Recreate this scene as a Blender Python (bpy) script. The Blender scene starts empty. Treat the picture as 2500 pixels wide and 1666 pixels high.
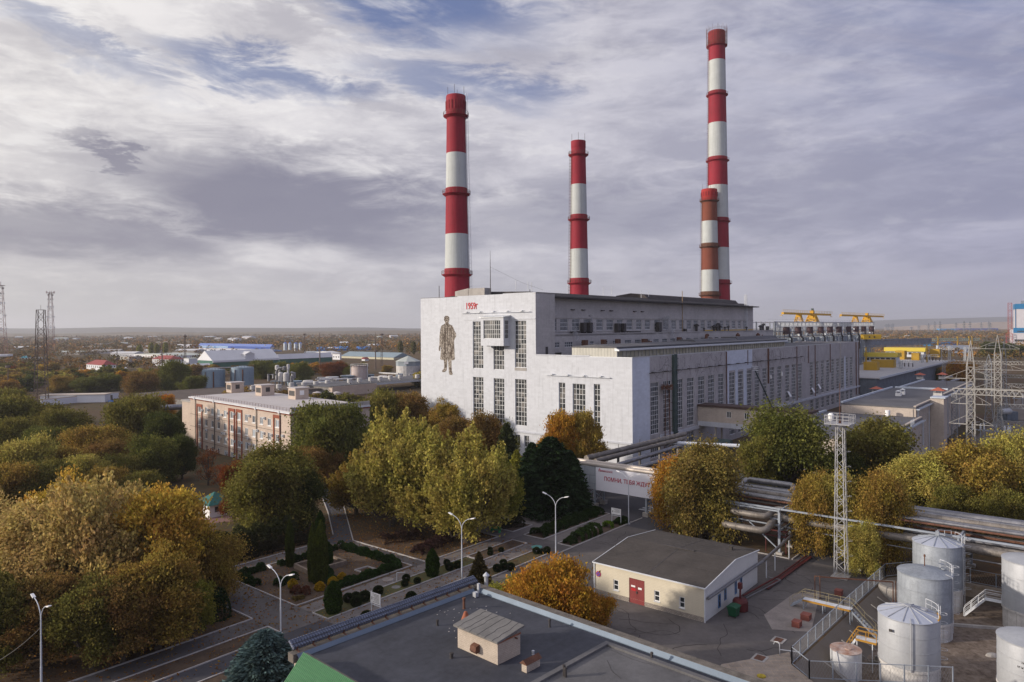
import bpy, bmesh, math, random
import numpy as np
from mathutils import Vector, Matrix
R=math.radians
scene=bpy.context.scene
COL=scene.collection
# ------------------------------------------------------------------ camera, light, sky, exposure
CF=1750.0; ROLL=0.0065; EYE=34.0; CY=801.0
cam=bpy.data.cameras.new('camera'); camo=bpy.data.objects.new('camera',cam); COL.objects.link(camo)
cam.sensor_width=36; cam.lens=36*CF/2500; cam.clip_start=.5; cam.clip_end=30000
cam.shift_y=-(833-CY)/2500
camo.location=(0,0,EYE)
X=Vector((math.cos(ROLL),0,-math.sin(ROLL))); U=Vector((math.sin(ROLL),0,math.cos(ROLL))); B=Vector((0,-1,0))
camo.matrix_world=Matrix.Translation((0,0,EYE))@Matrix((X,U,B)).transposed().to_4x4()
scene.camera=camo
scene.view_settings.view_transform='Standard'; scene.view_settings.look='None'
scene.view_settings.exposure=0.22; scene.view_settings.gamma=1; scene.view_settings.use_curve_mapping=False
SUN_AZ=-98.0   # degrees clockwise from the view direction (+Y)
SUN_EL=15.0
sl=bpy.data.lights.new('sun','SUN'); sl.energy=3.9; sl.angle=R(2.0); sl.color=(1.0,.88,.74)
so=bpy.data.objects.new('sun',sl); COL.objects.link(so)
sd=Vector((math.sin(R(SUN_AZ))*math.cos(R(SUN_EL)),math.cos(R(SUN_AZ))*math.cos(R(SUN_EL)),math.sin(R(SUN_EL))))
so.rotation_euler=sd.to_track_quat('Z','Y').to_euler()
class NT:
    def __init__(s,tree): s.t=tree; s.t.nodes.clear()
    def n(s,kind,**kw):
        nd=s.t.nodes.new(kind)
        for k,v in kw.items():
            if k.startswith('i_'):
                key=k[2:]; key=int(key) if key.isdigit() else key
                nd.inputs[key].default_value=v
            else: setattr(nd,k,v)
        return nd
    def l(s,a,b): s.t.links.new(a,b)
    def m(s,op,a,b=None,c=None,clamp=False):
        nd=s.t.nodes.new('ShaderNodeMath'); nd.operation=op; nd.use_clamp=clamp
        for i,x in enumerate((a,b,c)):
            if x is None: continue
            if isinstance(x,(int,float)): nd.inputs[i].default_value=x
            else: s.l(x,nd.inputs[i])
        return nd.outputs[0]
    def mix(s,f,a,b,mode='MIX'):
        nd=s.t.nodes.new('ShaderNodeMix'); nd.data_type='RGBA'; nd.blend_type=mode
        for i,x in ((0,f),(6,a),(7,b)):
            if isinstance(x,(int,float)): nd.inputs[i].default_value=x
            elif isinstance(x,tuple): nd.inputs[i].default_value=x if len(x)==4 else x+(1,)
            else: s.l(x,nd.inputs[i])
        return nd.outputs[2]
    def rng(s,x,a,b,c=0.,d=1.,kind='SMOOTHSTEP'):
        nd=s.t.nodes.new('ShaderNodeMapRange'); nd.interpolation_type=kind; nd.clamp=True if kind=='LINEAR' else True
        s.l(x,nd.inputs[0])
        for i,v in enumerate((a,b,c,d)): nd.inputs[i+1].default_value=v
        return nd.outputs[0]
    def noise(s,vec,scale,detail=4,rough=.55,dist=0.,col=False):
        nd=s.t.nodes.new('ShaderNodeTexNoise'); nd.inputs['Scale'].default_value=scale; nd.inputs['Detail'].default_value=detail
        nd.inputs['Roughness'].default_value=rough; nd.inputs['Distortion'].default_value=dist
        if vec is not None: s.l(vec,nd.inputs['Vector'])
        return nd.outputs['Color' if col else 'Fac']
    def comb(s,x,y,z):
        nd=s.t.nodes.new('ShaderNodeCombineXYZ')
        for i,v in enumerate((x,y,z)):
            if isinstance(v,(int,float)): nd.inputs[i].default_value=v
            else: s.l(v,nd.inputs[i])
        return nd.outputs[0]
W=bpy.data.worlds.new('World'); scene.world=W; W.use_nodes=True
t=NT(W.node_tree)
tc=t.n('ShaderNodeTexCoord'); sp=t.n('ShaderNodeSeparateXYZ'); t.l(tc.outputs['Generated'],sp.inputs[0])
x,y,z=sp.outputs
az=t.m('MULTIPLY',t.m('ARCTAN2',x,y),57.2958); el=t.m('MULTIPLY',t.m('ARCSINE',z),57.2958)
zz=t.m('ADD',t.m('MAXIMUM',z,0.0),.16)
pv=t.comb(t.m('DIVIDE',x,zz),t.m('DIVIDE',y,zz),0.0)
n1=t.noise(pv,1.1,8,.58,.35); n2=t.noise(pv,3.2,8,.62,.6)
ae=t.comb(t.m('MULTIPLY',az,.035),t.m('MULTIPLY',el,.12),3.3)
n3=t.noise(ae,1.6,8,.6,.3); n4=t.noise(ae,4.5,8,.66,.5)
# streaks running down to the right, as a veil of high cirrus
stv=t.comb(t.m('MULTIPLY',t.m('ADD',az,t.m('MULTIPLY',el,1.6)),.05),t.m('MULTIPLY',t.m('SUBTRACT',el,t.m('MULTIPLY',az,-.28)),.22),7.7)
n5=t.noise(stv,2.2,7,.62,.4)
waz=t.m('ADD',az,t.m('ADD',t.m('MULTIPLY',t.m('SUBTRACT',n3,.5),15),t.m('MULTIPLY',t.m('SUBTRACT',n4,.5),11)))
wel=t.m('ADD',el,t.m('ADD',t.m('MULTIPLY',t.m('SUBTRACT',n1,.5),6),t.m('MULTIPLY',t.m('SUBTRACT',n4,.5),4.5)))
def ell(a,e,ra,re,lo=1.25,hi=.35,tilt=0.):
    da=t.m('SUBTRACT',waz,a); de=t.m('SUBTRACT',t.m('SUBTRACT',wel,e),t.m('MULTIPLY',da,tilt))
    d=t.m('SQRT',t.m('ADD',t.m('POWER',t.m('DIVIDE',da,ra),2.),t.m('POWER',t.m('DIVIDE',de,re),2.)))
    return t.rng(d,lo,hi)
bank=t.m('MAXIMUM',t.m('MAXIMUM',ell(-15.5,9.5,18,4.5,1.2,.35,tilt=-.1),t.m('MULTIPLY',ell(-31,6.8,15,2.4),.8)),
     t.m('MAXIMUM',t.m('MULTIPLY',ell(8,8.5,16,3.2),.6),t.m('MULTIPLY',ell(30,10,14,3.4),.42)))
bank=t.m('MAXIMUM',bank,t.m('MULTIPLY',ell(-29,12.2,4.5,.9,tilt=-.2),.9))
blue=t.m('MAXIMUM',ell(-8,24.5,13,3.2,tilt=-.1),t.m('MAXIMUM',t.m('MULTIPLY',ell(-19,18.6,9,1.5,tilt=-.1),.85),t.m('MULTIPLY',ell(-3,18.6,10,1.7,tilt=-.15),.75)))
blue=t.m('MAXIMUM',blue,t.m('MULTIPLY',ell(-31,18.9,8,1.3,tilt=-.3),.55))
blue=t.m('MAXIMUM',blue,t.m('MULTIPLY',t.m('MULTIPLY',t.rng(az,5,40),t.rng(el,8,26)),t.rng(n5,.36,.62,.15,.8)))
lr=t.rng(az,-36,34,0,1,'LINEAR')
white=t.mix(lr,(.86,.83,.81),(.42,.42,.54))
veil=t.mix(lr,(.54,.52,.54),(.30,.305,.42))
tex=t.m('ADD',t.m('MULTIPLY',n3,.50),t.m('ADD',t.m('MULTIPLY',n4,.30),t.m('MULTIPLY',n2,.2)))
c=t.mix(t.rng(tex,.40,.59),veil,white)
puff=t.noise(ae,8.,6,.62,.2); c=t.mix(t.m('MULTIPLY',t.rng(t.m('ADD',t.m('MULTIPLY',puff,.6),t.m('MULTIPLY',n2,.4)),.5,.62),t.m('MULTIPLY',t.rng(el,3,9),t.rng(az,14,-20,.12,.5))),c,(.88,.86,.85))
c=t.mix(t.m('MULTIPLY',bank,.95),c,t.mix(lr,(.205,.20,.262),(.25,.26,.365)))
hz=t.rng(el,6.5,-.5)
hc=t.mix(lr,(.50,.485,.475),(.38,.375,.455))
c=t.mix(t.m('MULTIPLY',hz,.93),c,hc)
sky=t.n('ShaderNodeTexSky',sky_type='NISHITA'); sky.sun_disc=False; sky.sun_elevation=R(SUN_EL); sky.sun_rotation=R(SUN_AZ)
skc=t.mix(1.0,sky.outputs[0],(.55,.55,.6),'MULTIPLY')
bk=t.m('MULTIPLY',t.rng(t.m('ABSOLUTE',az),48,105),t.rng(el,0,14)); c10=t.mix(1.0,c,t.mix(bk,(9.2,9.2,9.2),(12.5,12.5,13.2)),'MULTIPLY')
blcol=t.mix(.75,skc,(1.15,1.7,3.7))
bl=t.m('MULTIPLY',blue,t.rng(t.m('ADD',t.m('MULTIPLY',n5,.55),t.m('MULTIPLY',n4,.45)),.47,.68,1.,.4))
fin=t.mix(t.m('MULTIPLY',bl,.92),c10,blcol)
fin=t.mix(t.rng(el,-.5,-4),fin,(1.2,1.1,1.0))
bg=t.n('ShaderNodeBackground',i_Strength=.1); t.l(fin,bg.inputs[0])
wo=t.n('ShaderNodeOutputWorld'); t.l(bg.outputs[0],wo.inputs[0])
# ------------------------------------------------------------------ measuring helpers (a pixel of the survey photo -> a point of the place)
def ray(px,py):
    cx=(px-1250)/CF; cy=(CY-py)/CF
    return Vector((cx*math.cos(ROLL)+cy*math.sin(ROLL),1,-cx*math.sin(ROLL)+cy*math.cos(ROLL)))
def G(px,py,z=0.):
    d=ray(px,py); k=(z-EYE)/d.z; return Vector((d.x*k,d.y*k,z))
def hat(px,py,base): return EYE+ray(px,py).z*base[1]
TH=R(50.5)
UX=Vector((math.cos(TH),math.sin(TH))); VX=Vector((-UX.y,UX.x)); P0=Vector((28.3624,169.5591))
def uv(a,b,z=0.):
    p=P0+UX*a+VX*b; return Vector((p.x,p.y,z))
def touv(p): q=Vector((p[0],p[1]))-P0; return q.dot(UX),q.dot(VX)
def onv(px,py,v):
    d=ray(px,py); k=(v+P0.dot(VX))/(d.x*VX.x+d.y*VX.y); p=Vector((d.x*k,d.y*k,EYE+d.z*k)); return p
def C(ox,oy,s=3.765): return lambda a,b:(ox+a/s,oy+b/s)
# ------------------------------------------------------------------ materials
MATS={}
def pm(name,col,rough=.8,var=.18,scale=.6,metal=0.,bump=0.,bscale=8.,col2=None,streak=0.,spec=.3,pattern=None,ps=(1,1),pcol=None,mortar=.02,coord='Object',trot=(1.,0.)):
    if name in MATS: return MATS[name]
    m=bpy.data.materials.new(name); m.use_nodes=True; t=NT(m.node_tree)
    tc=t.n('ShaderNodeTexCoord'); o=tc.outputs[coord]
    s=t.n('ShaderNodeSeparateXYZ'); t.l(o,s.inputs[0])
    n=t.noise(o,scale,6,.6); nf=t.noise(o,scale*9,3,.6)
    f=t.m('ADD',t.m('MULTIPLY',n,.7),t.m('MULTIPLY',nf,.3))
    f=t.rng(f,.3,.7,0,1,'LINEAR')
    c1=tuple(v*(1-var) for v in col); c2=tuple(min(1,v*(1+var)) for v in col) if col2 is None else col2
    c=t.mix(f,c1,c2)
    if streak:
        sv=t.comb(t.m('MULTIPLY',t.m('ADD',s.outputs[0],s.outputs[1]),1.6),t.m('MULTIPLY',t.m('SUBTRACT',s.outputs[0],s.outputs[1]),1.6),t.m('MULTIPLY',s.outputs[2],.12))
        sn=t.noise(sv,1.,5,.65)
        c=t.mix(t.m('MULTIPLY',t.rng(sn,.5,.72),streak),c,tuple(v*.38 for v in col),'MIX')
    h=None
    if pattern in('brick','tile','corr','lap'):
        a=t.m('ADD',s.outputs[0],s.outputs[1])
        if pattern in('brick','tile'):
            v=t.comb(a,s.outputs[2],0.) if pattern=='brick' else t.comb(t.m('ADD',t.m('MULTIPLY',s.outputs[0],trot[0]),t.m('MULTIPLY',s.outputs[1],trot[1])),t.m('SUBTRACT',t.m('MULTIPLY',s.outputs[1],trot[0]),t.m('MULTIPLY',s.outputs[0],trot[1])),0.)
            br=t.n('ShaderNodeTexBrick'); br.inputs['Scale'].default_value=1.; br.inputs['Mortar Size'].default_value=mortar
            br.inputs['Brick Width'].default_value=ps[0]; br.inputs['Row Height'].default_value=ps[1]
            br.inputs['Color1'].default_value=(1,1,1,1); br.inputs['Color2'].default_value=(.9,.9,.9,1); br.inputs['Mortar'].default_value=(.45,.45,.45,1) if pcol is None else pcol+(1,)
            t.l(v,br.inputs['Vector']); c=t.mix(1.,c,br.outputs['Color'],'MULTIPLY'); h=br.outputs['Fac']; h=t.m('SUBTRACT',1.,h)
        else:
            q=a if pattern=='corr' else s.outputs[2]
            w=t.m('FRACT',t.m('DIVIDE',q,ps[0])); h=t.m('SINE',t.m('MULTIPLY',w,6.283)) if pattern=='corr' else w
            c=t.mix(t.rng(w,.0,.16,.5,0.),c,tuple(v*.4 for v in col))
    b=t.n('ShaderNodeBsdfPrincipled',i_Roughness=rough,i_Metallic=metal); b.inputs['Specular IOR Level'].default_value=spec
    t.l(c,b.inputs['Base Color'])
    if bump or h is not None:
        bn=t.n('ShaderNodeBump',i_Strength=.5 if not bump else bump,i_Distance=.05)
        hn=t.noise(o,bscale,4,.6)
        t.l(t.m('ADD',hn,t.m('MULTIPLY',h,.6)) if h is not None else hn,bn.inputs['Height']); t.l(bn.outputs[0],b.inputs['Normal'])
    t.l(b.outputs[0],t.n('ShaderNodeOutputMaterial').inputs[0]); MATS[name]=m; return m
# ------------------------------------------------------------------ mesh building
class MB:
    def __init__(s): s.v=[]; s.f=[]; s.mi=[]; s.cur=0
    def add(s,vs,fs):
        b=len(s.v); s.v+= [tuple(p) for p in vs]
        for f in fs: s.f.append(tuple(b+i for i in f)); s.mi.append(s.cur)
        return s
    def box(s,x0,x1,y0,y1,z0,z1):
        return s.add([(x0,y0,z0),(x1,y0,z0),(x1,y1,z0),(x0,y1,z0),(x0,y0,z1),(x1,y0,z1),(x1,y1,z1),(x0,y1,z1)],[(0,3,2,1),(4,5,6,7),(0,1,5,4),(1,2,6,5),(2,3,7,6),(3,0,4,7)])
    def cb(s,c,d): return s.box(c[0]-d[0]/2,c[0]+d[0]/2,c[1]-d[1]/2,c[1]+d[1]/2,c[2]-d[2]/2,c[2]+d[2]/2)
    def quad(s,a,b,c,d): return s.add([a,b,c,d],[(0,1,2,3)])
    def prism(s,poly,z0,z1):
        n=len(poly); s.add([(p[0],p[1],z0) for p in poly]+[(p[0],p[1],z1) for p in poly],[tuple(range(n,2*n)),tuple(reversed(range(n)))]+[(i,(i+1)%n,n+(i+1)%n,n+i) for i in range(n)]); return s
    def ext(s,prof,axis,a0,a1):   # profile in (other,z) extruded along axis 'x' or 'y'
        n=len(prof)
        P=lambda q,a:(a,q[0],q[1]) if axis=='x' else (q[0],a,q[1])
        s.add([P(q,a0) for q in prof]+[P(q,a1) for q in prof],[tuple(range(n)),tuple(reversed(range(n,2*n)))]+[(i,n+i,n+(i+1)%n,(i+1)%n) for i in range(n)]); return s
    def bar(s,p,q,w=.1,w2=None):
        p=Vector(p);q=Vector(q);d=q-p
        if d.length<1e-6: return s
        d.normalize(); a=d.cross(Vector((0,0,1)))
        if a.length<.05: a=Vector((1,0,0))
        a.normalize(); b=d.cross(a); w=w/2; w2=w if w2 is None else w2/2
        vs=[p+a*i*w+b*j*w2 for i,j in((-1,-1),(1,-1),(1,1),(-1,1))]+[q+a*i*w+b*j*w2 for i,j in((-1,-1),(1,-1),(1,1),(-1,1))]
        return s.add(vs,[(0,3,2,1),(4,5,6,7),(0,1,5,4),(1,2,6,5),(2,3,7,6),(3,0,4,7)])
    def tube(s,pts,r,seg=8,cap=True,r2=None):
        pts=[Vector(p) for p in pts]; n=len(pts); b=len(s.v); ref=None
        for i,p in enumerate(pts):
            d=(pts[min(i+1,n-1)]-pts[max(i-1,0)]).normalized()
            if ref is None: ref=d.cross(Vector((0,0,1)));  ref=Vector((1,0,0)) if ref.length<.05 else ref.normalized()
            a=(ref-d*ref.dot(d)); a=a.normalized() if a.length>.01 else d.orthogonal().normalized(); ref=a; c=d.cross(a)
            rr=r if r2 is None else r+(r2-r)*i/(n-1)
            for k in range(seg):
                g=2*math.pi*k/seg; s.v.append(tuple(p+a*math.cos(g)*rr+c*math.sin(g)*rr))
        for i in range(n-1):
            for k in range(seg):
                k2=(k+1)%seg; s.f.append((b+i*seg+k,b+i*seg+k2,b+(i+1)*seg+k2,b+(i+1)*seg+k)); s.mi.append(s.cur)
        if cap:
            s.f.append(tuple(b+k for k in reversed(range(seg)))); s.mi.append(s.cur)
            s.f.append(tuple(b+(n-1)*seg+k for k in range(seg))); s.mi.append(s.cur)
        return s
    def lathe(s,prof,seg=24,c=(0,0,0)):   # prof list of (r,z)
        b=len(s.v); n=len(prof)
        for r,z in prof:
            for k in range(seg): g=2*math.pi*k/seg; s.v.append((c[0]+r*math.cos(g),c[1]+r*math.sin(g),c[2]+z))
        for i in range(n-1):
            for k in range(seg):
                k2=(k+1)%seg; s.f.append((b+i*seg+k,b+i*seg+k2,b+(i+1)*seg+k2,b+(i+1)*seg+k)); s.mi.append(s.cur)
        s.f.append(tuple(b+(n-1)*seg+k for k in range(seg))); s.mi.append(s.cur)
        s.f.append(tuple(b+k for k in reversed(range(seg)))); s.mi.append(s.cur)
        return s
    def lattice(s,c,wb,wt,z0,z1,n,t=.1,brace=None,faces=4,single=False):
        brace=brace or t*.6; lv=[]
        for i in range(n+1):
            f=i/n; w=(wb+(wt-wb)*f)/2; zz=z0+(z1-z0)*f
            lv.append([Vector((c[0]+a*w,c[1]+b_*w,zz)) for a,b_ in((-1,-1),(1,-1),(1,1),(-1,1))])
        for k in range(4): s.bar(lv[0][k],lv[-1][k],t)
        for i in range(n):
            for k in range(4):
                k2=(k+1)%4
                if faces==2 and k%2: continue
                if single: s.bar(lv[i][k if (i+k)%2 else k2],lv[i+1][k2 if (i+k)%2 else k],brace)
                else: s.bar(lv[i][k],lv[i+1][k2],brace); s.bar(lv[i][k2],lv[i+1][k],brace)
                if not single or i%3==2 or i==n-1: s.bar(lv[i+1][k],lv[i+1][k2],brace)
        return s
    def build(s,name,mat=None,parent=None,smooth=False,shift=None,bevel=0):
        me=bpy.data.meshes.new(name)
        vs=s.v if shift is None else [(p[0]-shift[0],p[1]-shift[1],p[2]-shift[2]) for p in s.v]
        me.from_pydata(vs,[],s.f)
        if mat is not None:
            for m in (mat if isinstance(mat,(list,tuple)) else [mat]): me.materials.append(m)
            if any(s.mi): me.polygons.foreach_set('material_index',s.mi)
        if smooth:
            me.polygons.foreach_set('use_smooth',[True]*len(me.polygons))
        me.update()
        o=bpy.data.objects.new(name,me); COL.objects.link(o)
        if smooth:
            try: me.set_sharp_from_angle(angle=R(40))
            except Exception: pass
        if parent is not None: o.parent=parent
        if shift is not None: o.location=shift
        return o
def tag(o,label=None,cat=None,group=None,kind=None):
    if label: o['label']=label
    if cat: o['category']=cat
    if group: o['group']=group
    if kind: o['kind']=kind
    return o
def thing(name,label,cat,loc=(0,0,0),rot=0.,group=None):
    o=bpy.data.objects.new(name,None); COL.objects.link(o); o.location=loc; o.rotation_euler=(0,0,rot); o.empty_display_size=1
    return tag(o,label,cat,group)
def top(mb,name,mat,label,cat,loc=None,group=None,smooth=False,kind=None):
    o=mb.build(name,mat,smooth=smooth,shift=loc); return tag(o,label,cat,group,kind)
def struct(mb,name,mat,smooth=False): o=mb.build(name,mat,smooth=smooth); o['kind']='structure'; return o
def dup(root,loc=None,rot=None,scale=None,label=None):
    r=root.copy(); COL.objects.link(r)
    if loc is not None: r.location=loc
    if rot is not None: r.rotation_euler=(0,0,rot)
    if scale is not None: r.scale=scale
    if label: r['label']=label
    for ch in list(root.children):
        c=ch.copy(); COL.objects.link(c); c.parent=r
        for g in list(ch.children): d=g.copy(); COL.objects.link(d); d.parent=c
    return r
def share(name,src,parent,loc=(0,0,0),rot=None,scale=None):  # another part with the same mesh
    o=bpy.data.objects.new(name,src.data if hasattr(src,'data') else src); COL.objects.link(o); o.parent=parent; o.location=loc
    if rot is not None: o.rotation_euler=rot
    if scale: o.scale=scale
    return o
def wall_holes(mb,org,d,L,z0,z1,holes,depth,nrm):
    """wall from org along unit d, length L, with rectangular holes (a0,a1,b0,b1) and reveals going back by depth along -nrm"""
    o=Vector(org); d=Vector(d); nr=Vector(nrm)
    P=lambda a,zz,k=0.: tuple(o+d*a+Vector((0,0,zz))-nr*k)
    xs=sorted({0.,L}|{h[0] for h in holes}|{h[1] for h in holes})
    for i in range(len(xs)-1):
        a,b=xs[i],xs[i+1]; mid=(a+b)/2
        hs=sorted([(h[2],h[3]) for h in holes if h[0]<=mid<=h[1]])
        cur=z0
        for lo,hi in hs:
            if lo>cur: mb.quad(P(a,cur),P(b,cur),P(b,lo),P(a,lo))
            cur=max(cur,hi)
        if cur<z1: mb.quad(P(a,cur),P(b,cur),P(b,z1),P(a,z1))
    for a,b,lo,hi in holes:
        mb.quad(P(a,lo),P(b,lo),P(b,lo,depth),P(a,lo,depth)); mb.quad(P(a,hi),P(b,hi),P(b,hi,depth),P(a,hi,depth))
        mb.quad(P(a,lo),P(a,hi),P(a,hi,depth),P(a,lo,depth)); mb.quad(P(b,lo),P(b,hi),P(b,hi,depth),P(b,lo,depth))
# glass with uneven reflections put into the random colour of each pane
def glassmat(name,c1,c2,pane=(1.,1.3),rough=.15,p=.5):
    m=bpy.data.materials.new(name); m.use_nodes=True; t=NT(m.node_tree)
    tc=t.n('ShaderNodeTexCoord'); s=t.n('ShaderNodeSeparateXYZ'); t.l(tc.outputs['Object'],s.inputs[0])
    oi=t.n('ShaderNodeObjectInfo')
    v=t.comb(t.m('FLOOR',t.m('DIVIDE',t.m('ADD',s.outputs[0],s.outputs[1]),pane[0])),t.m('FLOOR',t.m('DIVIDE',s.outputs[2],pane[1])),t.m('MULTIPLY',oi.outputs['Random'],97.))
    wn=t.n('ShaderNodeTexWhiteNoise',noise_dimensions='3D'); t.l(v,wn.inputs['Vector'])
    c=t.mix(t.rng(wn.outputs['Value'],p,1.,0,1,'LINEAR'),c1,c2)
    b=t.n('ShaderNodeBsdfPrincipled',i_Roughness=rough); t.l(c,b.inputs['Base Color']); t.l(t.rng(wn.outputs['Value'],0,1,rough,.5,'LINEAR'),b.inputs['Roughness'])
    t.l(b.outputs[0],t.n('ShaderNodeOutputMaterial').inputs[0]); return m
GL=glassmat('window_glass',(.022,.026,.03),(.11,.10,.09),p=.68)
GLH=glassmat('hall_window_glass',(.035,.045,.06),(.10,.11,.12),p=.6)
GLO=glassmat('office_glass',(.04,.045,.055),(.35,.4,.45),pane=(.7,3),p=.3)
WHITE=pm('white_paint',(.72,.72,.72),.6,.06,.4,streak=.06)
FRW=pm('window_frame_white',(.66,.67,.68),.5,.08,2)
def winmesh(w,h,nx,nz,mats,fr=.12,mu=.07,axis='x',name='window'):
    """glass panel with mullions, origin lower left, in the plane of axis"""
    mb=MB(); d=.05
    P=lambda a0,a1,b0,b1,y0,y1:(mb.box(a0,a1,y0,y1,b0,b1) if axis=='x' else mb.box(y0,y1,a0,a1,b0,b1))
    P(0,w,0,h,-.02,.02)
    mb.cur=1
    P(0,fr,0,h,-d,d);P(w-fr,w,0,h,-d,d);P(fr,w-fr,0,fr,-d,d);P(fr,w-fr,h-fr,h,-d,d)
    for i in range(1,nx): a=w*i/nx; P(a-mu/2,a+mu/2,fr,h-fr,-d*.8,d*.8)
    for i in range(1,nz): b=h*i/nz; P(fr,w-fr,b-mu/2,b+mu/2,-d*.7,d*.7)
    me=bpy.data.meshes.new(name); me.from_pydata(mb.v,[],mb.f)
    for m in mats: me.materials.append(m)
    me.polygons.foreach_set('material_index',mb.mi); me.update(); return me
def text(s,size,mat,parent,loc,rot,name='lettering',ext=.02,sx=1.,off=0.):
    cu=bpy.data.curves.new(name,'FONT'); cu.body=s; cu.size=size; cu.extrude=ext
    cu.offset=off*size; o=bpy.data.objects.new(name,cu); COL.objects.link(o)
    dg=bpy.context.evaluated_depsgraph_get(); me=bpy.data.meshes.new_from_object(o.evaluated_get(dg))
    bpy.data.objects.remove(o); me.materials.clear(); me.materials.append(mat)
    q=bpy.data.objects.new(name,me); COL.objects.link(q); q.location=loc; q.rotation_euler=rot; q.scale=(sx,1,1)
    if parent is not None: q.parent=parent
    return q
# ================================================================== THE GROUND, ROADS, PATHS
M_ASPH=pm('asphalt',(.105,.094,.09),.92,.34,.16,bump=.25,bscale=14,streak=0)
M_ASPHD=pm('asphalt_dark',(.058,.056,.064),.9,.15,.3,bump=.2,bscale=14)
M_PAVE=pm('paving',(.17,.15,.14),.9,.2,.5,bump=.2,pattern='tile',ps=(1.,1.),mortar=.02,trot=(math.cos(TH),math.sin(TH)))
M_SOIL=pm('soil',(.075,.05,.038),.98,.45,.35,bump=.9,bscale=5,col2=(.115,.078,.05))
M_LAWN=pm('thin_lawn',(.075,.062,.03),.98,.2,.5,bump=.8,bscale=9,col2=(.10,.105,.035))
M_LAWNB=pm('brown_lawn',(.12,.08,.04),.98,.2,.5,bump=.8,bscale=9,col2=(.085,.075,.03))
M_KERB=pm('kerb_stone',(.36,.34,.33),.9,.25,1.5)
M_CONC=pm('concrete',(.33,.31,.29),.9,.25,.5,bump=.3,streak=.25)
M_CONCD=pm('concrete_dark',(.19,.18,.17),.95,.3,.6,bump=.3,streak=.3)
# the soil itself: one sheet to the horizon, with the tank yard sunk into it
pit=[(-42.4,-63.4),(-75.4,-61.9),(-77.5,-64.1),(-84,-73),(-84,-112),(-38,-112),(-38,-66.5)]
def ground_mat():
    m=bpy.data.materials.new('autumn_ground'); m.use_nodes=True; t=NT(m.node_tree)
    o=t.n('ShaderNodeTexCoord').outputs['Object']
    n=t.noise(o,.02,6,.6); n2=t.noise(o,.35,5,.65); n3=t.noise(o,3.,3,.6); nf=t.noise(o,.0022,5,.55,.5)
    c=t.mix(t.rng(n,.4,.6),(.105,.07,.045),(.085,.072,.04))
    c=t.mix(t.rng(n2,.48,.68),c,(.15,.085,.04)); c=t.mix(t.m('MULTIPLY',n3,.5),c,(.05,.035,.025))
    far=t.mix(t.rng(nf,.42,.58),(.085,.065,.035),(.16,.115,.065))
    cd=t.n('ShaderNodeVectorMath',operation='LENGTH'); t.l(o,cd.inputs[0])
    c=t.mix(t.rng(cd.outputs['Value'],500,1500),c,far)
    b=t.n('ShaderNodeBsdfPrincipled',i_Roughness=1.); b.inputs['Specular IOR Level'].default_value=.1; t.l(c,b.inputs['Base Color'])
    bn=t.n('ShaderNodeBump',i_Strength=.7,i_Distance=.08); t.l(n3,bn.inputs['Height']); t.l(bn.outputs[0],b.inputs['Normal'])
    t.l(b.outputs[0],t.n('ShaderNodeOutputMaterial').inputs[0]); return m
bm=bmesh.new()
def loop(pts):
    vs=[bm.verts.new(p) for p in pts]; return [bm.edges.new((vs[i],vs[(i+1)%len(vs)])) for i in range(len(vs))]
ed=loop([(-9000,-400,0),(9000,-400,0),(9000,12000,0),(-9000,12000,0)])+loop([uv(a,b) for a,b in pit])
bmesh.ops.triangle_fill(bm,use_beauty=True,use_dissolve=False,edges=ed,normal=(0,0,1))
me=bpy.data.meshes.new('ground'); bm.to_mesh(me); bm.free(); me.materials.append(ground_mat())
for p in me.polygons:
    if p.normal.z<0: p.flip()
go=bpy.data.objects.new('ground',me); COL.objects.link(go); go['kind']='structure'
# sunk yard: floor, concrete slopes and the stone retaining wall
PZ=-2.2
inner=[(-45.6,-66.6),(-73.0,-65.6),(-74.6,-67.0),(-82,-75),(-82,-111),(-38.4,-111),(-38.4,-66.6)]
mb=MB(); mb.add([uv(a,b,PZ) for a,b in inner],[tuple(range(len(inner)))]); 
M_GRAV=pm('gravel',(.10,.066,.045),1.,.4,1.6,bump=1.,bscale=9,col2=(.26,.21,.17))
struct(mb,'gravel_yard',M_GRAV)
M_SLOPE=pm('slope_concrete',(.21,.185,.16),.95,.25,.45,bump=.4,bscale=3,streak=.2,col2=(.14,.115,.09))
mb=MB(); n=len(pit)
for i in range(n):
    a,b=pit[i],pit[(i+1)%n]; c,d=inner[(i+1)%n],inner[i]
    mb.quad(uv(*a),uv(*b),uv(*c,PZ),uv(*d,PZ))
struct(mb,'embankment',M_SLOPE)
mb=MB()
for k in range(9):
    u0=-45.5-k*3.2
    mb.bar(uv(u0-1.4,-63.9-.0*k,-.18),uv(u0-.2,-66.3,PZ+.12),.12,.1)
struct(mb,'embankment_ribs',M_CONC)
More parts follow.
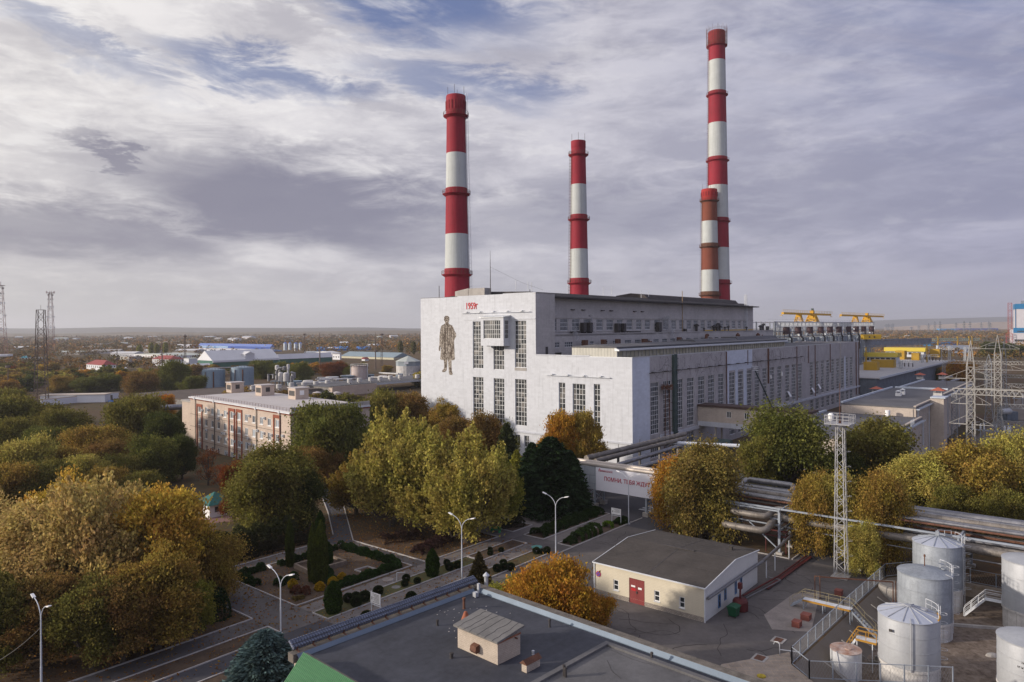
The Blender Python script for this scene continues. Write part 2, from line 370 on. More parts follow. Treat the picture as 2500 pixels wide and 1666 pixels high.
# asphalt as abutting sheets
def sheets(name,rects,mat,z):
    mb=MB()
    for r in rects:
        if len(r)==4 and not isinstance(r[0],tuple): a0,a1,b0,b1=r; mb.quad(uv(a0,b0,z),uv(a1,b0,z),uv(a1,b1,z),uv(a0,b1,z))
        else: mb.add([uv(*q,z) for q in r],[tuple(range(len(r)))])
    return struct(mb,name,mat)
sheets('asphalt_yard',[(-140,-85,-61.7,-10),[(-85,-61.7),(-75.6,-61.7),(-42.6,-63.2),(-42,-63.2),(-42,-10),(-85,-10)],(-103.5,-98,-10,14),(-140,-103.5,-10,-8.8),(-98,-79.5,7.1,10.3),(-78.8,-76.5,-10,6.9)],M_ASPH,.02)
sheets('road',[(-42,30,-29,-10),(-42,60,-61,-51),(-33,-6,-10,75)],M_ASPHD,.016)
sheets('lane',[[(-79.5,7),(-76.6,6.95),(-65.9,22.9),(-55,39),(-58,42),(-67.9,25.5),(-76.5,12.1),(-79.5,10.3)]],M_ASPHD,.024)
sheets('footpath',[(-103.4,-60.4,-18.8,-15.9),(-98,-60.4,-12.7,-10.05),(-56.8,-37,-19.5,-16.6),(-60.2,-37,-12.4,-10.05)],M_PAVE,.03)
sheets('paved_square',[(-51.5,-45,-10,-2.4),(-60.3,-57,-10,-2)],M_PAVE,.028)
sheets('road_patch',[[(-103.4,-18.9),(-98.4,-19.4),(-98.2,-25),(-101,-30),(-106,-27)],(-140,-98.4,-18.4,-15.3)],M_ASPHD,.034)
sheets('concrete_patch',[[(-56,-55.5),(-53.5,-58),(-66.5,-60.8),(-68.5,-57.2),(-65,-55)]],pm('worn_concrete',(.24,.21,.19),.95,.3,.4,bump=.3),.036)
def bed(name,r,mat,z=.07):
    a0,a1,b0,b1=r; return sheets(name,[(a0+.1,a1-.1,b0+.1,b1-.1)],mat,z)
beds=[('lawn_strip',(-98,-71.2,-15.8,-12.8),M_LAWN),('soil_strip',(-71,-60.4,-15.8,-12.8),M_SOIL),('lawn_strip',(-98.2,-62.6,-21.5,-18.9),M_LAWNB),
 ('garden_soil',(-98,-78.9,-9.4,7),M_SOIL),('hedge_bed',(-57,-37,-16.5,-12.5),M_SOIL),('shrub_bed',(-57.4,-39.5,-22.5,-19.6),M_SOIL),
 ('soil_strip',(-140,-103.6,-15.2,-12.2),M_SOIL),('soil_strip',(-140,-103.6,-21.4,-18.6),M_SOIL),('shrub_bed',(-56.8,-51.6,-10,-3),M_SOIL)]
kb=MB()
def kerb(a,b,w=.16,h=.14):
    p=uv(*a,h/2);q=uv(*b,h/2); kb.bar(p,q,w,h)
for nm,r,mt in beds:
    bed(nm,r,mt); a0,a1,b0,b1=r
    kerb((a0,b0),(a1,b0));kerb((a0,b1),(a1,b1));kerb((a0,b0+.08),(a0,b1-.08));kerb((a1,b0+.08),(a1,b1-.08))
for a,b in [((-140,-8.8),(-103.5,-8.8)),((-103.5,-8.7),(-103.5,14)),((-98,10.3),(-79.5,10.3)),((-76.5,-9.9),(-60.4,-9.9)),((-76.5,-9.8),(-76.5,6.9)),((-76.5,7),(-65.9,22.9)),((-65.9,22.9),(-55,39)),((-76.6,12.1),(-67.9,25.5)),((-67.9,25.5),(-58,42)),
            ((-60.4,-9.8),(-60.4,-2)),((-45,-9.9),(-35,-9.9)),((-45,-9.8),(-45,-2.4)),((-40.1,-30.6),(-41.6,-32.2)),((-41.6,-32.2),(-42.4,-34)),((-42.4,-34),(-42.6,-50.5)),((-42.6,-50.9),(-20,-51)),((-35,-29),(-40.1,-30.6)),((-62.5,-22.6),(-36,-22.6)),((-42,-60.9),(-33,-61.2))]: kerb(a,b)
struct(kb,'kerb',M_KERB)
sheets('plaza',[[(-73,28),(-60,50),(-64,53),(-85,48),(-87,36)]],pm('striped_paving',(.30,.17,.15),.9,.1,.5,pattern='lap',ps=(1.,1.)),.02)
# striped crossing beyond the pipe bridge
mb=MB()
for k in range(5): mb.quad(uv(-31+k*1.3,-19,.03),uv(-30.3+k*1.3,-19,.03),uv(-30.3+k*1.3,-25,.03),uv(-31+k*1.3,-25,.03))
struct(mb,'road_marking',pm('road_paint',(.5,.5,.48),.8,.2,2))
# cracks in the yard asphalt
rnd=random.Random(5); mb=MB()
for k in range(110):
    a,b=rnd.uniform(-100,-44),rnd.uniform(-60,-23); an=rnd.uniform(0,6.28); w=rnd.uniform(.025,.05)
    if -72<a<-54 and -51<b<-35: continue
    for j in range(rnd.randint(6,16)):
        an+=rnd.uniform(-.7,.7); L=rnd.uniform(.4,1.1); a2,b2=a+math.cos(an)*L,b+math.sin(an)*L
        if -72.5<a2<-54 and -51.5<b2<-35 or b2<-60: break
        nx,ny=-math.sin(an)*w,math.cos(an)*w
        mb.quad(uv(a-nx,b-ny,.027),uv(a2-nx,b2-ny,.027),uv(a2+nx,b2+ny,.027),uv(a+nx,b+ny,.027)); a,b=a2,b2
struct(mb,'asphalt_cracks',pm('crack_dark',(.035,.03,.028),1.,.1,1))
# distant land: plateau on the left, bare hills on the right
def hill(name,pts,depth,mat,base=-5,seed=1,rough=.05):
    rn=random.Random(seed); mb=MB(); n=len(pts); rows=10
    vs=[]
    for j in range(rows+1):
        f=j/rows
        for i,(x,y,h) in enumerate(pts):
            hh=base+(h-base)*math.sin(f*math.pi/2)*(1+rn.uniform(-rough,rough)*(0 if j==0 else 1)); vs.append((x*(1+f*depth/y),y+depth*f,hh))
    fs=[(j*n+i,j*n+i+1,(j+1)*n+i+1,(j+1)*n+i) for j in range(rows) for i in range(n-1)]
    mb.add(vs,fs); return struct(mb,name,mat,smooth=True)
M_HF=pm('far_hill',(.16,.15,.14),1.,.3,.002,col2=(.12,.11,.09)); M_HB=pm('bare_hill',(.34,.26,.19),1.,.2,.0015)
xs=[-6500+i*260 for i in range(36)]
hill('plateau_hills',[(x,5200,max(8,62-max(0,x+2600)*.013+4*math.sin(x*.004)+2*math.sin(x*.017))) for x in xs],1600,M_HF,seed=3,rough=.02)
hill('plateau_hills',[(x,3600,20+3*math.sin(x*.006)+2*math.sin(x*.019)) for x in [-5200+i*220 for i in range(24)]],900,pm('low_hill',(.10,.085,.055),1.,.4,.004,col2=(.2,.14,.08)),seed=8,rough=.03)
hill('mountain_ridge',[(x,9000,20+130*max(0,min(1,(x-3300)/2600))**.6+6*math.sin(x*.003)) for x in [3300+i*250 for i in range(21)]],1500,M_HF,seed=4,rough=.01)
hill('bare_hills',[(x,5200,18+40*max(0,min(1,(x-2700)/900))**.7+3*math.sin(x*.006)) for x in [2700+i*150 for i in range(22)]],900,M_HB,seed=6,rough=.02)
# ================================================================== TREES, HEDGES, SHRUBS
def leafmat(name,transl=.35,spread=1.):
    m=bpy.data.materials.new(name); m.use_nodes=True; t=NT(m.node_tree)
    oi=t.n('ShaderNodeObjectInfo'); g=t.n('ShaderNodeNewGeometry'); o=t.n('ShaderNodeTexCoord').outputs['Object']
    hs=t.n('ShaderNodeHueSaturation'); t.l(oi.outputs['Color'],hs.inputs['Color'])
    add=t.n('ShaderNodeVectorMath',operation='ADD'); t.l(o,add.inputs[0]); t.l(t.comb(t.m('MULTIPLY',oi.outputs['Random'],57.),0.,0.),add.inputs[1])
    n=t.noise(add.outputs[0],.33,3,.55); ri=g.outputs['Random Per Island']
    t.l(t.m('ADD',.5,t.m('ADD',t.m('MULTIPLY',t.m('SUBTRACT',n,.5),.085*spread),t.m('MULTIPLY',t.m('SUBTRACT',ri,.5),.03*spread))),hs.inputs['Hue'])
    r2=t.m('FRACT',t.m('MULTIPLY',ri,37.7))
    n2=t.noise(add.outputs[0],.9,2,.5)
    t.l(t.m('MULTIPLY',t.rng(r2,0,1,.6,1.55,'LINEAR'),t.rng(n2,.3,.7,.75,1.25,'LINEAR')),hs.inputs['Value'])
    a=t.n('ShaderNodeBsdfDiffuse'); b=t.n('ShaderNodeBsdfTranslucent'); t.l(hs.outputs[0],a.inputs[0]); t.l(hs.outputs[0],b.inputs[0])
    mx=t.n('ShaderNodeMixShader',i_0=transl); t.l(a.outputs[0],mx.inputs[1]); t.l(b.outputs[0],mx.inputs[2])
    t.l(mx.outputs[0],t.n('ShaderNodeOutputMaterial').inputs[0]); return m
M_LEAF=leafmat('foliage'); M_NEEDLE=leafmat('needles',.1,.3)
M_BARK=pm('bark',(.07,.055,.042),.95,.35,2,bump=.6,bscale=6)
def leafmesh(name,cent,size,seed,mat,up=None,asp=1.6):
    """one small quad per centre, random turn, leaning to the outward direction"""
    rs=np.random.RandomState(seed); n=len(cent)
    a=rs.normal(size=(n,3)); a/=np.linalg.norm(a,axis=1)[:,None]
    b=rs.normal(size=(n,3))
    if up is not None: a=a*.7+up*.9; a/=np.linalg.norm(a,axis=1)[:,None]   # a: long direction
    b=np.cross(a,b); b/=np.linalg.norm(b,axis=1)[:,None]+1e-9
    s=size*rs.uniform(.6,1.35,(n,1)); L=a*s*asp*.5; Wd=b*s*.5
    v=np.stack([cent-L-Wd*.6,cent-L*.1-Wd*1.1,cent+L,cent-L*.1+Wd*1.1],axis=1).reshape(-1,3)
    me=bpy.data.meshes.new(name); me.vertices.add(4*n); me.loops.add(4*n); me.polygons.add(n)
    me.vertices.foreach_set('co',v.astype(np.float32).ravel()); me.loops.foreach_set('vertex_index',np.arange(4*n,dtype=np.int32))
    me.polygons.foreach_set('loop_start',np.arange(0,4*n,4,dtype=np.int32)); me.update(calc_edges=True); me.materials.append(mat); me.validate(); return me
def mkcrown(seed,H=12.,Rr=5.,z0=1.5,ncl=240,nl=75,ls=.30,kind='round'):
    rs=np.random.RandomState(seed); C_=[];Uu=[]; tips=[]
    cz=(z0+H)/2; hz=(H-z0)/2
    # big limbs -> lobes
    nl_=15 if kind!='sparse' else 7; lob=[]
    for k in range(nl_):
        th=2.4*k+rs.uniform(-.4,.4); f=rs.uniform(-.65,.8) if kind!='spray' else rs.uniform(-.75,.55)
        rad=Rr*rs.uniform(.42,.76)*math.sqrt(max(.15,1-f*f*.75)); lob.append((rad*math.cos(th),rad*math.sin(th),cz+f*hz*.66,rs.uniform(.22,.42)*Rr))
    for k in range(4): th=1.57*k+rs.uniform(0,1); lob.append((Rr*.55*math.cos(th),Rr*.55*math.sin(th),cz-.72*hz,.34*Rr))
    lob.append((0,0,cz+.46*hz,.40*Rr)); lob.append((rs.uniform(-1,1),rs.uniform(-1,1),cz-.1*hz,.5*Rr))
    ax=np.array([0,0,cz*.55])
    for i in range(ncl):
        l=lob[rs.randint(len(lob))]; d=rs.normal(size=3); d/=np.linalg.norm(d); d[2]=d[2]*.85+.12
        rr=l[3]*rs.uniform(.55,1.08)*(1 if rs.rand()<.72 else (.5 if rs.rand()<.6 else 1.22))
        c=np.array([l[0],l[1],l[2]])+d*rr*np.array([1,1,hz/Rr*1.05 if kind!='flat' else .7])
        if c[2]<z0*.75: continue
        c[2]=min(c[2],H)
        out=c-ax; out/=np.linalg.norm(out); m=int(nl*rs.uniform(.5,1.3))
        if kind=='spray':
            dr=out*.7+np.array([0,0,.55]); dr/=np.linalg.norm(dr); L=Rr*rs.uniform(.22,.42); tt=rs.uniform(-.6,1,(m,1))
            w=.34*(1.15-np.maximum(tt,0))*Rr*.24
            P=c+dr*L*tt+rs.normal(size=(m,3))*w; uu=np.repeat(dr[None],m,0)
        elif kind=='weep':
            dr=out*.5+np.array([0,0,-.5]); dr/=np.linalg.norm(dr); tt=rs.uniform(-.5,1,(m,1))
            P=c+dr*.28*Rr*tt+rs.normal(size=(m,3))*.13*Rr*np.array([1,1,.8]); uu=np.repeat(dr[None],m,0)
        else:
            P=c+rs.normal(size=(m,3))*Rr*(.115 if kind!='sparse' else .10)*np.array([1,1,.62]); uu=np.repeat(out[None],m,0)
        C_.append(P);Uu.append(uu); tips.append(c)
    C_=np.concatenate(C_);Uu=np.concatenate(Uu)
    cr=leafmesh('crown',C_,ls,seed+1,M_LEAF,Uu)
    mb=MB(); r0=Rr*.075
    fork=np.array([rs.uniform(-.2,.2),rs.uniform(-.2,.2),z0*.75])
    mb.tube([(0,0,-.3),tuple(fork*.5),tuple(fork)],r0*1.2,7,r2=r0*.85)
    for l in lob:
        e=np.array(l[:3]); mid=(fork+e)/2+np.array([0,0,-.08*H])*rs.uniform(.2,1)+rs.normal(size=3)*.2
        mb.tube([tuple(fork),tuple(mid),tuple(e)],r0*.6,5,cap=False,r2=r0*.16)
    mb.tube([tuple(fork),(0,0,cz),(0,0,H*.85)],r0*.75,6,cap=False,r2=.04)
    idx=rs.choice(len(tips),min(len(tips),90),replace=False)
    for i in idx:
        c=tips[i]; l=min(lob,key=lambda q:(q[0]-c[0])**2+(q[1]-c[1])**2+(q[2]-c[2])**2)
        mb.tube([l[:3],tuple((np.array(l[:3])+c)/2+rs.normal(size=3)*.15),tuple(c)],r0*.14,3,cap=False,r2=.015)
    me=bpy.data.meshes.new('trunk'); me.from_pydata(mb.v,[],mb.f); me.materials.append(M_BARK); me.update()
    return cr,me,H,Rr
PRO={}
for i in range(3): PRO['wide',i]=mkcrown(95+i,H=8.,Rr=6.2,kind='round',ncl=420,nl=140,ls=.2,z0=.5)
for i in range(4): PRO['round',i]=mkcrown(11+i,kind='round',ncl=360,nl=150,ls=.19)
for i in range(3): PRO['spray',i]=mkcrown(31+i,kind='spray',ncl=330,nl=170,ls=.19)
for i in range(2): PRO['weep',i]=mkcrown(51+i,kind='weep',ncl=340,nl=150,ls=.18,z0=1.1)
PRO['sparse',0]=mkcrown(71,kind='sparse',ncl=130,nl=20,ls=.22,z0=2)
for i in range(5): PRO['far',i]=mkcrown(81+i,kind='round',ncl=110,nl=40,ls=.6,z0=.1)
def mkpoplar(seed):
    rs=np.random.RandomState(seed); n=2600; zz=rs.uniform(.8,14,n); r=1.25*np.sin(np.clip((zz-.5)/14,0,1)*np.pi)**.6*rs.uniform(.3,1,n)+.1; th=rs.uniform(0,6.28,n)
    cr=leafmesh('crown',np.stack([r*np.cos(th),r*np.sin(th),zz],1),.45,seed,M_LEAF,np.repeat(np.array([[0,0,1.]]),n,0))
    mb=MB(); mb.tube([(0,0,-.2),(0,0,12)],.18,6,r2=.04); me=bpy.data.meshes.new('trunk'); me.from_pydata(mb.v,[],mb.f); me.materials.append(M_BARK); me.update(); return cr,me,14.,1.3
PRO['poplar',0]=mkpoplar(5)
def mkconifer(seed,H,Rr,ls,n=9000,dens=1.,ragged=.25):
    rs=np.random.RandomState(seed); f=rs.uniform(0,1,n)**1.35; zz=.35+f*(H-.35); tier=(np.sin(zz*(2*np.pi/.62))*.12+.92)
    lob=1+ragged*np.sin(rs.randint(0,9,n)*.7+f*19)
    th=rs.uniform(0,6.28,n); th+=0.25*np.sin(th*7+zz*2.)
    r=Rr*(1-f)**(.85 if H not in (9.,5.) or Rr<1.5 else .55)*tier*lob*rs.uniform(.35,1.,n)**.5+.03
    P=np.stack([r*np.cos(th),r*np.sin(th),zz-.12*r],1); out=np.stack([np.cos(th),np.sin(th),np.full(n,.15)],1)
    cr=leafmesh('crown',P,ls,seed,M_NEEDLE,out,asp=2.4)
    mb=MB(); mb.tube([(0,0,-.2),(0,0,H*.9)],Rr*.06,6,r2=.02); me=bpy.data.meshes.new('trunk'); me.from_pydata(mb.v,[],mb.f); me.materials.append(M_BARK); me.update(); return cr,me,H,Rr
PRO['spruce',0]=mkconifer(3,5.,1.7,.11,26000); PRO['spruce',1]=mkconifer(4,9.,2.6,.2,24000,ragged=.5)
PRO['spruce',2]=mkconifer(14,5.,1.25,.10,15000,ragged=.4)
def dense(seed,shape,n,ls,lump=.12,lf=3.):
    """clipped shrub: leaves in a thick shell; shape(dir)->radius vector"""
    rs=np.random.RandomState(seed); d=rs.normal(size=(n,3)); d/=np.linalg.norm(d,axis=1)[:,None]
    P=shape(d,rs); w=1+lump*(np.sin(P[:,0]*lf+seed)*np.cos(P[:,1]*lf*1.3+seed*2)+.6*np.sin(P[:,2]*lf*1.7+P[:,0]*2))
    P=P*(w*rs.uniform(.8,1.03,n))[:,None]; return P,d
def mkball(seed,r=.6):
    P,d=dense(seed,lambda d,rs:d*r*np.array([1,1,.93]),5200,.09,.05,4.); P[:,2]+=r*.93
    return leafmesh('crown',P,.085,seed,M_NEEDLE,d)
def mkcolumn(seed,H,r,n,ls,lumps=1):
    rs=np.random.RandomState(seed); f=rs.uniform(0,1,n); th=rs.uniform(0,6.28,n)
    prof=np.clip(np.sin(np.pi*np.clip(f*.80+.17,0,1))**.5,0,1)*np.where(f>.55,np.sqrt(np.clip(1-((f-.55)/.45)**2.2,0,1)),1)
    lob=1+.10*np.sin(th*5+np.sin(f*9)*1.5)+.06*np.sin(f*23+th*3)
    rr=r*prof*lob*rs.uniform(.82,1.03,n); P=np.stack([rr*np.cos(th),rr*np.sin(th),f*H],1)
    out=np.stack([np.cos(th)*.5,np.sin(th)*.5,np.full(n,.9)],1); return leafmesh('crown',P,ls,seed,M_NEEDLE,out,asp=2.)
BALLS=[mkball(s) for s in (1,2,3)]
THUJA=[mkcolumn(1,3.,.62,9000,.11),mkcolumn(2,3.,.62,9000,.11)]
def mkhedge(seed,L,w,h,n,ls):
    rs=np.random.RandomState(seed); x=rs.uniform(-L/2,L/2,n); th=rs.uniform(-.3,3.44,n)
    bump=1+.22*np.sin(x*2.1+seed)+.12*np.sin(x*5.3)+.08*np.sin(x*9+th*2)
    y=np.cos(th)*w/2*bump*rs.uniform(.8,1,n); z=np.clip(np.sin(th),0,1)**.6*h*bump*rs.uniform(.8,1,n)+rs.uniform(0,.1,n)
    out=np.stack([np.zeros(n),np.cos(th),np.sin(th)],1); return leafmesh('foliage',np.stack([x,y,z],1),ls,seed,M_NEEDLE,out)
rT=random.Random(77); NT_=[0]
GRP='trees around the plant and its park'
def plant(cr,tr,name,label,cat,loc,sc,rot,col,group):
    e=thing(name,label,cat,loc,rot,group); e.scale=sc
    c=bpy.data.objects.new('crown',cr); COL.objects.link(c); c.parent=e; c.color=tuple(col)+(1,)
    if tr is not None: q=bpy.data.objects.new('trunk',tr); COL.objects.link(q); q.parent=e
    return e
COLS=dict(olive=(.155,.14,.035),gold=(.46,.30,.055),yolive=(.33,.28,.07),orange=(.36,.19,.03),brown=(.20,.125,.04),dark=(.07,.08,.022),green=(.125,.13,.032),bright=(.40,.17,.015),
 dkconi=(.022,.038,.016),blue=(.075,.115,.11),rust=(.16,.055,.018),tan=(.44,.33,.12),thuja=(.05,.062,.012),thujag=(.03,.055,.01),ygr=(.24,.23,.04),obr=(.26,.18,.042))
def tree(px,yb,yt,w,kind,col,label,var=0,cat='tree',group=GRP,name=None):
    g=G(px,yb); H=hat(px,yt,g); Wd=w*g.y/CF; cr,tr,h,r=PRO[kind,var if (kind,var) in PRO else 0]
    if kind in('round','weep') and (Wd/2/r)/(H/h)>1.25: kind='wide'; cr,tr,h,r=PRO['wide',var%3]
    # the crown's own radius grows past r by its clumps
    rr=r*(1.12 if kind in('wide','round','spray','weep','sparse','far') else 1.)
    nm=name or {'spruce':'spruce_tree','poplar':'poplar_tree'}.get(kind,'leafy_tree')
    sx=Wd/2/rr; sz=H/h
    return plant(cr,tr,nm,label,cat,g,(sx,sx,sz),rT.uniform(0,6.28),COLS[col] if isinstance(col,str) else col,group)
T=[
 (385,1586,1330,230,'round','obr','brown gold tree with a pale trunk at the path edge, nearest the dark bush',0),
 (300,1616,1390,220,'round','brown','dull brown tree with a whitewashed trunk beside the path, lower left',1),
 (225,1632,1395,210,'round','olive','olive green tree low at left with a dark bare trunk by the path kerb',2),
 (110,1622,1400,230,'round','brown','brown green tree low in the left corner behind the leaning street lamp',3),
 (5,1640,1385,230,'spray','olive','dark olive tree cut by the left edge below the golden crowns',1),
 (468,1560,1400,120,'round','ygr','small green yellow tree with a thin white trunk beside the dark bushes',2),
 (400,1500,1180,270,'round','gold','tall golden orange tree at the right end of the left grove',3),
 (250,1520,1160,290,'spray','tan','tallest pale golden tree in the middle of the left grove',0),
 (95,1520,1215,270,'weep','tan','pale golden feathery tree in the left grove, second from the edge',0),
 (-5,1490,1215,240,'spray','tan','pale golden tree cut by the left edge of the view',2),
 (510,1475,1285,170,'weep','obr','low brown drooping tree overhanging the path beside the garden',1),
 (160,1440,1150,230,'round','gold','golden tree at the back of the left grove with a grey green top',0),
 (330,1430,1170,210,'spray','tan','pale tan tree at the back of the left grove nearest the plaza',1),
 (655,1300,1075,225,'weep','olive','broad dome shaped dark olive tree beside the plaza with the green kiosk roof',0),
 (572,1275,1120,80,'round','rust','rusty brown tree half hidden on the left side of the domed olive tree',1),
 (735,1290,1130,120,'weep','dark','dark green tree merging with the right side of the domed olive tree',1),
 (815,1170,985,215,'weep','green','feathery green tree before the end wall of the four storey block',1),
 (770,1190,1090,140,'round','brown','small rust brown tree under the feathery green tree',1),
 (935,1090,950,170,'round','olive','dark olive green tree behind the pale crowns, left of the white hall',2),
 (1005,1090,955,120,'round','brown','brown green tree at the foot of the painted wall with the standing figure',3),
 (1085,1110,972,100,'round','obr','orange brown tree in front of the foot of the white end wall',0),
 (1110,1140,1010,100,'round','brown','low brown tree between the white wall and the pale crowns',1),
 (1185,1170,990,110,'round','brown','thin brown green tree before the lower windows of the white wall',2),
 (1245,1180,1010,70,'sparse','green','thin half bare tree before the last lower window of the tall wall',0),
 (955,1285,1005,230,'spray','yolive','pale yellow green tree, left one of the big group in the park centre',0),
 (1065,1300,1035,240,'spray','yolive','pale yellow green tree, tall middle one of the park group',1),
 (1140,1325,1050,240,'spray','yolive','pale yellow green tree with low drooping boughs at the right of the park group',2),
 (870,1255,1100,150,'spray','obr','yellow brown tree by the dark lane, left of the park group',1),
 (1215,1290,1100,150,'spray','ygr','yellow green tree behind the right end of the park group',0),
 (1375,1200,992,110,'round','orange','orange tree close before the three narrow windows of the low white wall',1),
 (1430,1200,1000,110,'round','obr','orange green tree beside the orange one before the low white wall',3),
 (1345,1200,1040,90,'round','orange','small orange tree left of the pair before the low white wall',0),
 (1345,1555,1360,235,'round','orange','bright orange gold tree standing between the grey flat roof and the cream shed',2),
 (1440,1540,1440,130,'round','orange','low orange tree beside the corner of the cream shed',1),
 (1245,1530,1400,110,'weep','ygr','light green small tree beside the chimney stub at the flat roof corner',0),
 (1712,1318,1065,205,'weep',(.21,.16,.045),'large brown gold tree overhanging the road beside the pipe bridge lettering',0),
 (1650,1290,1100,120,'weep','orange','orange brown tree overlapping the right end of the white banner',1),
 (1925,1235,978,215,'weep','green','large olive green tree before the long window wall',1),
 (1850,1250,1060,110,'round','olive','low olive tree under the left side of the large green tree',1),
 (2130,1215,1010,190,'weep','olive','dark spreading tree before the flat roofed grey service block',0),
 (2060,1225,1080,110,'round','dark','dark low tree between the two spreading trees behind the mast',2),
 (1990,1357,1142,115,'weep','obr','small orange tree left of the white lattice mast',1),
 (2048,1360,1135,120,'weep','yolive','orange tree directly behind the white lattice mast',0),
 (2150,1380,1135,140,'weep','obr','orange olive tree to the right of the white lattice mast',1),
 (2105,1405,1262,85,'weep','yolive','low olive green bushy tree at the foot of the mast by the wire fence',2),
 (2255,1290,1095,190,'weep','yolive','olive gold tree beyond the pipe rack at the right',1),
 (2375,1305,1070,210,'weep','obr','orange gold tree under the tall pylons at the right edge',0),
 (2465,1290,1040,170,'weep','yolive','tall olive gold tree cut by the right edge',1),
 (2330,1325,1180,130,'round','olive','dark low tree under the orange gold tree at the right',3),
 (2450,1350,1180,130,'round','olive','dark low tree overhanging the silver pipes at the right edge',0),
 (45,1090,965,230,'round','olive','dark olive tree at the left edge below the lattice tower',1),
 (150,1100,998,150,'round','olive','dark olive tree right of the lattice tower foot',0),
 (235,1150,1035,190,'round','obr','brown orange tree in the left middle, before the dark green ones',2),
 (330,1110,968,170,'round','olive','grey olive spreading tree behind the brown orange one',3),
 (400,1130,1000,110,'round','dark','fresh dark green tree beside the raised silver pipe',1),
 (375,1185,1065,140,'round','green','grey green tree leaning over the brown lawn at left',0),
 (445,1170,1050,80,'round','dark','dark green tree with a leaning trunk on the brown lawn',2),
 (60,1210,1070,180,'round','yolive','yellow olive tree at the left edge, behind the golden grove',0),
 (150,1190,1090,130,'round','obr','brown yellow tree behind the golden grove',1),
 (402,1030,960,62,'round','bright','bright orange tree under the raised silver pipe beside the office block',1),
 (508,1185,1085,70,'sparse','rust','half bare rusty tree before the office block facade',0),
 (540,1195,1130,70,'sparse','rust','low bare reddish tree at the foot of the office block',0),
 (345,962,905,95,'round','brown','dark brown tree above the low white building at left',2),
 (425,955,880,85,'round','green','green tree left of the two grey tanks',0),(470,965,918,70,'round','green','dull green tree close by the left grey tank',1),
 (215,958,918,80,'round','green','grey green tree above the low white building',2),(150,958,918,70,'round','obr','yellow brown tree beside the lattice tower',3),
 (265,955,912,70,'round','green','round green tree above the middle of the low white building',3),
 (390,950,900,60,'round','brown','brown green tree between the green and the dark brown one',0),
 (640,925,880,75,'round','green','green tree right of the two grey tanks, below the green shed',1),(690,925,882,70,'round','green','green tree behind the silver process vessels',2),
 (735,935,885,60,'round','green','green tree right of the silver process vessels',0),(815,925,884,78,'round','rust','dark red brown tree left of the rusty white silo',3),
 (850,925,897,40,'round','ygr','yellow green tree between the red brown tree and the rusty silo',1),(945,910,892,34,'round','obr','small brown tree beside the round water tank house',0),
 (2340,932,882,78,'round','orange','orange brown tree beyond the flat roofs near the pylons',1),(2300,930,895,45,'round','olive','olive tree left of the orange one beyond the flat roofs',2),
 (2420,870,835,60,'round','dark','dark tree before the blue and white plant, nearest the pylons',0),(2470,872,838,60,'round','dark','dark tree at the right edge below the blue and white plant',1)]

for k,(px,yb,yt,w,cl) in enumerate([(30,1130,1020,150,'olive'),(110,1145,1045,130,'green'),(270,1165,1070,130,'brown'),(300,1200,1110,120,'olive'),(205,1215,1110,140,'yolive'),(20,1260,1130,160,'obr'),(110,1250,1120,150,'olive'),(260,1240,1140,120,'obr'),(350,1240,1150,110,'olive'),(10,1040,950,130,'olive'),(345,1050,960,120,'olive'),(460,1045,985,60,'green'),(15,985,930,80,'brown')]):
    T.append((px,yb,yt,w,'round',cl,['low ','small ','bushy ','spreading '][k%4]+{'olive':'olive','green':'green','brown':'brown','yolive':'yellow olive','obr':'orange brown'}[cl]+' tree filling the left middle grove, '+['at the left edge','below the lattice tower','in its middle','near the office block'][0 if px<50 else 1 if px<180 else 2 if px<290 else 3]+(' at the front' if yb>1100 else ' at the back'),k%4))
for q in T: tree(q[0],q[1],q[2],q[3],q[4],q[5],q[6],q[7] if len(q)>7 else 0)
tree(648,1730,1540,215,'spruce','blue','blue green spruce low in the front beside the green roof',0,group=GRP)
tree(1170,1450,1348,66,'spruce',(.07,.055,.022),'brownish spruce beside the flat roof corner',2,group=GRP)
tree(1345,1250,1068,150,'spruce','dkconi','tall dark conifer at the left end of the banner bridge',1)
tree(1390,1250,1100,90,'spruce','dkconi','dark conifer touching the bridge, right of the tallest conifer',1)
tree(1300,1240,1082,80,'spruce','dkconi','narrow dark conifer left of the tallest conifer',1)
tree(1238,1215,1035,70,'spruce',(.05,.06,.025),'grey green spruce before the foot of the white wall',1)
tree(1262,1235,1100,55,'spruce','ygr','slim light green spruce between park group and conifers',1)
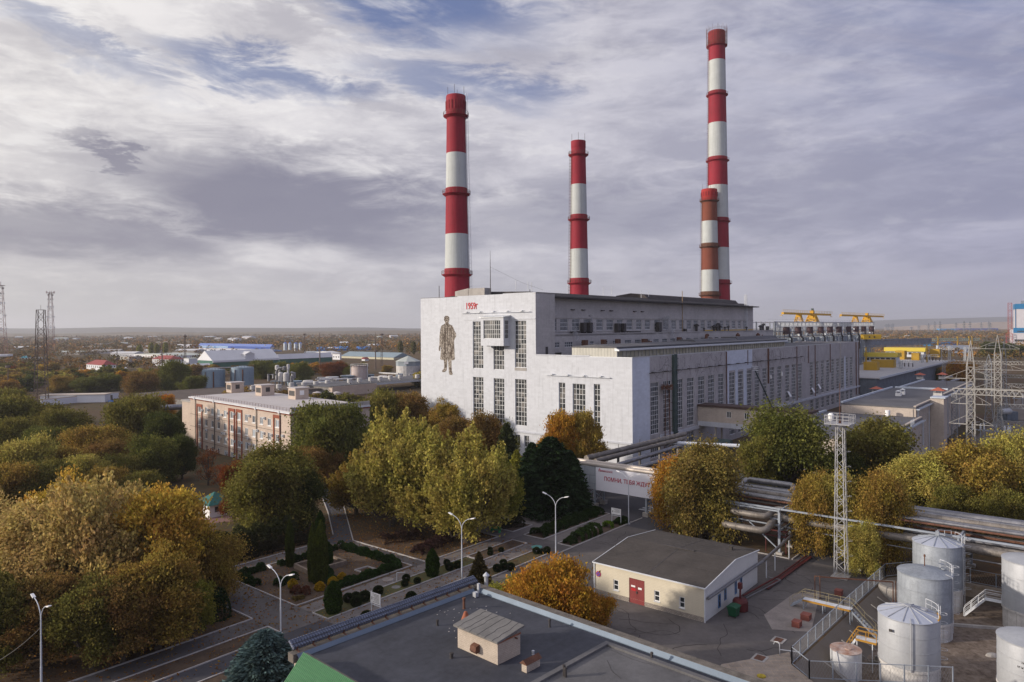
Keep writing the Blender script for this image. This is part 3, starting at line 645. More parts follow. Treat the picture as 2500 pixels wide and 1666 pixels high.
# clipped balls along the lawn strips
C9=C(700,1250); Ck=C(1000,1050); Cb=C(400,1050)
def ball(pt,w,label,i):
    g=G(pt[0],pt[1]+w*.42/1.); s=w*g.y/CF/1.2; e=thing('clipped_shrub',label,'shrub',g,rT.uniform(0,6),'clipped round shrubs on the lawn strips'); e.scale=(s,s,s)
    c=bpy.data.objects.new('crown',BALLS[i%3]); COL.objects.link(c); c.parent=e; c.color=(.026,.036,.014,1)
bl=[((565,795),24,'left ball of the clump beside the notice board'),((640,825),28,'front ball of the clump beside the notice board'),((637,780),22,'rear ball of the clump beside the notice board'),((715,780),27,'right ball of the clump touching the notice board'),
 ((843,725),24,'single dark ball right of the notice board'),((1097,610),19,'small ball behind the hose reel post'),((1085,660),17,'small ball in front of the hose reel post'),((1200,635),17,'lone small ball right of the hose reel post'),
 ((1472,467),16,'rear ball beside the cone shaped thuja'),((1498,507),21,'front ball beside the cone shaped thuja'),((1575,490),20,'ball touching the middle lamp post'),((1410,740),25,'large lone ball near the flat roof edge'),
 ((940,918),27,'lone ball behind the notice board post'),((625,1030),30,'left ball of the clump at the flat roof edge'),((733,965),28,'rear ball of the clump at the flat roof edge'),((765,1020),27,'right ball of the clump at the flat roof edge'),
 ((1145,785),26,'rear one of two balls grown together'),((1128,838),30,'front one of two balls grown together'),((1870,345),12,'rear ball on the bare soil strip'),((1870,380),14,'front ball on the bare soil strip'),((1970,352),14,'ball at the right on the bare soil strip'),
 ((1935,520),20,'left ball of the clump before the orange tree'),((1990,468),17,'rear ball of the clump before the orange tree'),((2005,505),20,'middle ball of the clump before the orange tree'),((2060,505),20,'right ball of the clump before the orange tree')]
for i,(c,w,lb) in enumerate(bl): ball(C9(*c),w,'dark green clipped '+lb,i)
for i,(c,w,lb) in enumerate([((1165,1113),18,'left ball by the tall lamp foot near the green hatch'),((1222,1120),14,'middle ball by the tall lamp foot near the green hatch'),((1262,1105),17,'right ball by the tall lamp foot near the green hatch')]): ball(Ck(*c),w,'dark green clipped '+lb,i)
def thuja(pt,yt,w,label,col='thuja',i=0):
    g=G(*pt); H=hat(pt[0],yt,g); s=w*g.y/CF/1.24; e=thing('thuja_tree',label,'thuja',g,rT.uniform(0,6),'thujas and conifers of the garden'); e.scale=(s,s,H/3.)
    c=bpy.data.objects.new('crown',THUJA[i%2]); COL.objects.link(c); c.parent=e; c.color=COLS[col]+(1,)
thuja(C9(430,925),C9(0,640)[1],40,'broad dark green thuja at the near corner of the lawn strip','thujag')
thuja(C9(1340,592),C9(0,343)[1],31,'cone shaped green thuja in the middle of the lawn strip','thujag',1)
for (x,yb,yt,w,lb) in [(245,640,110,26,'left stem of the tall brownish thuja clump'),(318,650,90,30,'right stem of the tall brownish thuja clump'),(285,655,200,30,'front stem of the tall brownish thuja clump'),(385,500,280,20,'dark thuja behind the tall clump'),(310,250,-10,22,'far brownish thuja by the dark lane')]:
    thuja(C9(x,yb),C9(0,yt)[1],w,lb,'thuja' if 'dark' not in lb else 'thujag',x)
thuja(Cb(1160,1260),Cb(0,825)[1],20,'thin brownish columnar thuja left of the tall clump','thuja',1)
for x,y,w,lb in [(55,660,22,'left'),(305,685,23,'middle'),(510,600,21,'right'),(425,640,24,'rear middle')]:
    thuja(C9(x,y+40),C9(0,y-45)[1],w,lb+' golden yellow dwarf conifer in the garden bed','bright' if 0 else 'ygr')
for o in COL.objects:
    if o.parent and o.parent.get('label','').endswith('golden yellow dwarf conifer in the garden bed'): o.color=(.34,.21,.015,1)
# hedges (centre line in plant axes), each one its own thing
def hedge(a,b,w,h,label,col=(.022,.038,.010),ls=.12,cat='hedge',dens=900,wav=True,z=.05):
    p,q=uv(*a,z),uv(*b,z); L=(q-p).length; me=mkhedge(int(L*7)%91,L,w,h,int(dens*L*(w+h)/1.6),ls)
    o=bpy.data.objects.new('hedge',me); COL.objects.link(o); o.location=(p+q)/2; o.rotation_euler=(0,0,math.atan2(q.y-p.y,q.x-p.x)); o.color=col+(1,)
    return tag(o,label,cat,'hedges of the park')
hedge((-56.3,-14.6),(-37.6,-14.4),2.6,.95,'long dark green hedge filling the bed between the two footpaths')
hedge((-57,-21),(-55.2,-21),1.8,.8,'short dark hedge end at the tall lamp, left of the rounded shrubs')
for k,(u_,s_,lb) in enumerate([(-53.6,1.1,'nearest'),(-52.0,1.3,'second'),(-50.4,1.3,'third'),(-48.8,1.4,'farthest')]):
    hedge((u_-.7,-21),(u_+.7,-21),1.7*s_,1.05*s_,lb+' rounded green shrub in the row beside the road',(.035,.06,.015),cat='shrub')
hedge((-42.6,-21.2),(-39.8,-21.4),1.9,.8,'low dark hedge around the far lamp post before the bridge')
hedge((-45.2,-21),(-43.9,-21),1.5,.9,'light green shrub beside the white notice board by the bridge',(.09,.15,.015),cat='shrub')
hedge((-80,5.6),(-80,-8),1.2,.9,'green hedge along the far side of the garden bed',(.024,.045,.012))
hedge((-91,5.4),(-81,5.4),1.1,.8,'green hedge at the back of the garden behind the stone box',(.024,.045,.012))
hedge((-91.5,-8.2),(-80.4,-8.4),1.4,.8,'green hedge along the footpath edge of the garden',(.026,.05,.012))
hedge((-90.8,-7),(-88,-1.2),1.2,.9,'short green hedge beside the brick edged bed',(.026,.05,.012))
hedge((-97.2,5.6),(-93,6),1.2,.8,'green hedge at the left corner of the garden',(.026,.05,.012))
hedge((-97.2,4.6),(-97.2,.5),1.1,.8,'green hedge on the left edge of the garden',(.026,.05,.012))
hedge((-95.8,-1.5),(-92.5,-1.),1.2,.8,'broken green hedge inside the garden behind the front lamp',(.026,.05,.012))
hedge((-97,12.6),(-80,12.6),2.,1.4,'long dark hedge behind the garden path',(.03,.026,.014),dens=500)
hedge((-95,16),(-82,16),4.5,3.,'tall dark shrub mass between the garden and the domed tree',(.045,.048,.018),ls=.2,dens=260)
hedge((-104.6,-4.6),(-107.5,-5.4),2.8,2.6,'rounded dark green bush at the path corner right of the grove',(.02,.04,.014),dens=500,cat='shrub')
hedge((-107,-3.),(-111,-4.),4.,3.,'loose dark shrub behind the rounded bush',(.035,.04,.018),ls=.2,dens=260,cat='shrub')
hedge((-56.2,-6.5),(-52.2,-8.6),2.6,1.3,'dark shrubs in the bed beside the green bench',(.025,.03,.012),dens=400,cat='shrub')
hedge((-39,-7.),(-36,-4.),3.4,3.2,'domed dark green shrub before the conifers',(.04,.06,.012),dens=420,cat='shrub')
hedge((-43,-8.2),(-38,-8.2),2.,.6,'low dark planting under the domed shrub',(.02,.03,.012),dens=420,cat='shrub')
hedge((-75,-6),(-66,-4),2.6,.8,'low dark purple shrubs under the pale trees',(.04,.022,.02),dens=300,cat='shrub')
hedge((-74,3),(-68,0),3,1.,'dark bare looking shrubs at the lane side of the lawn',(.04,.024,.02),dens=260,cat='shrub')
for k,(a,b,c) in enumerate([(-95.6,-5.6,'left'),(-95,-6.8,'right')]): hedge((a-.5,b),(a+.5,b),1.2,.7,c+' reddish brown dwarf shrub in the garden',(.12,.05,.03),dens=700,cat='shrub')
hedge((-97.2,-7.6),(-95.8,-7.9),.9,.35,'low straw coloured plant at the garden corner',(.14,.10,.03),dens=600,cat='shrub')
hedge((-36,-33.5),(-33,-34.5),3,1.4,'dark shrubs under the pipe loops beside the road',(.03,.028,.015),ls=.2,dens=220,cat='shrub')
# fallen leaves under the grove and on the lawns
rs=np.random.RandomState(9); N=9000
ab=np.stack([rs.uniform(-128,-60,N),rs.uniform(-9,24,N)],1); extra=np.stack([rs.uniform(-128,-60,2500),rs.uniform(-22,-9,2500)],1); ab=np.concatenate([ab,extra])
ctr=np.array([[P0.x+UX.x*a+VX.x*b,P0.y+UX.y*a+VX.y*b,.09] for a,b in ab])
me=leafmesh('fallen_leaves',ctr,.16,4,M_LEAF,np.stack([rs.normal(size=len(ctr)),rs.normal(size=len(ctr)),np.zeros(len(ctr))],1)*3)
o=bpy.data.objects.new('fallen_leaves',me); COL.objects.link(o); o.color=(.22,.11,.03,1); o['kind']='stuff'; o['label']='fallen autumn leaves scattered under the park trees'; o['category']='leaves'
# the wooded plain: nearer trees one by one, the far wood as one mass
blk=[] # (u0,u1,v0,v1) kept clear
def clear(p,extra=()):
    a,b=touv(p)
    if -10<a<660 and -80<b<100: return True     # the plant itself
    for q in CLEAR:
        if q[0]<=p[0]<=q[1] and q[2]<=p[1]<=q[3]: return True
    return False
CLEAR=[(-345,-262,525,600),(-330,-240,630,700),(-290,-60,560,790),(-560,-140,785,1015),(-540,-330,1050,1180),(-215,-60,640,900),(-215,-60,320,520),(-270,-125,270,425),(-110,-60,480,560),(0,360,0,620)]
wc=['brown','olive','obr','dark','green','orange','rust','gold','yolive']
wt=[24,24,18,8,10,9,3,6,6]
LMK=[(248,900,'the nearest red roofed house'),(409,893,'the farther red roofed house'),(520,895,'the green warehouse'),(610,858,'the blue warehouse'),(745,857,'the grain silos'),(101,960,'the dark lattice tower'),(124,868,'the far antenna tower'),(5,885,'the left edge tower'),(200,960,'the low white building'),(511,950,'the two grey tanks'),(690,945,'the silver process vessels'),(878,925,'the rusty silo'),(990,915,'the water tank house'),(880,875,'the grey roofed warehouse'),(330,880,'the derelict block'),(30,955,'the concrete fence'),(2340,880,'the switchyard'),(2200,845,'the gantry beam'),(2465,842,'the blue and white plant')]
cnt=0; rW=random.Random(4)
lab={'brown':'brown','olive':'olive','obr':'orange brown','dark':'dark green','green':'grey green','orange':'orange','rust':'rusty red','gold':'golden','yolive':'yellow olive'}
far=[]
zc=300.
while zc<4200:
    half=.78*zc; step=11.5+zc*.003; xx=-half+rW.uniform(0,step)
    while xx<half:
        p=(xx+rW.uniform(-4,4),zc+rW.uniform(-.02,.02)*zc); xx+=step*rW.uniform(.7,1.3)
        nz=math.sin(p[0]*.011+2)*math.cos(p[1]*.008+p[0]*.003)+.5*math.sin(p[0]*.031+p[1]*.02)
        if p[0]<60*zc/400. and (clear(p)): continue
        if p[0]>=60*zc/400.:
            if clear(p) or p[1]<620: continue
            if nz<(-.1 if p[1]<1800 else -.4): continue
        elif nz<-.95: continue
        far.append(p)
    zc*=1.033
near=[p for p in far if p[1]<720]; near.sort(key=lambda p:p[1]); indiv=near[:215]; rest=[p for p in far if p not in set(indiv)]
for i,p in enumerate(indiv):
    c=rW.choices(wc,wt)[0]; h=rW.uniform(6,10.5); r=rW.uniform(4.2,6.5); cr,tr,H,Rr=PRO['far',i%5]
    qx=1250+CF*p[0]/p[1]; qy=801+34*CF/p[1]; lm=min(LMK,key=lambda m:((m[0]-qx)**2+9*(m[1]-qy)**2)); sz_='tall ' if h>9.2 else ('low ' if h<7 else ''); bd='broad ' if r>5.8 else ('narrow ' if r<4.7 else 'rounded ')
    dx,dy=qx-lm[0],qy-lm[1]; dn=('well ' if abs(dx)>50 else '')+('left of ' if dx<-12 else 'right of ' if dx>12 else '')
    side=(('just ' if abs(dy)<6 else '')+('before and ' if dy>0 else 'beyond and ')+dn if dn else ('before ' if dy>0 else 'beyond '))+lm[2]
    base=np.array(COLS[c])*rW.uniform(.8,1.25)
    plant(cr,tr,'leafy_tree',sz_+bd+lab[c]+' tree '+side,'tree',(p[0],p[1],0),(r/Rr,r/Rr,h/H),rW.uniform(0,6.28),tuple(base),'trees of the wooded plain')
# far wood as one mesh of leaf clumps
rs=np.random.RandomState(21); P=[];S=[]
for p in rest:
    n=46 if p[1]<1200 else (16 if p[1]<2200 else 8); r=rs.uniform(4.5,8)*(1 if p[1]<1500 else 1.3); h=rs.uniform(5.5,10.5)
    d=rs.normal(size=(n,3)); d/=np.linalg.norm(d,axis=1)[:,None]; d[:,2]=np.abs(d[:,2])
    P.append(np.array([p[0],p[1],h*.3])+d*np.array([r,r,h*.68])*rs.uniform(.7,1,(n,1))); S.append(np.full(n,1.3 if p[1]<1200 else (2.8 if p[1]<2200 else 4.6)))
P=np.concatenate(P);S=np.concatenate(S)
m=bpy.data.materials.new('far_foliage'); m.use_nodes=True; t=NT(m.node_tree); o=t.n('ShaderNodeTexCoord').outputs['Object']; g=t.n('ShaderNodeNewGeometry')
v=t.n('ShaderNodeTexVoronoi',i_Scale=.07); t.l(o,v.inputs['Vector']); sc=t.n('ShaderNodeSeparateColor'); t.l(v.outputs['Color'],sc.inputs[0])
ramp=t.n('ShaderNodeValToRGB'); el_=ramp.color_ramp.elements; cols=[(0,(.08,.075,.025)),(.25,(.11,.08,.025)),(.45,(.16,.085,.025)),(.62,(.10,.095,.03)),(.8,(.25,.12,.03)),(1,(.30,.17,.05))]
el_[0].position=0; el_[0].color=cols[0][1]+(1,); el_[1].position=1; el_[1].color=cols[-1][1]+(1,)
for a,b in cols[1:-1]: e_=el_.new(a); e_.color=b+(1,)
t.l(t.m('ADD',t.m('MULTIPLY',sc.outputs[0],.8),t.m('MULTIPLY',t.noise(o,.004,3),.3)),ramp.inputs[0])
c=t.mix(1.,ramp.outputs[0],t.mix(g.outputs['Random Per Island'],(.6,.6,.6),(1.4,1.4,1.4)),'MULTIPLY')
b=t.n('ShaderNodeBsdfDiffuse'); t.l(c,b.inputs[0]); t.l(b.outputs[0],t.n('ShaderNodeOutputMaterial').inputs[0])
me=leafmesh('distant_woods',P,1.,5,m,asp=1.2)
# size per quad: rescale every quad about its own centre
co=np.empty(len(me.vertices)*3,np.float32); me.vertices.foreach_get('co',co); co=co.reshape(-1,4,3); cen=co.mean(1,keepdims=True); co=cen+(co-cen)*S[:,None,None]; me.vertices.foreach_set('co',co.ravel()); me.update()
o=bpy.data.objects.new('distant_woods',me); COL.objects.link(o); tag(o,'autumn woods covering the plain to the horizon','woods',None,'stuff')
for i,(px,yb,yt) in enumerate([(341,868,842),(369,866,837),(383,866,840),(404,866,836),(978,868,832),(1010,866,834)]):
    tree(px,yb,yt,13,'poplar','ygr' if i<4 else 'olive',['first','second','third','fourth','dark left','slim right'][i]+' poplar of the row on the plain'+(' beyond the red roofed houses' if i<4 else ' beside the white hall'),group='poplars on the plain')
# ================================================================== THE POWER STATION
def onpl(px,py,P,d):     # camera ray with the vertical plane through P along d -> (distance along d, z)
    r=ray(px,py); nx,ny=-d.y,d.x; k=(P.x*nx+P.y*ny)/(r.x*nx+r.y*ny); q=Vector((r.x*k,r.y*k)); return (q-Vector((P.x,P.y))).dot(d), EYE+r.z*k
def onu(px,py,u_): a,z=onpl(px,py,P0+UX*u_,VX); return a,z
C3=C(1000,650);C4=C(1500,700);C5=C(1400,1000);C8=C(1300,1250);C7=C(1875,1250);CA=C(0,650);CB=C(450,780);CR=C(1875,700);C6=C(1875,1000)
M_WW=pm('white_painted_brick',(.53,.55,.59),.75,.05,.10,bump=.15,bscale=3,streak=.26,pattern='brick',ps=(1.2,.6),pcol=(.96,.96,.97),mortar=.03)
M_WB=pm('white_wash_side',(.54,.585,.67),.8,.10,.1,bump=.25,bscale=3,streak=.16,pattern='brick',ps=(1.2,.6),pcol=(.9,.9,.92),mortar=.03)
M_GB=pm('grey_brick',(.39,.375,.385),.9,.2,.25,bump=.3,bscale=5,streak=.25,pattern='brick',ps=(.5,.25),pcol=(.8,.78,.76),mortar=.02)
M_GB2=pm('grey_brick_upper',(.44,.42,.41),.9,.14,.2,bump=.3,bscale=4,streak=.2,pattern='brick',ps=(1.,.5),pcol=(.86,.86,.86),mortar=.02)
M_ROOFD=pm('tar_roof',(.05,.045,.045),.85,.35,.15,bump=.3)
M_ROOFG=pm('grey_roof',(.10,.10,.11),.85,.3,.12,bump=.2)
M_RUST=pm('rusty_metal',(.12,.055,.035),.8,.5,1.5,streak=.3); M_DARK=pm('dark_metal',(.05,.045,.045),.6,.4,1)
M_GALV=pm('galvanised',(.48,.50,.53),.45,.12,.8,metal=.5)
M_LITE=pm('pale_metal',(.55,.57,.60),.6,.15,.6)
bh=thing('boiler_house','tall white and grey boiler house with a painted figure and year on its end','power station',uv(0,0),TH)
VS=28.7; HV=72.3; HZ=43.
def holes(lst): return [(a,b,c,d) for a,b,c,d in lst]
wf=[(31.9,35.8,23.4,35.9),(39.6,43.4,22.6,35.6),(47.2,51.1,22.7,35.9),(31.9,35.8,7.9,20.3),(39.6,43.4,8.0,20.2),(47.2,51.1,8.0,20.3),(31.2,32.8,2.4,5.4),(34.2,36.2,2.4,5.4),(38.8,40.4,2.4,5.4),(42.,43.6,2.4,5.4)]
mb=MB(); wall_holes(mb,(0,VS,0),(0,1,0),HV-VS,0,HZ,[(a-VS,b-VS,c,d) for a,b,c,d in wf],.35,(-1,0,0)); 
mb.quad((0,HV,0),(160,HV,0),(160,HV,HZ),(0,HV,HZ)); mb.build('end_wall',M_WW,bh)
for a,b,c,d in wf:
    me=winmesh(b-a,d-c,4 if d-c>5 else 2,max(2,int(round((d-c)/1.25))),[GL,FRW],.10,.085,'y'); o=bpy.data.objects.new('window',me); COL.objects.link(o); o.parent=bh; o.location=(.3,a,c)
mb=MB(); mb.box(.01,8.5,VS-.01,VS+.5,26.7,HZ); mb.box(8.0,8.5,VS+.5,33,26.7,HZ); mb.box(-.05,8.55,VS-.05,VS+.55,HZ,HZ+.15); mb.build('side_stub_wall',M_GB2,bh)
mb=MB(); mb.box(4.2,5.3,VS-.05,VS+.05,26.7,28.9); mb.build('door',M_DARK,bh)
hw=[(12.5,13.8),(15.6,19.5),(21.5,25.4),(27.4,31.2),(34.3,38),(40.1,44),(46.1,49.8),(52.1,55.9),(58.2,61.8),(64.,67.8),(70.6,74.4),(76.8,80.7),(83,86.7),(89.1,92.9),(95.1,98.9),(101,104.7),(106.9,110.6),(112.8,116.5),(118.7,122.4),(124.7,128.3),(130.6,134.3),(136.7,140.4),(142.8,146.5),(148.9,152.6)]
mb=MB(); wall_holes(mb,(8.5,32,0),(1,0,0),151.5,31,42.3,[(a-8.5,b-8.5,33.1,36.5) for a,b in hw],.25,(0,-1,0)); mb.quad((160,32,0),(160,HV,0),(160,HV,HZ),(160,32,HZ)); mb.build('upper_wall',M_GB2,bh)
me=winmesh(3.8,3.4,6,3,[GLH,FRW],.12,.09,'x')
for i,(a,b) in enumerate(hw):
    o=bpy.data.objects.new('window',me); COL.objects.link(o); o.parent=bh; o.location=(a,32.2,33.1); o.scale=((b-a)/3.8,1,1)
mb=MB(); mb.box(8.5,160,31.9,32.02,36.6,36.75); mb.box(8.5,160,31.9,32.02,32.7,32.85); mb.build('string_course',M_CONC,bh)
# roof: tarred, with a sloped dark edge and a raised lantern over the far part
mb=MB(); mb.box(.3,160,VS+.6,HV-.1,42.2,42.6)
mb.ext([(32.2,42.1),(32.2,42.4),(36,44.0),(52,44.5),(66,43.6),(66,42.1)],'x',6,160); mb.build('roof',M_ROOFD,bh)
mb=MB(); mb.ext([(35.2,43.7),(36.6,45.2),(42,45.9),(48,45.2),(48,43.7)],'x',72,152); mb.build('roof_lantern',pm('tar_sheet',(.045,.037,.037),.8,.45,.5,bump=.4),bh)
a0,_=onu(*C3(695,262),1.5); a1,_=onu(*C3(545,262),1.5); a2,_=onu(*C3(420,265),1.5)
mb=MB(); mb.box(1.2,4,a0,a1-.15,43.02,45.3); mb.ext([(a1+.15,43.02),(a1+.15,45.4),(a2,44.7),(a2,43.02)],'x',1.4,4); mb.build('roof_shed',M_CONC,bh)
mb=MB(); mb.cur=0
mb.bar((0.2,VS,43.05),(0.2,HV,43.05),.35,.12); mb.build('parapet_cap',M_ROOFD,bh)
# parapet steps on the end wall
mb=MB(); mb.box(0,.3,VS,40,43,43.35); mb.box(0,.3,40.0,57,43,43.2); mb.build('parapet',M_WW,bh)
for a,zt in ((65.6,46.6),(31.5,44.2)): MB().bar((1.2,a,43),(1.2,a,zt),.14).build('roof_pipe',M_DARK,bh)
MB().tube([(1.4,45.6,43),(1.4,45.6,51.5),(1.4,45.6,55.5)],.13,5,r2=.03).build('mast',M_DARK,bh)
MB().tube([(1.4,45.6,51.),(6,38,46.5),(9,33,44.4)],.025,3).build('stay_wire',M_DARK,bh)
for px in (978,1088,1120,1455,1780,1857,2128,2197): 
    a=onv(*C3(px,230),36.); u_,v_=touv(a); MB().tube([(u_,36,43.8),(u_,36,46.6)],.08,5).lathe([(.2,46.5),(.02,46.8)],8,(u_,36,0)).build('roof_pipe',M_LITE,bh)
# bay window
b0,zb1=onu(*C3(862,470),-2.7); b1,_=onu(*C3(653,470),-2.7); zb0=onu(*C3(862,735),-2.7)[1]
wa,wz1=onu(*C3(833,497),-2.7); wb,_=onu(*C3(678,497),-2.7); wz0=onu(*C3(833,668),-2.7)[1]
bay=MB(); wall_holes(bay,(-2.7,b0,0),(0,1,0),b1-b0,zb0,zb1,[(wa-b0,wb-b0,wz0,wz1)],.3,(-1,0,0))
wall_holes(bay,(-2.7,b0,0),(1,0,0),2.7,zb0,zb1,[(.6,2.2,wz0,wz1)],.2,(0,-1,0))
bay.quad((-2.7,b1,zb0),(0,b1,zb0),(0,b1,zb1),(-2.7,b1,zb1)); bay.quad((-2.7,b0,zb0),(0,b0,zb0),(0,b1,zb0),(-2.7,b1,zb0)); bay.box(-2.2,-.8,b1-3.3,b1-1.7,zb0+.0-.5,zb0-.01)
bo=bay.build('bay_window',M_WW,bh)
MB().ext([(-3.1,zb1),(-3.1,zb1+.12),(0,zb1+.55),(0,zb1)],'y',b0-.3,b1+.3).build('bay_roof',M_GALV,bo)
o=bpy.data.objects.new('glazing',winmesh(wb-wa,wz1-wz0,8,4,[GL,FRW],.1,.08,'y')); COL.objects.link(o); o.parent=bo; o.location=(-2.45,wa,wz0)
o=bpy.data.objects.new('glazing',winmesh(1.6,wz1-wz0,3,4,[GL,FRW],.1,.08,'x')); COL.objects.link(o); o.parent=bo; o.location=(-2.1,b0+.15,wz0)
# floodlight rails
def rail(name,parent,y0,y1,z,n,x=0):
    mb=MB(); mb.box(x-.55,x-.4,y0,y1,z-.1,z+.05)
    for i in range(n+1): yy=y0+(y1-y0)*i/n; mb.box(x-.5,x+.02,yy-.05,yy+.05,z-.08,z)
    ro=mb.build(name,M_LITE,parent)
    m2=MB(); m2.box(-.9,-.25,-.4,.4,.1,.35); m2.box(-.6,-.5,-.05,.05,-.05,.12)
    for i in range(n):
        yy=y0+(y1-y0)*(i+.55)/n; q=m2.build('floodlight',M_LITE,ro) if i==0 else bpy.data.objects.new('floodlight',q.data)
        if i: COL.objects.link(q); q.parent=ro
        q.location=(x,yy,z)
rail('light_rail',bh,30.3,55.2,38.3,5)
mb=MB(); mb.box(-.12,.02,b1+.2,54.6,36.3,36.55); mb.box(-.12,.02,VS,b0-.3,36.3,36.6); mb.build('window_canopy',M_WW,bh)
MB().box(-.06,.02,31.8,35.9,22.6,23.35).build('window_apron',M_CONC,bh)
# the mosaic figure of a man in a long coat
def mural():
    K=lambda x,y:onu(*C3(x,y),0)
    m=bpy.data.materials.new('stippled_brown_paint'); m.use_nodes=True; t=NT(m.node_tree); o=t.n('ShaderNodeTexCoord').outputs['Object']
    s=t.n('ShaderNodeSeparateXYZ'); t.l(o,s.inputs[0]); v=t.comb(0.,t.m('MULTIPLY',s.outputs[1],1.5),t.m('MULTIPLY',s.outputs[2],.8))
    n=t.noise(v,2.2,7,.8); c=t.mix(t.rng(n,.42,.56),(.09,.07,.055),(.42,.38,.33))
    n2=t.noise(v,.5,4,.6); c=t.mix(t.rng(n2,.40,.62),c,t.mix(t.rng(n,.5,.6),(.06,.045,.035),(.30,.25,.20)))
    b=t.n('ShaderNodeBsdfPrincipled',i_Roughness=.9); t.l(c,b.inputs[0]); t.l(b.outputs[0],t.n('ShaderNodeOutputMaterial').inputs[0])
    out=[(333,456),(350,456),(362,466),(366,482),(365,500),(360,512),(356,522),(364,534),(392,546),(402,566),(412,592),(428,622),(427,648),(414,672),(408,690),(412,760),(416,858),(398,868),(386,862),(386,920),(388,960),(397,990),(390,1001),(368,1000),(362,980),(358,930),(352,862),(347,862),(344,920),(341,960),(322,975),(303,974),(299,962),(316,942),(318,900),(314,864),(296,864),(282,856),(286,800),(290,740),(284,748),(280,780),(270,782),(268,756),(274,720),(276,640),(284,580),(292,548),(318,534),(328,524),(326,512),(318,500),(316,486),(320,468)]
    P=[K(*p) for p in out]; mb=MB(); n=len(P); mb.add([(-.03,a,z) for a,z in P]+[(-.001,a,z) for a,z in P],[tuple(range(n))]+[(i,(i+1)%n,n+(i+1)%n,n+i) for i in range(n)])
    mo=mb.build('painted_figure',m,bh); mo['label']='brown stippled picture of a standing man in a long coat'
    L=[[(318,534),(324,620),(318,700),(326,800)],[(336,526),(340,545),(352,530)],[(332,545),(334,640),(330,760),(340,860)],[(354,545),(350,640),(352,760),(356,860)],[(302,560),(304,640),(298,740),(302,850)],[(384,560),(386,640),(380,740),(384,850)],[(400,600),(404,640),(398,670)],[(366,580),(372,600),(368,640),(372,730)],[(300,800),(408,800)],[(322,880),(330,940)],[(372,880),(378,980)],[(326,484),(340,484)],[(346,484),(358,484)],[(334,500),(350,502)],[(318,478),(330,466),(350,464),(362,474)],[(318,640),(312,660),(320,690)],[(340,520),(346,520)]]
    mb=MB()
    for l in L:
        q=[K(*p) for p in l]
        for i in range(len(q)-1): mb.bar((-.036,q[i][0],q[i][1]),(-.036,q[i+1][0],q[i+1][1]),.03,.16)
    mb.build('painted_line',pm('dark_brown_paint',(.05,.035,.028),.9,.3,3),mo)
mural()
M_REDT=pm('red_paint',(.42,.012,.02),.6,.15,2)
yt_=text('1959г',2.6,M_REDT,bh,(-.06,53.8,39.4),(R(90),0,R(-90)),name='year_numerals',ext=.04,off=.014); yt_.scale=(4.7/max(v.co.x for v in yt_.data.vertices),1,1)
# lower tier between boiler house and turbine hall
tw=[(9.7,12.5),(14.9,18.9),(23.1,25.4),(27.5,29.8),(34.2,37.6),(40.5,44.5),(47.6,51.5)]+[(54+6.1*k,57.8+6.1*k) for k in range(20)]
mb=MB(); wall_holes(mb,(8.5,30,0),(1,0,0),170.5,26,32.1,[(a-8.5,b-8.5,28.5,30.0) for a,b in tw]+[(10.2-8.5,13.4-8.5,26.2,27.1)],.2,(0,-1,0)); mb.box(8.5,179,30.0,33,31.6,31.9); mb.quad((179,30,0),(179,50,0),(179,50,32),(179,30,32)); mb.box(160,179,33,50,31.6,31.9)
mb.box(8.5,179,29.8,30.3,32.1,32.3); mb.build('tier_wall',M_GB2,bh)
me=winmesh(3.6,1.5,4,2,[GLH,FRW],.1,.08,'x')
for a,b in tw: o=bpy.data.objects.new('window',me); COL.objects.link(o); o.parent=bh; o.location=(a,30.15,28.5); o.scale=((b-a)/3.6,1,1)
# dark vents and ducts standing on the tier
def vent(u_,v_,z,w,h,kind,mat=M_DARK):
    mb=MB()
    if kind=='box': mb.box(u_-w/2,u_+w/2,v_-.6,v_+.6,z+.6,z+h); mb.box(u_-w/2+.2,u_-w/2+.35,v_-.5,v_+.5,z,z+.6); mb.box(u_+w/2-.35,u_+w/2-.2,v_-.5,v_+.5,z,z+.6)
    elif kind=='bend': mb.tube([(u_,v_,z),(u_,v_,z+h*.75),(u_+.25*w,v_,z+h),(u_+w,v_,z+h)],w*.42,8)
    elif kind=='mush': mb.tube([(u_,v_,z),(u_,v_,z+h*.7)],w*.3,8); mb.lathe([(w*.6,z+h*.66),(w*.65,z+h*.8),(w*.1,z+h)],10,(u_,v_,0))
    else: mb.box(u_-w/2,u_+w/2,v_-.4,v_+.4,z,z+h)
    mb.build('roof_vent',mat,bh)
for u_,w,h,k in [(26,1.6,3.4,'box'),(29.3,1.6,3.4,'box'),(45,1.5,3.2,'box'),(48.6,1.5,3.2,'box'),(72,2.2,3.6,'box'),(22,4,1.0,'slab'),(55,8,.7,'slab'),(92,1.5,1.3,'slab'),(101.5,1.6,3.2,'mush'),(108,.8,1.6,'mush'),(117,1.6,2.6,'mush'),(120,1.6,2.8,'bend'),(122.5,1.3,2.6,'mush'),(127.5,.8,2,'mush'),(131,.8,2.4,'mush'),(150,.9,2.,'mush'),(166,1.4,2.6,'mush'),(169,1.4,2.8,'bend'),(175,2,2,'slab')]:
    vent(u_,31.1,32.,w,h,k)
for u_,w,h,k in [(22,1.6,2.6,'box'),(32,1.4,2.6,'box'),(40,1.4,2.6,'box'),(56.5,2.,2.4,'box'),(60,1.5,1.6,'slab'),(81,1.6,2.6,'box'),(96,1.6,1.8,'box'),(103,1.4,3,'bend'),(107,1,1.6,'bend'),(111,.8,2,'mush'),(120,1.8,2.2,'box'),(126,.9,1.8,'bend'),(133,1.4,3.6,'mush'),(155,1.4,3.4,'mush'),(160,.8,2.6,'mush')]:
    vent(u_,28.,27.2,w,h+.6,k,M_RUST)
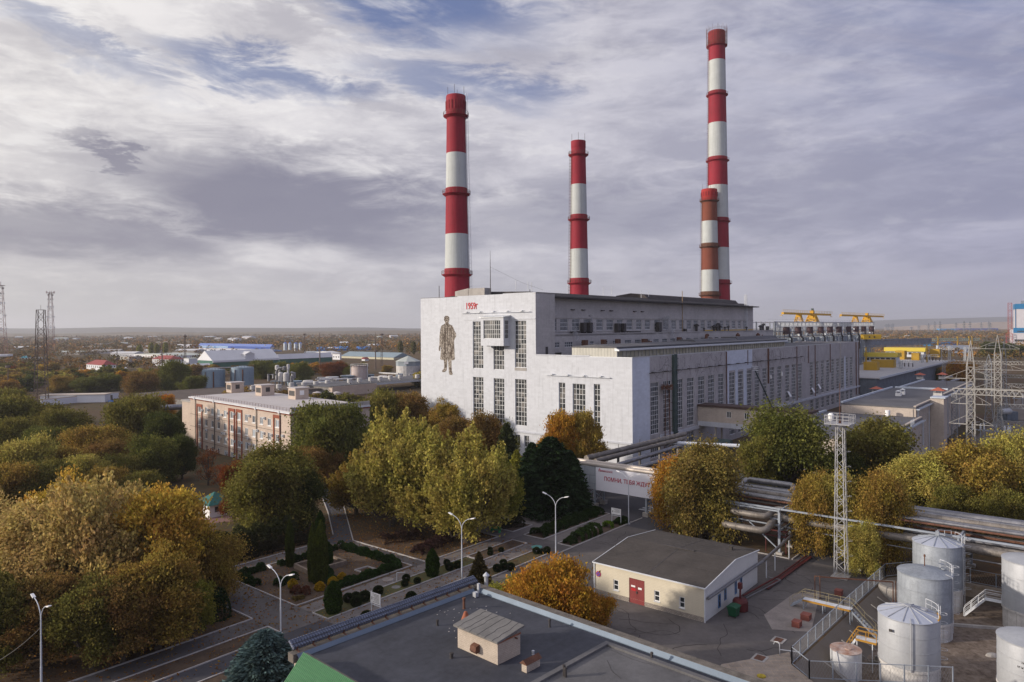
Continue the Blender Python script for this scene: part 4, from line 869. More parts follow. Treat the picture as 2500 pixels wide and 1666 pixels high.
MB().tube([(109,31.4,32.5),(158,31.4,32.5)],.22,6).build('gas_pipe',pm('yellow_paint',(.52,.33,.03),.55,.12,1),bh)
M_YEL=MATS['yellow_paint']
MB().tube([(u0:=91.5,31.9,32),(u0,31.9,47)],.12,5).build('mast',pm('ochre_paint',(.35,.24,.12),.7,.2,1),bh)
# roof edge of the far end
mb=MB(); mb.lattice((150.5,31.5,0),1.2,.8,32,47.5,9,.09); mb.build('ladder',M_LITE,bh)
# fixings high on the upper wall
for u_ in (21.5,27,37.5,42.5,57,62): MB().box(u_-.8,u_+.8,31.5,31.98,39.,39.25).build('lamp_bracket',M_DARK,bh)
# ------------------------------------------------------------------ turbine hall
th=thing('turbine_hall','long turbine hall with a low white end and tall windows along its grey side','power station',uv(0,0),TH)
TZ=26.7; TL=204.8
sw=[(19.4,21.4,8.,20.),(13.3,17.1,8.,19.9),(9.,10.8,8.,20.1)]
mb=MB(); wall_holes(mb,(0,0,0),(0,1,0),VS,0,TZ,[(a,b,c,d) for a,b,c,d in sw],.35,(-1,0,0)); mb.build('end_wall',M_WW,th)
for a,b,c,d in sw: o=bpy.data.objects.new('window',winmesh(b-a,d-c,4 if b-a>3 else 2,9,[GL,FRW],.1,.085,'y')); COL.objects.link(o); o.parent=th; o.location=(.3,a,c)
rail('light_rail',th,5.9,25.4,21.8,4)
wx=[(8.9,13.1),(15.5,19.8),(22.1,26.4),(28.9,33.2),(35.6,39.9),(42.2,46.5),(49.,53.2),(57.,61.3),(63.6,67.8),(70.6,74.9),(77.3,81.4),(84.,88.1),(90.8,95.1),(97.7,102),(105.8,110.2),(112.6,117.1),(119.4,123.9),(133.1,137.4),(140,144.3),(147,151.2),(153.9,158.4),(160.8,165.2),(168,172.5),(175,179.6),(182.2,186.3),(188.9,193.2)]
hs=[(a-8.5,b-8.5,11.5 if i==4 else 7.4,20.3-.0*i) for i,(a,b) in enumerate(wx)]
lo=[(a-8.5,b-8.5,1.6,5.7) for i,(a,b) in enumerate(wx) if i not in(4,5,6)]
mb=MB(); wall_holes(mb,(8.5,0,0),(1,0,0),TL-8.5,0,TZ,hs+lo,.3,(0,-1,0)); mb.quad((TL,0,0),(TL,VS,0),(TL,VS,TZ),(TL,0,TZ)); mb.build('side_wall',M_GB,th)
mb=MB(); mb.quad((0,0,0),(8.5,0,0),(8.5,0,TZ),(0,0,TZ)); mb.build('white_corner',M_WB,th)
me=winmesh(4.2,12.9,4,11,[GLH,FRW],.12,.10,'x'); me5=winmesh(4.2,8.8,4,7,[GLH,FRW],.12,.1,'x'); mel=winmesh(4.2,4.1,4,3,[GLH,FRW],.1,.1,'x')
for i,(a,b) in enumerate(wx):
    o=bpy.data.objects.new('window',me5 if i==4 else me); COL.objects.link(o); o.parent=th; o.location=(a,.22,11.5 if i==4 else 7.4); o.scale=((b-a)/4.2,1,1)
    if i not in(4,5,6): o=bpy.data.objects.new('window',mel); COL.objects.link(o); o.parent=th; o.location=(a,.22,1.6); o.scale=((b-a)/4.2,1,1)
MB().box(54.9,75.1,-.04,.0-.003,20.8,TZ).build('white_patch',M_WB,th)
for a,b in ((54.9,56.8),(61.4,63.5),(67.9,70.5),(179.9,182)): MB().box(a,b,-.04,-.003,6.9,20.798).build('white_patch',M_WB,th)
mb=MB(); mb.box(13,TL,-.35,-.003,6.1,6.9); mb.box(-.3,-.003,0.2,71.5,6.1,6.5); mb.build('ledge',pm('painted_ledge',(.46,.48,.53),.8,.15,.3,streak=.3),th)
mb=MB(); mb.box(-.01+.02,.35,.3,VS,TZ,TZ+.12); mb.box(0,TL,.05,.4,TZ,TZ+.1); mb.box(0,22,-.06,.03,TZ-.02,TZ+.18); mb.build('parapet_cap',M_GALV,th)
mb=MB(); mb.box(.4,TL-.1,.42,VS-.1,25.6,26.1); mb.build('roof',M_ROOFG,th)
mb=MB(); mb.box(.01,.4,12,28.6,TZ,TZ+.35); mb.build('parapet',M_WW,th)
# roof lantern
lb=MB(); lb.box(2,122,5.6,17.7,26.1,28.2); lan=lb.build('roof_lantern',glassmat('lantern_glazing',(.36,.33,.22),(.48,.45,.36),pane=(1.1,3),p=.2,rough=.5),th)
M_CORL=pm('corrugated_pale',(.46,.45,.40),.7,.12,.5,pattern='corr',ps=(.9,.9)); 
lm=MB(); 
for k in range(62): x_=3+k*1.93; lm.box(x_,x_+.13,5.45,5.6,26.2,28.2)
lm.box(2.2,122,5.4,5.6,26.1,26.5); lm.build('mullion',pm('lantern_frame',(.35,.35,.33),.7,.2,1),lan)
MB().ext([(5.,26.1),(5.,28.9),(11.5,29.5),(18.2,28.9),(18.2,26.1)],'x',1.4,1.98).build('gable',M_CORL,lan)
MB().ext([(4.3,28.2),(4.3,28.5),(5.6,28.95),(5.6,28.2)],'x',1.3,122.3).build('eave_strip',M_GALV,lan)
MB().ext([(5.0,28.96),(5.0,29.2),(11.5,29.75),(18.3,29.2),(18.3,28.96)],'x',1.2,122.5).build('lantern_roof',M_ROOFG,lan)
for x0,x1,h in ((52,84,.5),(84.2,122,.9)): MB().ext([(8,29.3),(9,29.6+h),(14,29.6+h),(15,29.3)],'x',x0,x1).build('lantern_roof',M_ROOFG,lan)
# conduit with lamps, downpipes, green duct
mb=MB(); mb.box(7.5,122,-.5,-.4,22.6,22.75); 
ci=mb.build('lamp_conduit',M_DARK,th)
lm=MB(); lm.box(-.7,.5,-1.3,-.5,22.75,22.95); l0=None
for k in range(18):
    if l0 is None: l0=lm.build('lamp',M_DARK,ci); q=l0
    else: q=share('lamp',l0,ci)
    q.location=(9+k*6.6,0,0)
for u_,mt,w,z0 in ((54.6,M_RUST,.22,6.9),(71,M_RUST,.16,22),(88.8,M_RUST,.4,15),(117.6,M_RUST,.2,6.9),(131,M_RUST,.2,20),(139,M_RUST,.22,6.9),(158.9,M_RUST,.2,15),(173.5,M_GB2,.2,8),(198.5,M_RUST,.3,3),(203,M_RUST,.25,3)):
    MB().bar((u_,-.25,z0),(u_,-.25,26.6),w).build('downpipe',mt,th)
M_GRN=pm('dark_green_metal',(.045,.07,.068),.7,.25,.6)
mb=MB(); mb.box(20.2,21.3,-.7,-.05,0,26.8); mb.box(21.5,22.4,-.5,-.05,3,26.9)
for k in range(14): mb.box(20.1,22.5,-.78,-.02,1+k*1.9,1.12+k*1.9)
mb.build('cable_duct',M_GRN,th)
# repair seams
rn=random.Random(3); mb=MB()
for k in range(120):
    x_,z_=rn.uniform(9.5,130),rn.uniform(21,26.3)
    if 54<x_<76: continue
    an=rn.choice([0,1.57,-1.57,.8,-.9])
    for j in range(rn.randint(4,11)):
        an+=rn.uniform(-.8,.8); L=rn.uniform(.3,.8); x2,z2=x_+math.cos(an)*L,z_+math.sin(an)*L
        if not(20.6<z2<26.5 and 9<x2<132) or 54.5<x2<75.4: break
        mb.bar((x_,-.012,z_),(x2,-.012,z2),.02,.06); x_,z_=x2,z2
mb.build('repair_seam',pm('seam_tar',(.09,.08,.08),.9,.2,1),th)
for u_,zz in ((57.6,6.9),(134.2,8.5),(142,9.4),(107.4,9.)):  # opened lower casements
    MB().quad((u_+.3,-.02,zz+1.9),(u_+2.2,-.02,zz+1.9),(u_+2.2,-1.0,zz+.1),(u_+.3,-1.0,zz+.1)).build('open_casement',FRW,th)
MB().box(90.6,91.2,-.5,-.02,16.5,17.7).box(101.2,101.8,-.5,-.02,16.8,18.2).build('fan_box',WHITE,th)
# ------------------------------------------------------------------ chimneys
M_CR=pm('chimney_red',(.24,.012,.026),.75,.16,.12,bump=.2,bscale=2,streak=.4); M_CW=pm('chimney_white',(.44,.465,.46),.85,.1,.15,bump=.25,bscale=2,streak=.35)
M_CO=pm('chimney_terracotta',(.17,.05,.03),.85,.16,.15,bump=.2,streak=.15); M_CR2=pm('chimney_cap_red',(.30,.022,.02),.8,.15,.2)
def chimney(u_,H,r0,r1,bands,gal,label,cap,lad,zlad=30,crownh=0):
    g=thing('chimney',label,'chimney',uv(u_,84),TH,'striped chimneys behind the boiler house')
    rad=lambda z:r1+(r0-r1)*(1-z/H)**1.15
    mats=[M_CR,M_CW,M_CO,M_CR2]; mb=MB(); seg=40
    for (z1,z0,mi) in bands:
        mb.cur=mi; n=4; prof=[(rad(z0+(z1-z0)*i/n),z0+(z1-z0)*i/n) for i in range(n+1)]
        b=len(mb.v)
        for r,z in prof:
            for k in range(seg): a=6.28318*k/seg; mb.v.append((r*math.cos(a),r*math.sin(a),z))
        for i in range(n):
            for k in range(seg): k2=(k+1)%seg; mb.f.append((b+i*seg+k,b+i*seg+k2,b+(i+1)*seg+k2,b+(i+1)*seg+k)); mb.mi.append(mi)
    mb.cur=3; mb.lathe([(rad(H)-.5,H-2),(rad(H)-.5,H+.02),(rad(H)-.49,H+.03)],seg)
    mb.build('shaft',mats,g,smooth=True)
    cb_=MB(); r=rad(H)
    if cap=='slots':
        cb_.lathe([(r+.02,H-crownh),(r+.28,H-crownh+.8),(r+.28,H-.5),(r+.12,H),(r-.6,H+.05)],seg); cb_.build('crown',M_CR2 if bands[0][2]!=0 else M_CR,g,smooth=True)
        sl_=MB()
        for k in range(20):
            a=6.283*k/20; c_=Vector((math.cos(a),math.sin(a),0)); tn=Vector((-c_.y,c_.x,0)); p=c_*(r+.29)
            sl_.bar(p+Vector((0,0,H-crownh*.62)),p+Vector((0,0,H-crownh*.25)),.12,.5)
        sl_.build('crown_slot',pm('slot_dark_red',(.16,.012,.016),.9,.2,1),g)
    elif cap=='basket':
        cb_.lathe([(r+.02,H-8.5),(r+.25,H-8),(r+.25,H-.4),(r-.5,H)],seg); cb_.build('crown',pm('chimney_dark_red',(.22,.022,.028),.85,.2,.3),g,smooth=True)
        bk=MB()
        for k in range(36): a=6.283*k/36; p=Vector((math.cos(a)*(r+1.2),math.sin(a)*(r+1.2),0)); bk.bar(p+Vector((0,0,H-8.5)),p+Vector((0,0,H+1.6 if k%3 else H+3)),.09)
        for zz in (H-6.5,H-4,H-1.5,H+.6): [bk.bar(((r+1.2)*math.cos(6.283*k/24),(r+1.2)*math.sin(6.283*k/24),zz),((r+1.2)*math.cos(6.283*(k+1)/24),(r+1.2)*math.sin(6.283*(k+1)/24),zz),.07) for k in range(24)]
        bk.build('service_cage',M_RUST,g)
        bk.v.clear()
    else: cb_.lathe([(r+.02,H-3),(r+.1,H-2.8),(r+.1,H),(r-.5,H+.05)],seg); cb_.build('crown',M_CR,g,smooth=True)
    for i in range(4): a=.6+1.57*i; rod=MB().bar((r*.9*math.cos(a),r*.9*math.sin(a),H),(r*.9*math.cos(a),r*.9*math.sin(a),H+3.2),.09).build('lightning_rod',M_DARK,g)
    for zz in gal:
        R_=rad(zz); p=MB(); 
        p.lathe([(R_-.05,zz-.7),(R_+.1,zz-.75),(R_+1.15,zz),(R_+1.15,zz+.12),(R_-.05,zz+.12)],32)
        if zz<H-12: p.lathe([(R_+.02,zz+.1),(R_+.18,zz+.15),(R_+.16,zz+2.0),(R_+.0,zz+2.1)],32)
        po=p.build('gallery',M_CR if bands[0][2]==0 else M_RUST,g)
        rl=MB()
        for k in range(24): a=6.283*k/24; q=Vector(((R_+1.1)*math.cos(a),(R_+1.1)*math.sin(a),zz)); a2=6.283*(k+1)/24; q2=Vector(((R_+1.1)*math.cos(a2),(R_+1.1)*math.sin(a2),zz)); rl.bar(q,q+Vector((0,0,1.3)),.07); rl.bar(q+Vector((0,0,1.3)),q2+Vector((0,0,1.3)),.07); rl.bar(q+Vector((0,0,.7)),q2+Vector((0,0,.7)),.05)
        rl.build('railing',M_RUST,po)
    la=MB(); A=R(lad)
    def pt(z,dr,ds): r_=rad(min(z,H-1))+dr; return Vector((math.cos(A)*r_-math.sin(A)*ds,math.sin(A)*r_+math.cos(A)*ds,z))
    for z_ in np.arange(zlad,H-5,6.): 
        for ds in (-.3,.3): la.bar(pt(z_,.3,ds),pt(z_+6,.3,ds),.08)
        for ds in (-.35,.35): la.bar(pt(z_,1.0,ds),pt(z_+6,1.0,ds),.05)
    for z_ in np.arange(zlad,H-5,1.3): la.bar(pt(z_,.3,-.35),pt(z_,1.,-.35),.05); la.bar(pt(z_,.3,.35),pt(z_,1.,.35),.05); la.bar(pt(z_,1.,-.35),pt(z_,1.,.35),.05); la.bar(pt(z_,.3,-.3),pt(z_,.3,.3),.05)
    la.build('ladder',M_LITE if lad<0 else M_RUST,g)
    return g
B3=[(113.2,93.5,0),(93.5,80.2,1),(80.2,66,0),(66,52.6,1),(52.6,38,0),(38,24,1),(24,0,0)]
chimney(28,113.2,5.2,3.1,B3,[106.2,79.6,52.2],'nearest red and white chimney with a slotted crown and a ladder on its right side','slots',-62,crownh=8)
chimney(102,112.3,4.9,3.0,[(112.3,94,0),(94,79.7,1),(79.7,66.9,0),(66.9,53,1),(53,38,0),(38,0,1)],[106.4,79.3,52.6],'thin red and white chimney with a plain top, second from the left','plain',150)
chimney(232,110.9,5.9,4.1,[(110.9,104.5,3),(104.5,93,2),(93,79,1),(79,65.7,2),(65.7,51.9,1),(51.9,38,2),(38,0,1)],[104.3,78.6,51.6],'terracotta and white chimney in front of the tallest chimney','slots',140,crownh=6.5)
chimney(243.5,202.8,7.2,4.6,[(202.8,186,0),(186,168.2,1),(168.2,150.2,0),(150.2,130.7,1),(130.7,114.6,0),(114.6,95.6,1),(95.6,79,0),(79,60,1),(60,41,0),(41,0,1)],[194.5,166.4,128.8,94,58.6],'tallest red and white chimney with a caged top','basket',140)
# steam from the roof vents
def steam(px,py,h,w,u_,v_,z,seed):
    m=MATS.get('steam')
    if m is None:
        m=bpy.data.materials.new('steam'); m.use_nodes=True; t=NT(m.node_tree); o=t.n('ShaderNodeTexCoord').outputs['Object']
        n=t.noise(o,1.1,4,.6); v=t.n('ShaderNodeVolumePrincipled'); v.inputs['Color'].default_value=(.95,.95,.97,1); t.l(t.m('MULTIPLY',t.rng(n,.44,.66),1.1),v.inputs['Density'])
        t.l(v.outputs[0],t.n('ShaderNodeOutputMaterial').inputs['Volume']); MATS['steam']=m
    rn=random.Random(seed); mb=MB(); pts=[]; c=uv(u_,v_,z)
    for i in range(7): f=i/6; pts.append(c+Vector((-f*h*.45+rn.uniform(-.2,.2),rn.uniform(-.1,.1),f*h)))
    b=0; mb.tube(pts,w*.3,9,r2=w*.75)
    top(mb,'steam_plume',m,{1:'white steam puff rising from the lower roof vents at the front of the boiler house',2:'faint steam wisp beside the first dark vent boxes',3:'larger curling steam plume by the middle of the boiler house windows'}[seed],'steam',loc=c,group='steam plumes on the tier roofs',smooth=True)
steam(0,0,4.5,1.6,19.5,28,29.5,1); steam(0,0,5,1.6,32.,31.,32.5,2); steam(0,0,8,2.2,78.,28.,29.5,3)
# ================================================================== FOREGROUND FLAT ROOF
M_BIT=pm('bitumen_felt',(.05,.053,.066),.8,.42,.22,bump=.2,bscale=10,spec=.25,pattern='tile',ps=(30.,1.05),pcol=(.82,.82,.84),mortar=.02)
M_BIT2=pm('old_bitumen',(.11,.108,.112),.85,.3,.3,bump=.3)
M_COPE=pm('mossy_coping',(.13,.115,.10),.95,.45,1.4,bump=.6,streak=.2)
M_FLASH=pm('flashing',(.13,.165,.21),.4,.12,.5,metal=.4)
M_BRK=pm('silicate_brick',(.50,.43,.36),.9,.2,.8,bump=.4,pattern='brick',ps=(.26,.088),pcol=(.38,.34,.31),mortar=.008)
RZ=8.0
kc=G(1162,1441,RZ); kl=G(744,1598,RZ); ang=math.atan2(kl.y-kc.y,kl.x-kc.x)
fr_=thing('flat_roofed_building','grey flat roofed building in the foreground with brick penthouse and green corrugated roof corner','building',(kc.x,kc.y,0),ang)
def loc(px,py,z=RZ):
    g=G(px,py,z); d=Vector((g.x-kc.x,g.y-kc.y)); return d.x*math.cos(ang)+d.y*math.sin(ang), -d.x*math.sin(ang)+d.y*math.cos(ang)
ax,ay=loc(*C9(165,1310),RZ+.9); XE=ax-.31
MB().box(-.35,XE,-.35,58,0,RZ-.4).build('wall',M_BRK,fr_)
MB().box(.0,XE,0,58,RZ-.38,RZ).build('roof',M_BIT,fr_)
mb=MB(); mb.box(-.75,.05,-.75,58,RZ-.38,RZ+.42); mb.build('coping',M_COPE,fr_)
mb=MB(); mb.box(.052,XE+.3,-.75,.05,RZ-.38,RZ+.30); mb.build('coping',M_COPE,fr_)
mb=MB(); mb.quad((.055,.4,RZ+.40),(.055,58,RZ+.40),(.32,58,RZ+.02),(.32,.4,RZ+.02)); mb.box(.32,.36,.4,58,RZ+.01,RZ+.05)
mb.quad((.4,.055,RZ+.29),(XE,.055,RZ+.29),(XE,.38,RZ+.02),(.4,.38,RZ+.02)); mb.box(.4,XE,.38,.42,RZ+.01,RZ+.05); mb.build('flashing',M_FLASH,fr_)
# iron brackets and scalloped blue grey strip along the left edge
mb=MB(); M_SC=pm('scalloped_strip',(.13,.15,.21),.6,.25,1.2,pattern='brick',ps=(.24,.2),pcol=(.45,.45,.5),mortar=.03)
for i in range(int((XE+1)/.25)):
    x0=-.6+i*.25
    mb.tube([(x0,-.42,RZ+.48),(x0,-1.12,RZ+.98)],.135,6)
mb.build('scalloped_overhang',M_SC,fr_)
mb=MB(); mb.bar((-.7,-.40,RZ+.62),(XE,-.40,RZ+.62),.04); mb.bar((-.7,-.62,RZ+.84),(XE,-.62,RZ+.84),.03); mb.build('guard_wire',M_DARK,fr_)
for i in range(int((XE-.5)/1.45)+1):
    x0=.5+i*1.45; MB().ext([(.0,RZ+.30),(-.38,RZ+.44),(-.30,RZ+.66),(-.44,RZ+.5),(-.5,RZ+.34)],'x',x0,x0+.12).build('bracket',M_RUST,fr_)
# green corrugated roof at the lower left
ax,ay=loc(*C9(165,1310),RZ+.9)
mb=MB(); n=140
for i in range(n):
    y0=ay-.2+i*.2
    prof=[(0,0),(.05,.09),(.12,.09),(.2,0)]
    for k in range(3):
        a,b=prof[k],prof[k+1]
        mb.quad((ax,y0+a[0],RZ+.95+a[1]),(ax,y0+b[0],RZ+.95+b[1]),(ax+5,y0+b[0],RZ-4.2+b[1]),(ax+5,y0+a[0],RZ-4.2+a[1]))
mb.quad((ax,ay-.2,RZ+.93),(ax+5,ay-.2,RZ-4.22),(ax+5,ay+28,RZ-4.22),(ax,ay+28,RZ+.93))
mb.build('corrugated_roof',pm('green_sheet',(.065,.20,.085),.5,.12,.6,streak=.1,pattern='corr',ps=(.2,.2)),fr_)
MB().box(ax-.3,ax-.005,ay-.1,58,0,RZ+.9).build('gable_wall',M_COPE,fr_); MB().box(ax,ax+4.7,ay+.1,58,0,RZ-4.4).build('side_wing',M_BRK,fr_)
# penthouse
pa=loc(*C9(1940,1410)); pb=loc(*C9(1565,1250)); pc=loc(*C9(2130,1300))
x0=(pa[0]); y0=pb[1]; xw=pc[0]; 
px0,px1=min(pa[0],pc[0]),max(pa[0],pc[0]); py0,py1=min(pb[1],pa[1]),max(pb[1],pa[1])
px1=pa[0]; px0=pc[0]; py0=pb[1]; py1=pa[1]
ph=MB(); ph.box(px0,px1,py0,py1,RZ-.02,RZ+1.75); pho=ph.build('penthouse',M_BRK,fr_)
M_SLAB=pm('felt_slab',(.15,.145,.14),.85,.3,.5,bump=.3)
sb=MB(); sb.ext([(px0-.25,RZ+2.15),(px1+.3,RZ+1.76),(px1+.3,RZ+1.92),(px0-.25,RZ+2.3)],'y',py0-.2,py1+.25); so_=sb.build('penthouse_roof',M_SLAB,pho)
cr_=MB(); 
rn=random.Random(8)
for k in range(6):
    yy=py0+.5+k*(py1-py0)/6.2; xx=px0-.2
    while xx<px1+.2: x2=xx+.4; y2=yy+rn.uniform(-.12,.12); f=lambda q:RZ+2.305-(q-px0+.25)/(px1-px0+.55)*.38; cr_.bar((xx,yy,f(xx)),(x2,y2,f(x2)),.035,.02); xx,yy=x2,y2
cr_.build('roof_crack',M_DARK,so_)
MB().box(px0-.05,px1+.05,py0-.04,py1+.04,RZ+1.6,RZ+1.74).build('brick_band',pm('red_brick',(.26,.11,.065),.9,.3,2),pho)
cx_,cy_=px1,(py0*.5+py1*.5)
MB().ext([(px1,RZ+1.0),(px1+.42,RZ+.92),(px1+.5,RZ+.55),(px1+.35,RZ+.35),(px1,RZ+.45)],'y',cy_-.35,cy_+.3).build('vent_hood',M_RUST,pho)
MB().tube([(px0+.6,py1+.02,RZ+1.5),(px0+.6,py1+.25,RZ+1.5)],.07,8).build('spout',M_RUST,pho)
# small brick chimney with a pitched cap
q=loc(*C9(2205,1485)); r_=loc(*C9(2325,1418))
MB().box(r_[0],q[0],q[1]-.5,q[1],RZ,RZ+.62).build('brick_chimney',M_BRK,fr_)
MB().ext([(q[1]-.62,RZ+.63),(q[1]-.25,RZ+.95),(q[1]+.12,RZ+.63)],'x',r_[0]-.12,q[0]+.12).build('chimney_cap',M_RUST,fr_)
for (bx,by,tp,rr,mt) in [((1385),1045,990,.10,M_ROOFD),(1515,1345,1295,.13,M_ROOFD),(1630,890,790,.12,M_RUST),(2265,1310,1295,.1,M_GALV)]:
    a,b=loc(*C9(bx,by)); g=G(*C9(bx,by),RZ); h=max(.3,hat(*C9(bx,tp),g)-RZ)
    MB().lathe([(rr*1.3,0),(rr,.08),(rr,h-.12),(rr*1.35,h-.12),(rr*1.2,h)],12,(a,b,RZ)).build('vent_pipe',mt,fr_)
for (bx,by,tp) in [(158,1060,985),(1097,1380,1290),(305,1540,1430),(290,1530,1405)]:
    a,b=loc(*C8(bx,by)); g=G(*C8(bx,by),RZ); h=hat(*C8(bx,tp),g)-RZ
    MB().lathe([(.12,0),(.09,.08),(.09,h-.12),(.13,h-.12),(.11,h)],12,(a,b,RZ)).build('vent_pipe',M_ROOFD,fr_)
a,b=loc(*C9(1622,1010)); MB().lathe([(.42,0),(.40,.1),(.14,.78),(.0,.85)],20,(a-.3,b,RZ+.02)).build('terracotta_cone',pm('terracotta',(.27,.09,.05),.8,.2,2),fr_)
a,b=loc(*C9(1737,785)); MB().box(a-.2,a+.2,b-.2,b+.2,RZ+.05,RZ+.5).build('roof_box',M_GALV,fr_)
a,b=loc(*C9(1765,715),RZ+.3); MB().box(a-.12,a+.12,b-.12,b+.12,RZ,RZ+.9).build('post',M_GALV,fr_)
# raised, cracked roof section
a,b=loc(*C8(690,1255)); 
MB().box(a,XE,b,58,RZ+.01,RZ+.16).build('raised_roof',M_BIT2,fr_)
mb=MB(); mb.box(a-.45,a,b-.45,58,RZ+.005,RZ+.34); mb.box(a+.001,XE,b-.45,b,RZ+.005,RZ+.36); mb.build('roof_kerb',M_BIT2,fr_)
mb=MB()
for k in range(34):
    xx=a+rn.uniform(.3,16); yy=b+rn.uniform(.3,22); an=rn.choice([0,1.57,0,1.57,.6])
    for j in range(rn.randint(4,12)):
        an+=rn.uniform(-.35,.35); x2,y2=xx+math.cos(an)*.5,yy+math.sin(an)*.5
        if x2<a+.05 or y2<b+.05: break
        mb.bar((xx,yy,RZ+.163),(x2,y2,RZ+.163),.045,.01); xx,yy=x2,y2
mb.build('roof_crack',M_DARK,fr_)
mb=MB()
for k in range(30): xx,yy=rn.uniform(1,9),rn.uniform(.6,7); mb.cb((xx,yy,RZ+.012),(rn.uniform(.03,.16),rn.uniform(.03,.1),.02))
mb.build('debris',M_KERB,fr_); MB().cb((loc(*C8(550,1290))[0],loc(*C8(550,1290))[1],RZ+.03),(.35,.12,.05)).build('loose_board',WHITE,fr_)
# capped flue standing beyond the roof corner
g=G(*C9(1835,745),RZ-.6); MB_=MB(); MB_.lathe([(.2,-(RZ-.6)),(.2,1.75)],14); fl=MB_.build('flue_pipe',M_GALV); fl.location=g; tag(fl,'pale metal flue with pointed cap just outside the flat roof corner','flue')
MB().lathe([(.34,1.7),(.34,1.78),(.02,2.1)],14).build('cap',M_GALV,fl)
# ================================================================== CREAM SHED
gr=thing('shed','cream clad shed with a dark ribbed roof and a red door','shed',uv(-71.4,-50.5),TH)
M_LAP=pm('cream_siding',(.60,.545,.43),.65,.06,.3,pattern='lap',ps=(.19,.19),streak=.04); M_LAP2=pm('pale_siding',(.60,.60,.58),.65,.07,.3,pattern='lap',ps=(.19,.19),streak=.05)
M_STONE=pm('rubble_plinth',(.36,.32,.28),.95,.3,2.5,bump=.8,pattern='brick',ps=(.3,.14),pcol=(.4,.37,.33),mortar=.015)
SH=[(0,3.92),(4.2,5.0),(8.9,5.5),(14.9,4.15)]
gw=[(2.45,3.15,1.0,2.3),(5.7,6.45,1.0,2.3),(11.4,12.15,1.05,2.35)]; gd=(7.75,9.9,0,3.05)
mb=MB(); wall_holes(mb,(0,0,0),(0,1,0),14.9,.55,3.9,[(a,b,c,d) for a,b,c,d in gw]+[(7.75,9.9,.55,3.05)],.2,(-1,0,0)); mb.build('front_wall',M_LAP,gr)
mb=MB(); mb.box(-.05,.2,0,7.75,0,.55);mb.box(-.05,.2,9.9,14.9,0,.55); mb.build('plinth',M_STONE,gr)
for a,b,c,d in gw:
    w_=winmesh(b-a,d-c,1,2,[GL,FRW],.1,.09,'y'); o=bpy.data.objects.new('window',w_); COL.objects.link(o); o.parent=gr; o.location=(.1,a,c)
    MB().box(-.12,0,a-.05,b+.05,c-.08,c).build('sill',M_LITE,o).parent=gr
MB().box(.1,.15,12.17-.72,12.13,1.75,2.28).build('green_blind',M_GRN,gr)
do=MB().box(.02,.12,7.8,8.82,.02,3.0).box(.02,.12,8.84,9.85,.02,3.0).build('door',pm('dull_red_paint',(.20,.04,.04),.6,.15,1.2,streak=.25),gr)
MB().box(0,.02-.001,9.05,9.62,2.0,2.2).build('door_plate',WHITE,do); MB().box(0,.019,9.0,9.58,1.55,1.85).build('door_plate',M_REDT,do); MB().box(0,.019,8.15,8.65,1.85,2.1).build('door_plate',WHITE,do); MB().box(-.06,.02,8.75,8.9,1.3,1.55).build('door_handle',M_DARK,do)
# roof along the front-to-back fall: the gable faces the far and the near side
X1=16.3
prof_side=[(0,3.9),(7.6,4.95),(15.6,4.0)] 
mb=MB(); 
ktop=[(0,3.95),(8.6,5.0),(16.3,4.3)]
mb.add([(x_,0,.0) for x_ in (0,X1)]+[(x_,0,z_) for x_,z_ in reversed(ktop)],[(0,1,2,3,4)]); mb.add([(x_,14.9,.0) for x_ in (0,X1)]+[(x_,14.9,z_) for x_,z_ in reversed(ktop)],[(0,1,2,3,4)]); mb.quad((X1,0,0),(X1,14.9,0),(X1,14.9,4.3),(X1,0,4.3)); mb.build('side_wall',M_LAP2,gr)
mb=MB(); mb.box(.0,X1,-.08,-.003,2.75,2.85)
mb.add([(.05,-.06,2.85),(X1,-.06,2.85),(X1,-.06,4.28),(8.6,-.06,4.98),(.05,-.06,3.93)],[(0,1,2,3,4)]); mb.build('gable_panel',M_LAP2,gr)
M_SHR=pm('ribbed_dark_roof',(.06,.052,.047),.9,.35,.35,bump=.3,streak=0)
rb=MB(); rb.ext([(-.2,3.92),(8.6,5.02),(X1+.2,4.3),(X1+.2,4.38),(8.6,5.12),(-.2,4.02)],'y',-.15,15.05); ro=rb.build('roof',M_SHR,gr)
rr_=MB(); fz=lambda x_:(4.02+(x_+.2)/8.8*1.1) if x_<8.6 else 5.12-(x_-8.6)/(X1+.2-8.6)*.74
for k in range(1,15):
    xx=k*1.08; rr_.bar((xx,-.15,fz(xx)+.008),(xx,15.05,fz(xx)+.008),.05,.02)
for yy in (7.4,): 
    for i in range(16): rr_.bar((i,yy,fz(i)+.01),(i+1,yy,fz(i+1)+.01),.12,.012)
rr_.build('roof_seam',M_DARK,ro)
tr=MB(); tr.bar((-.24,-.2,3.96),(-.24,15.1,3.96),.1,.14); 
for i in range(2):
    a,b=((-.24,3.97),(8.6,5.09)) if i==0 else ((8.6,5.09),(X1+.2,4.36)); tr.bar((a[0],-.2,a[1]),(b[0],-.2,b[1]),.08,.12); tr.bar((a[0],15.1,a[1]),(b[0],15.1,b[1]),.08,.12)
tr.bar((-.05,-.05,0),(-.05,-.05,3.9),.14); tr.bar((-.05,14.95,0),(-.05,14.95,3.9),.14); tr.build('trim',M_LITE,gr)
MB().box(13.2,13.6,2.2,2.6,fz(13.4),fz(13.4)+.5).box(13.05,13.75,2.05,2.75,fz(13.4)+.5,fz(13.4)+.56).build('roof_vent',M_DARK,gr)
MB().box(8.3,8.7,5.2,9.2,fz(8.5)-.0,fz(8.5)+.1).build('roof_slot',M_DARK,gr); MB().bar((3.,13.6,fz(3)),(3.,13.6,fz(3)+1.5),.05).build('aerial',M_DARK,gr)
M_BLUE=pm('blue_paint',(.02,.11,.42),.5,.1,1)
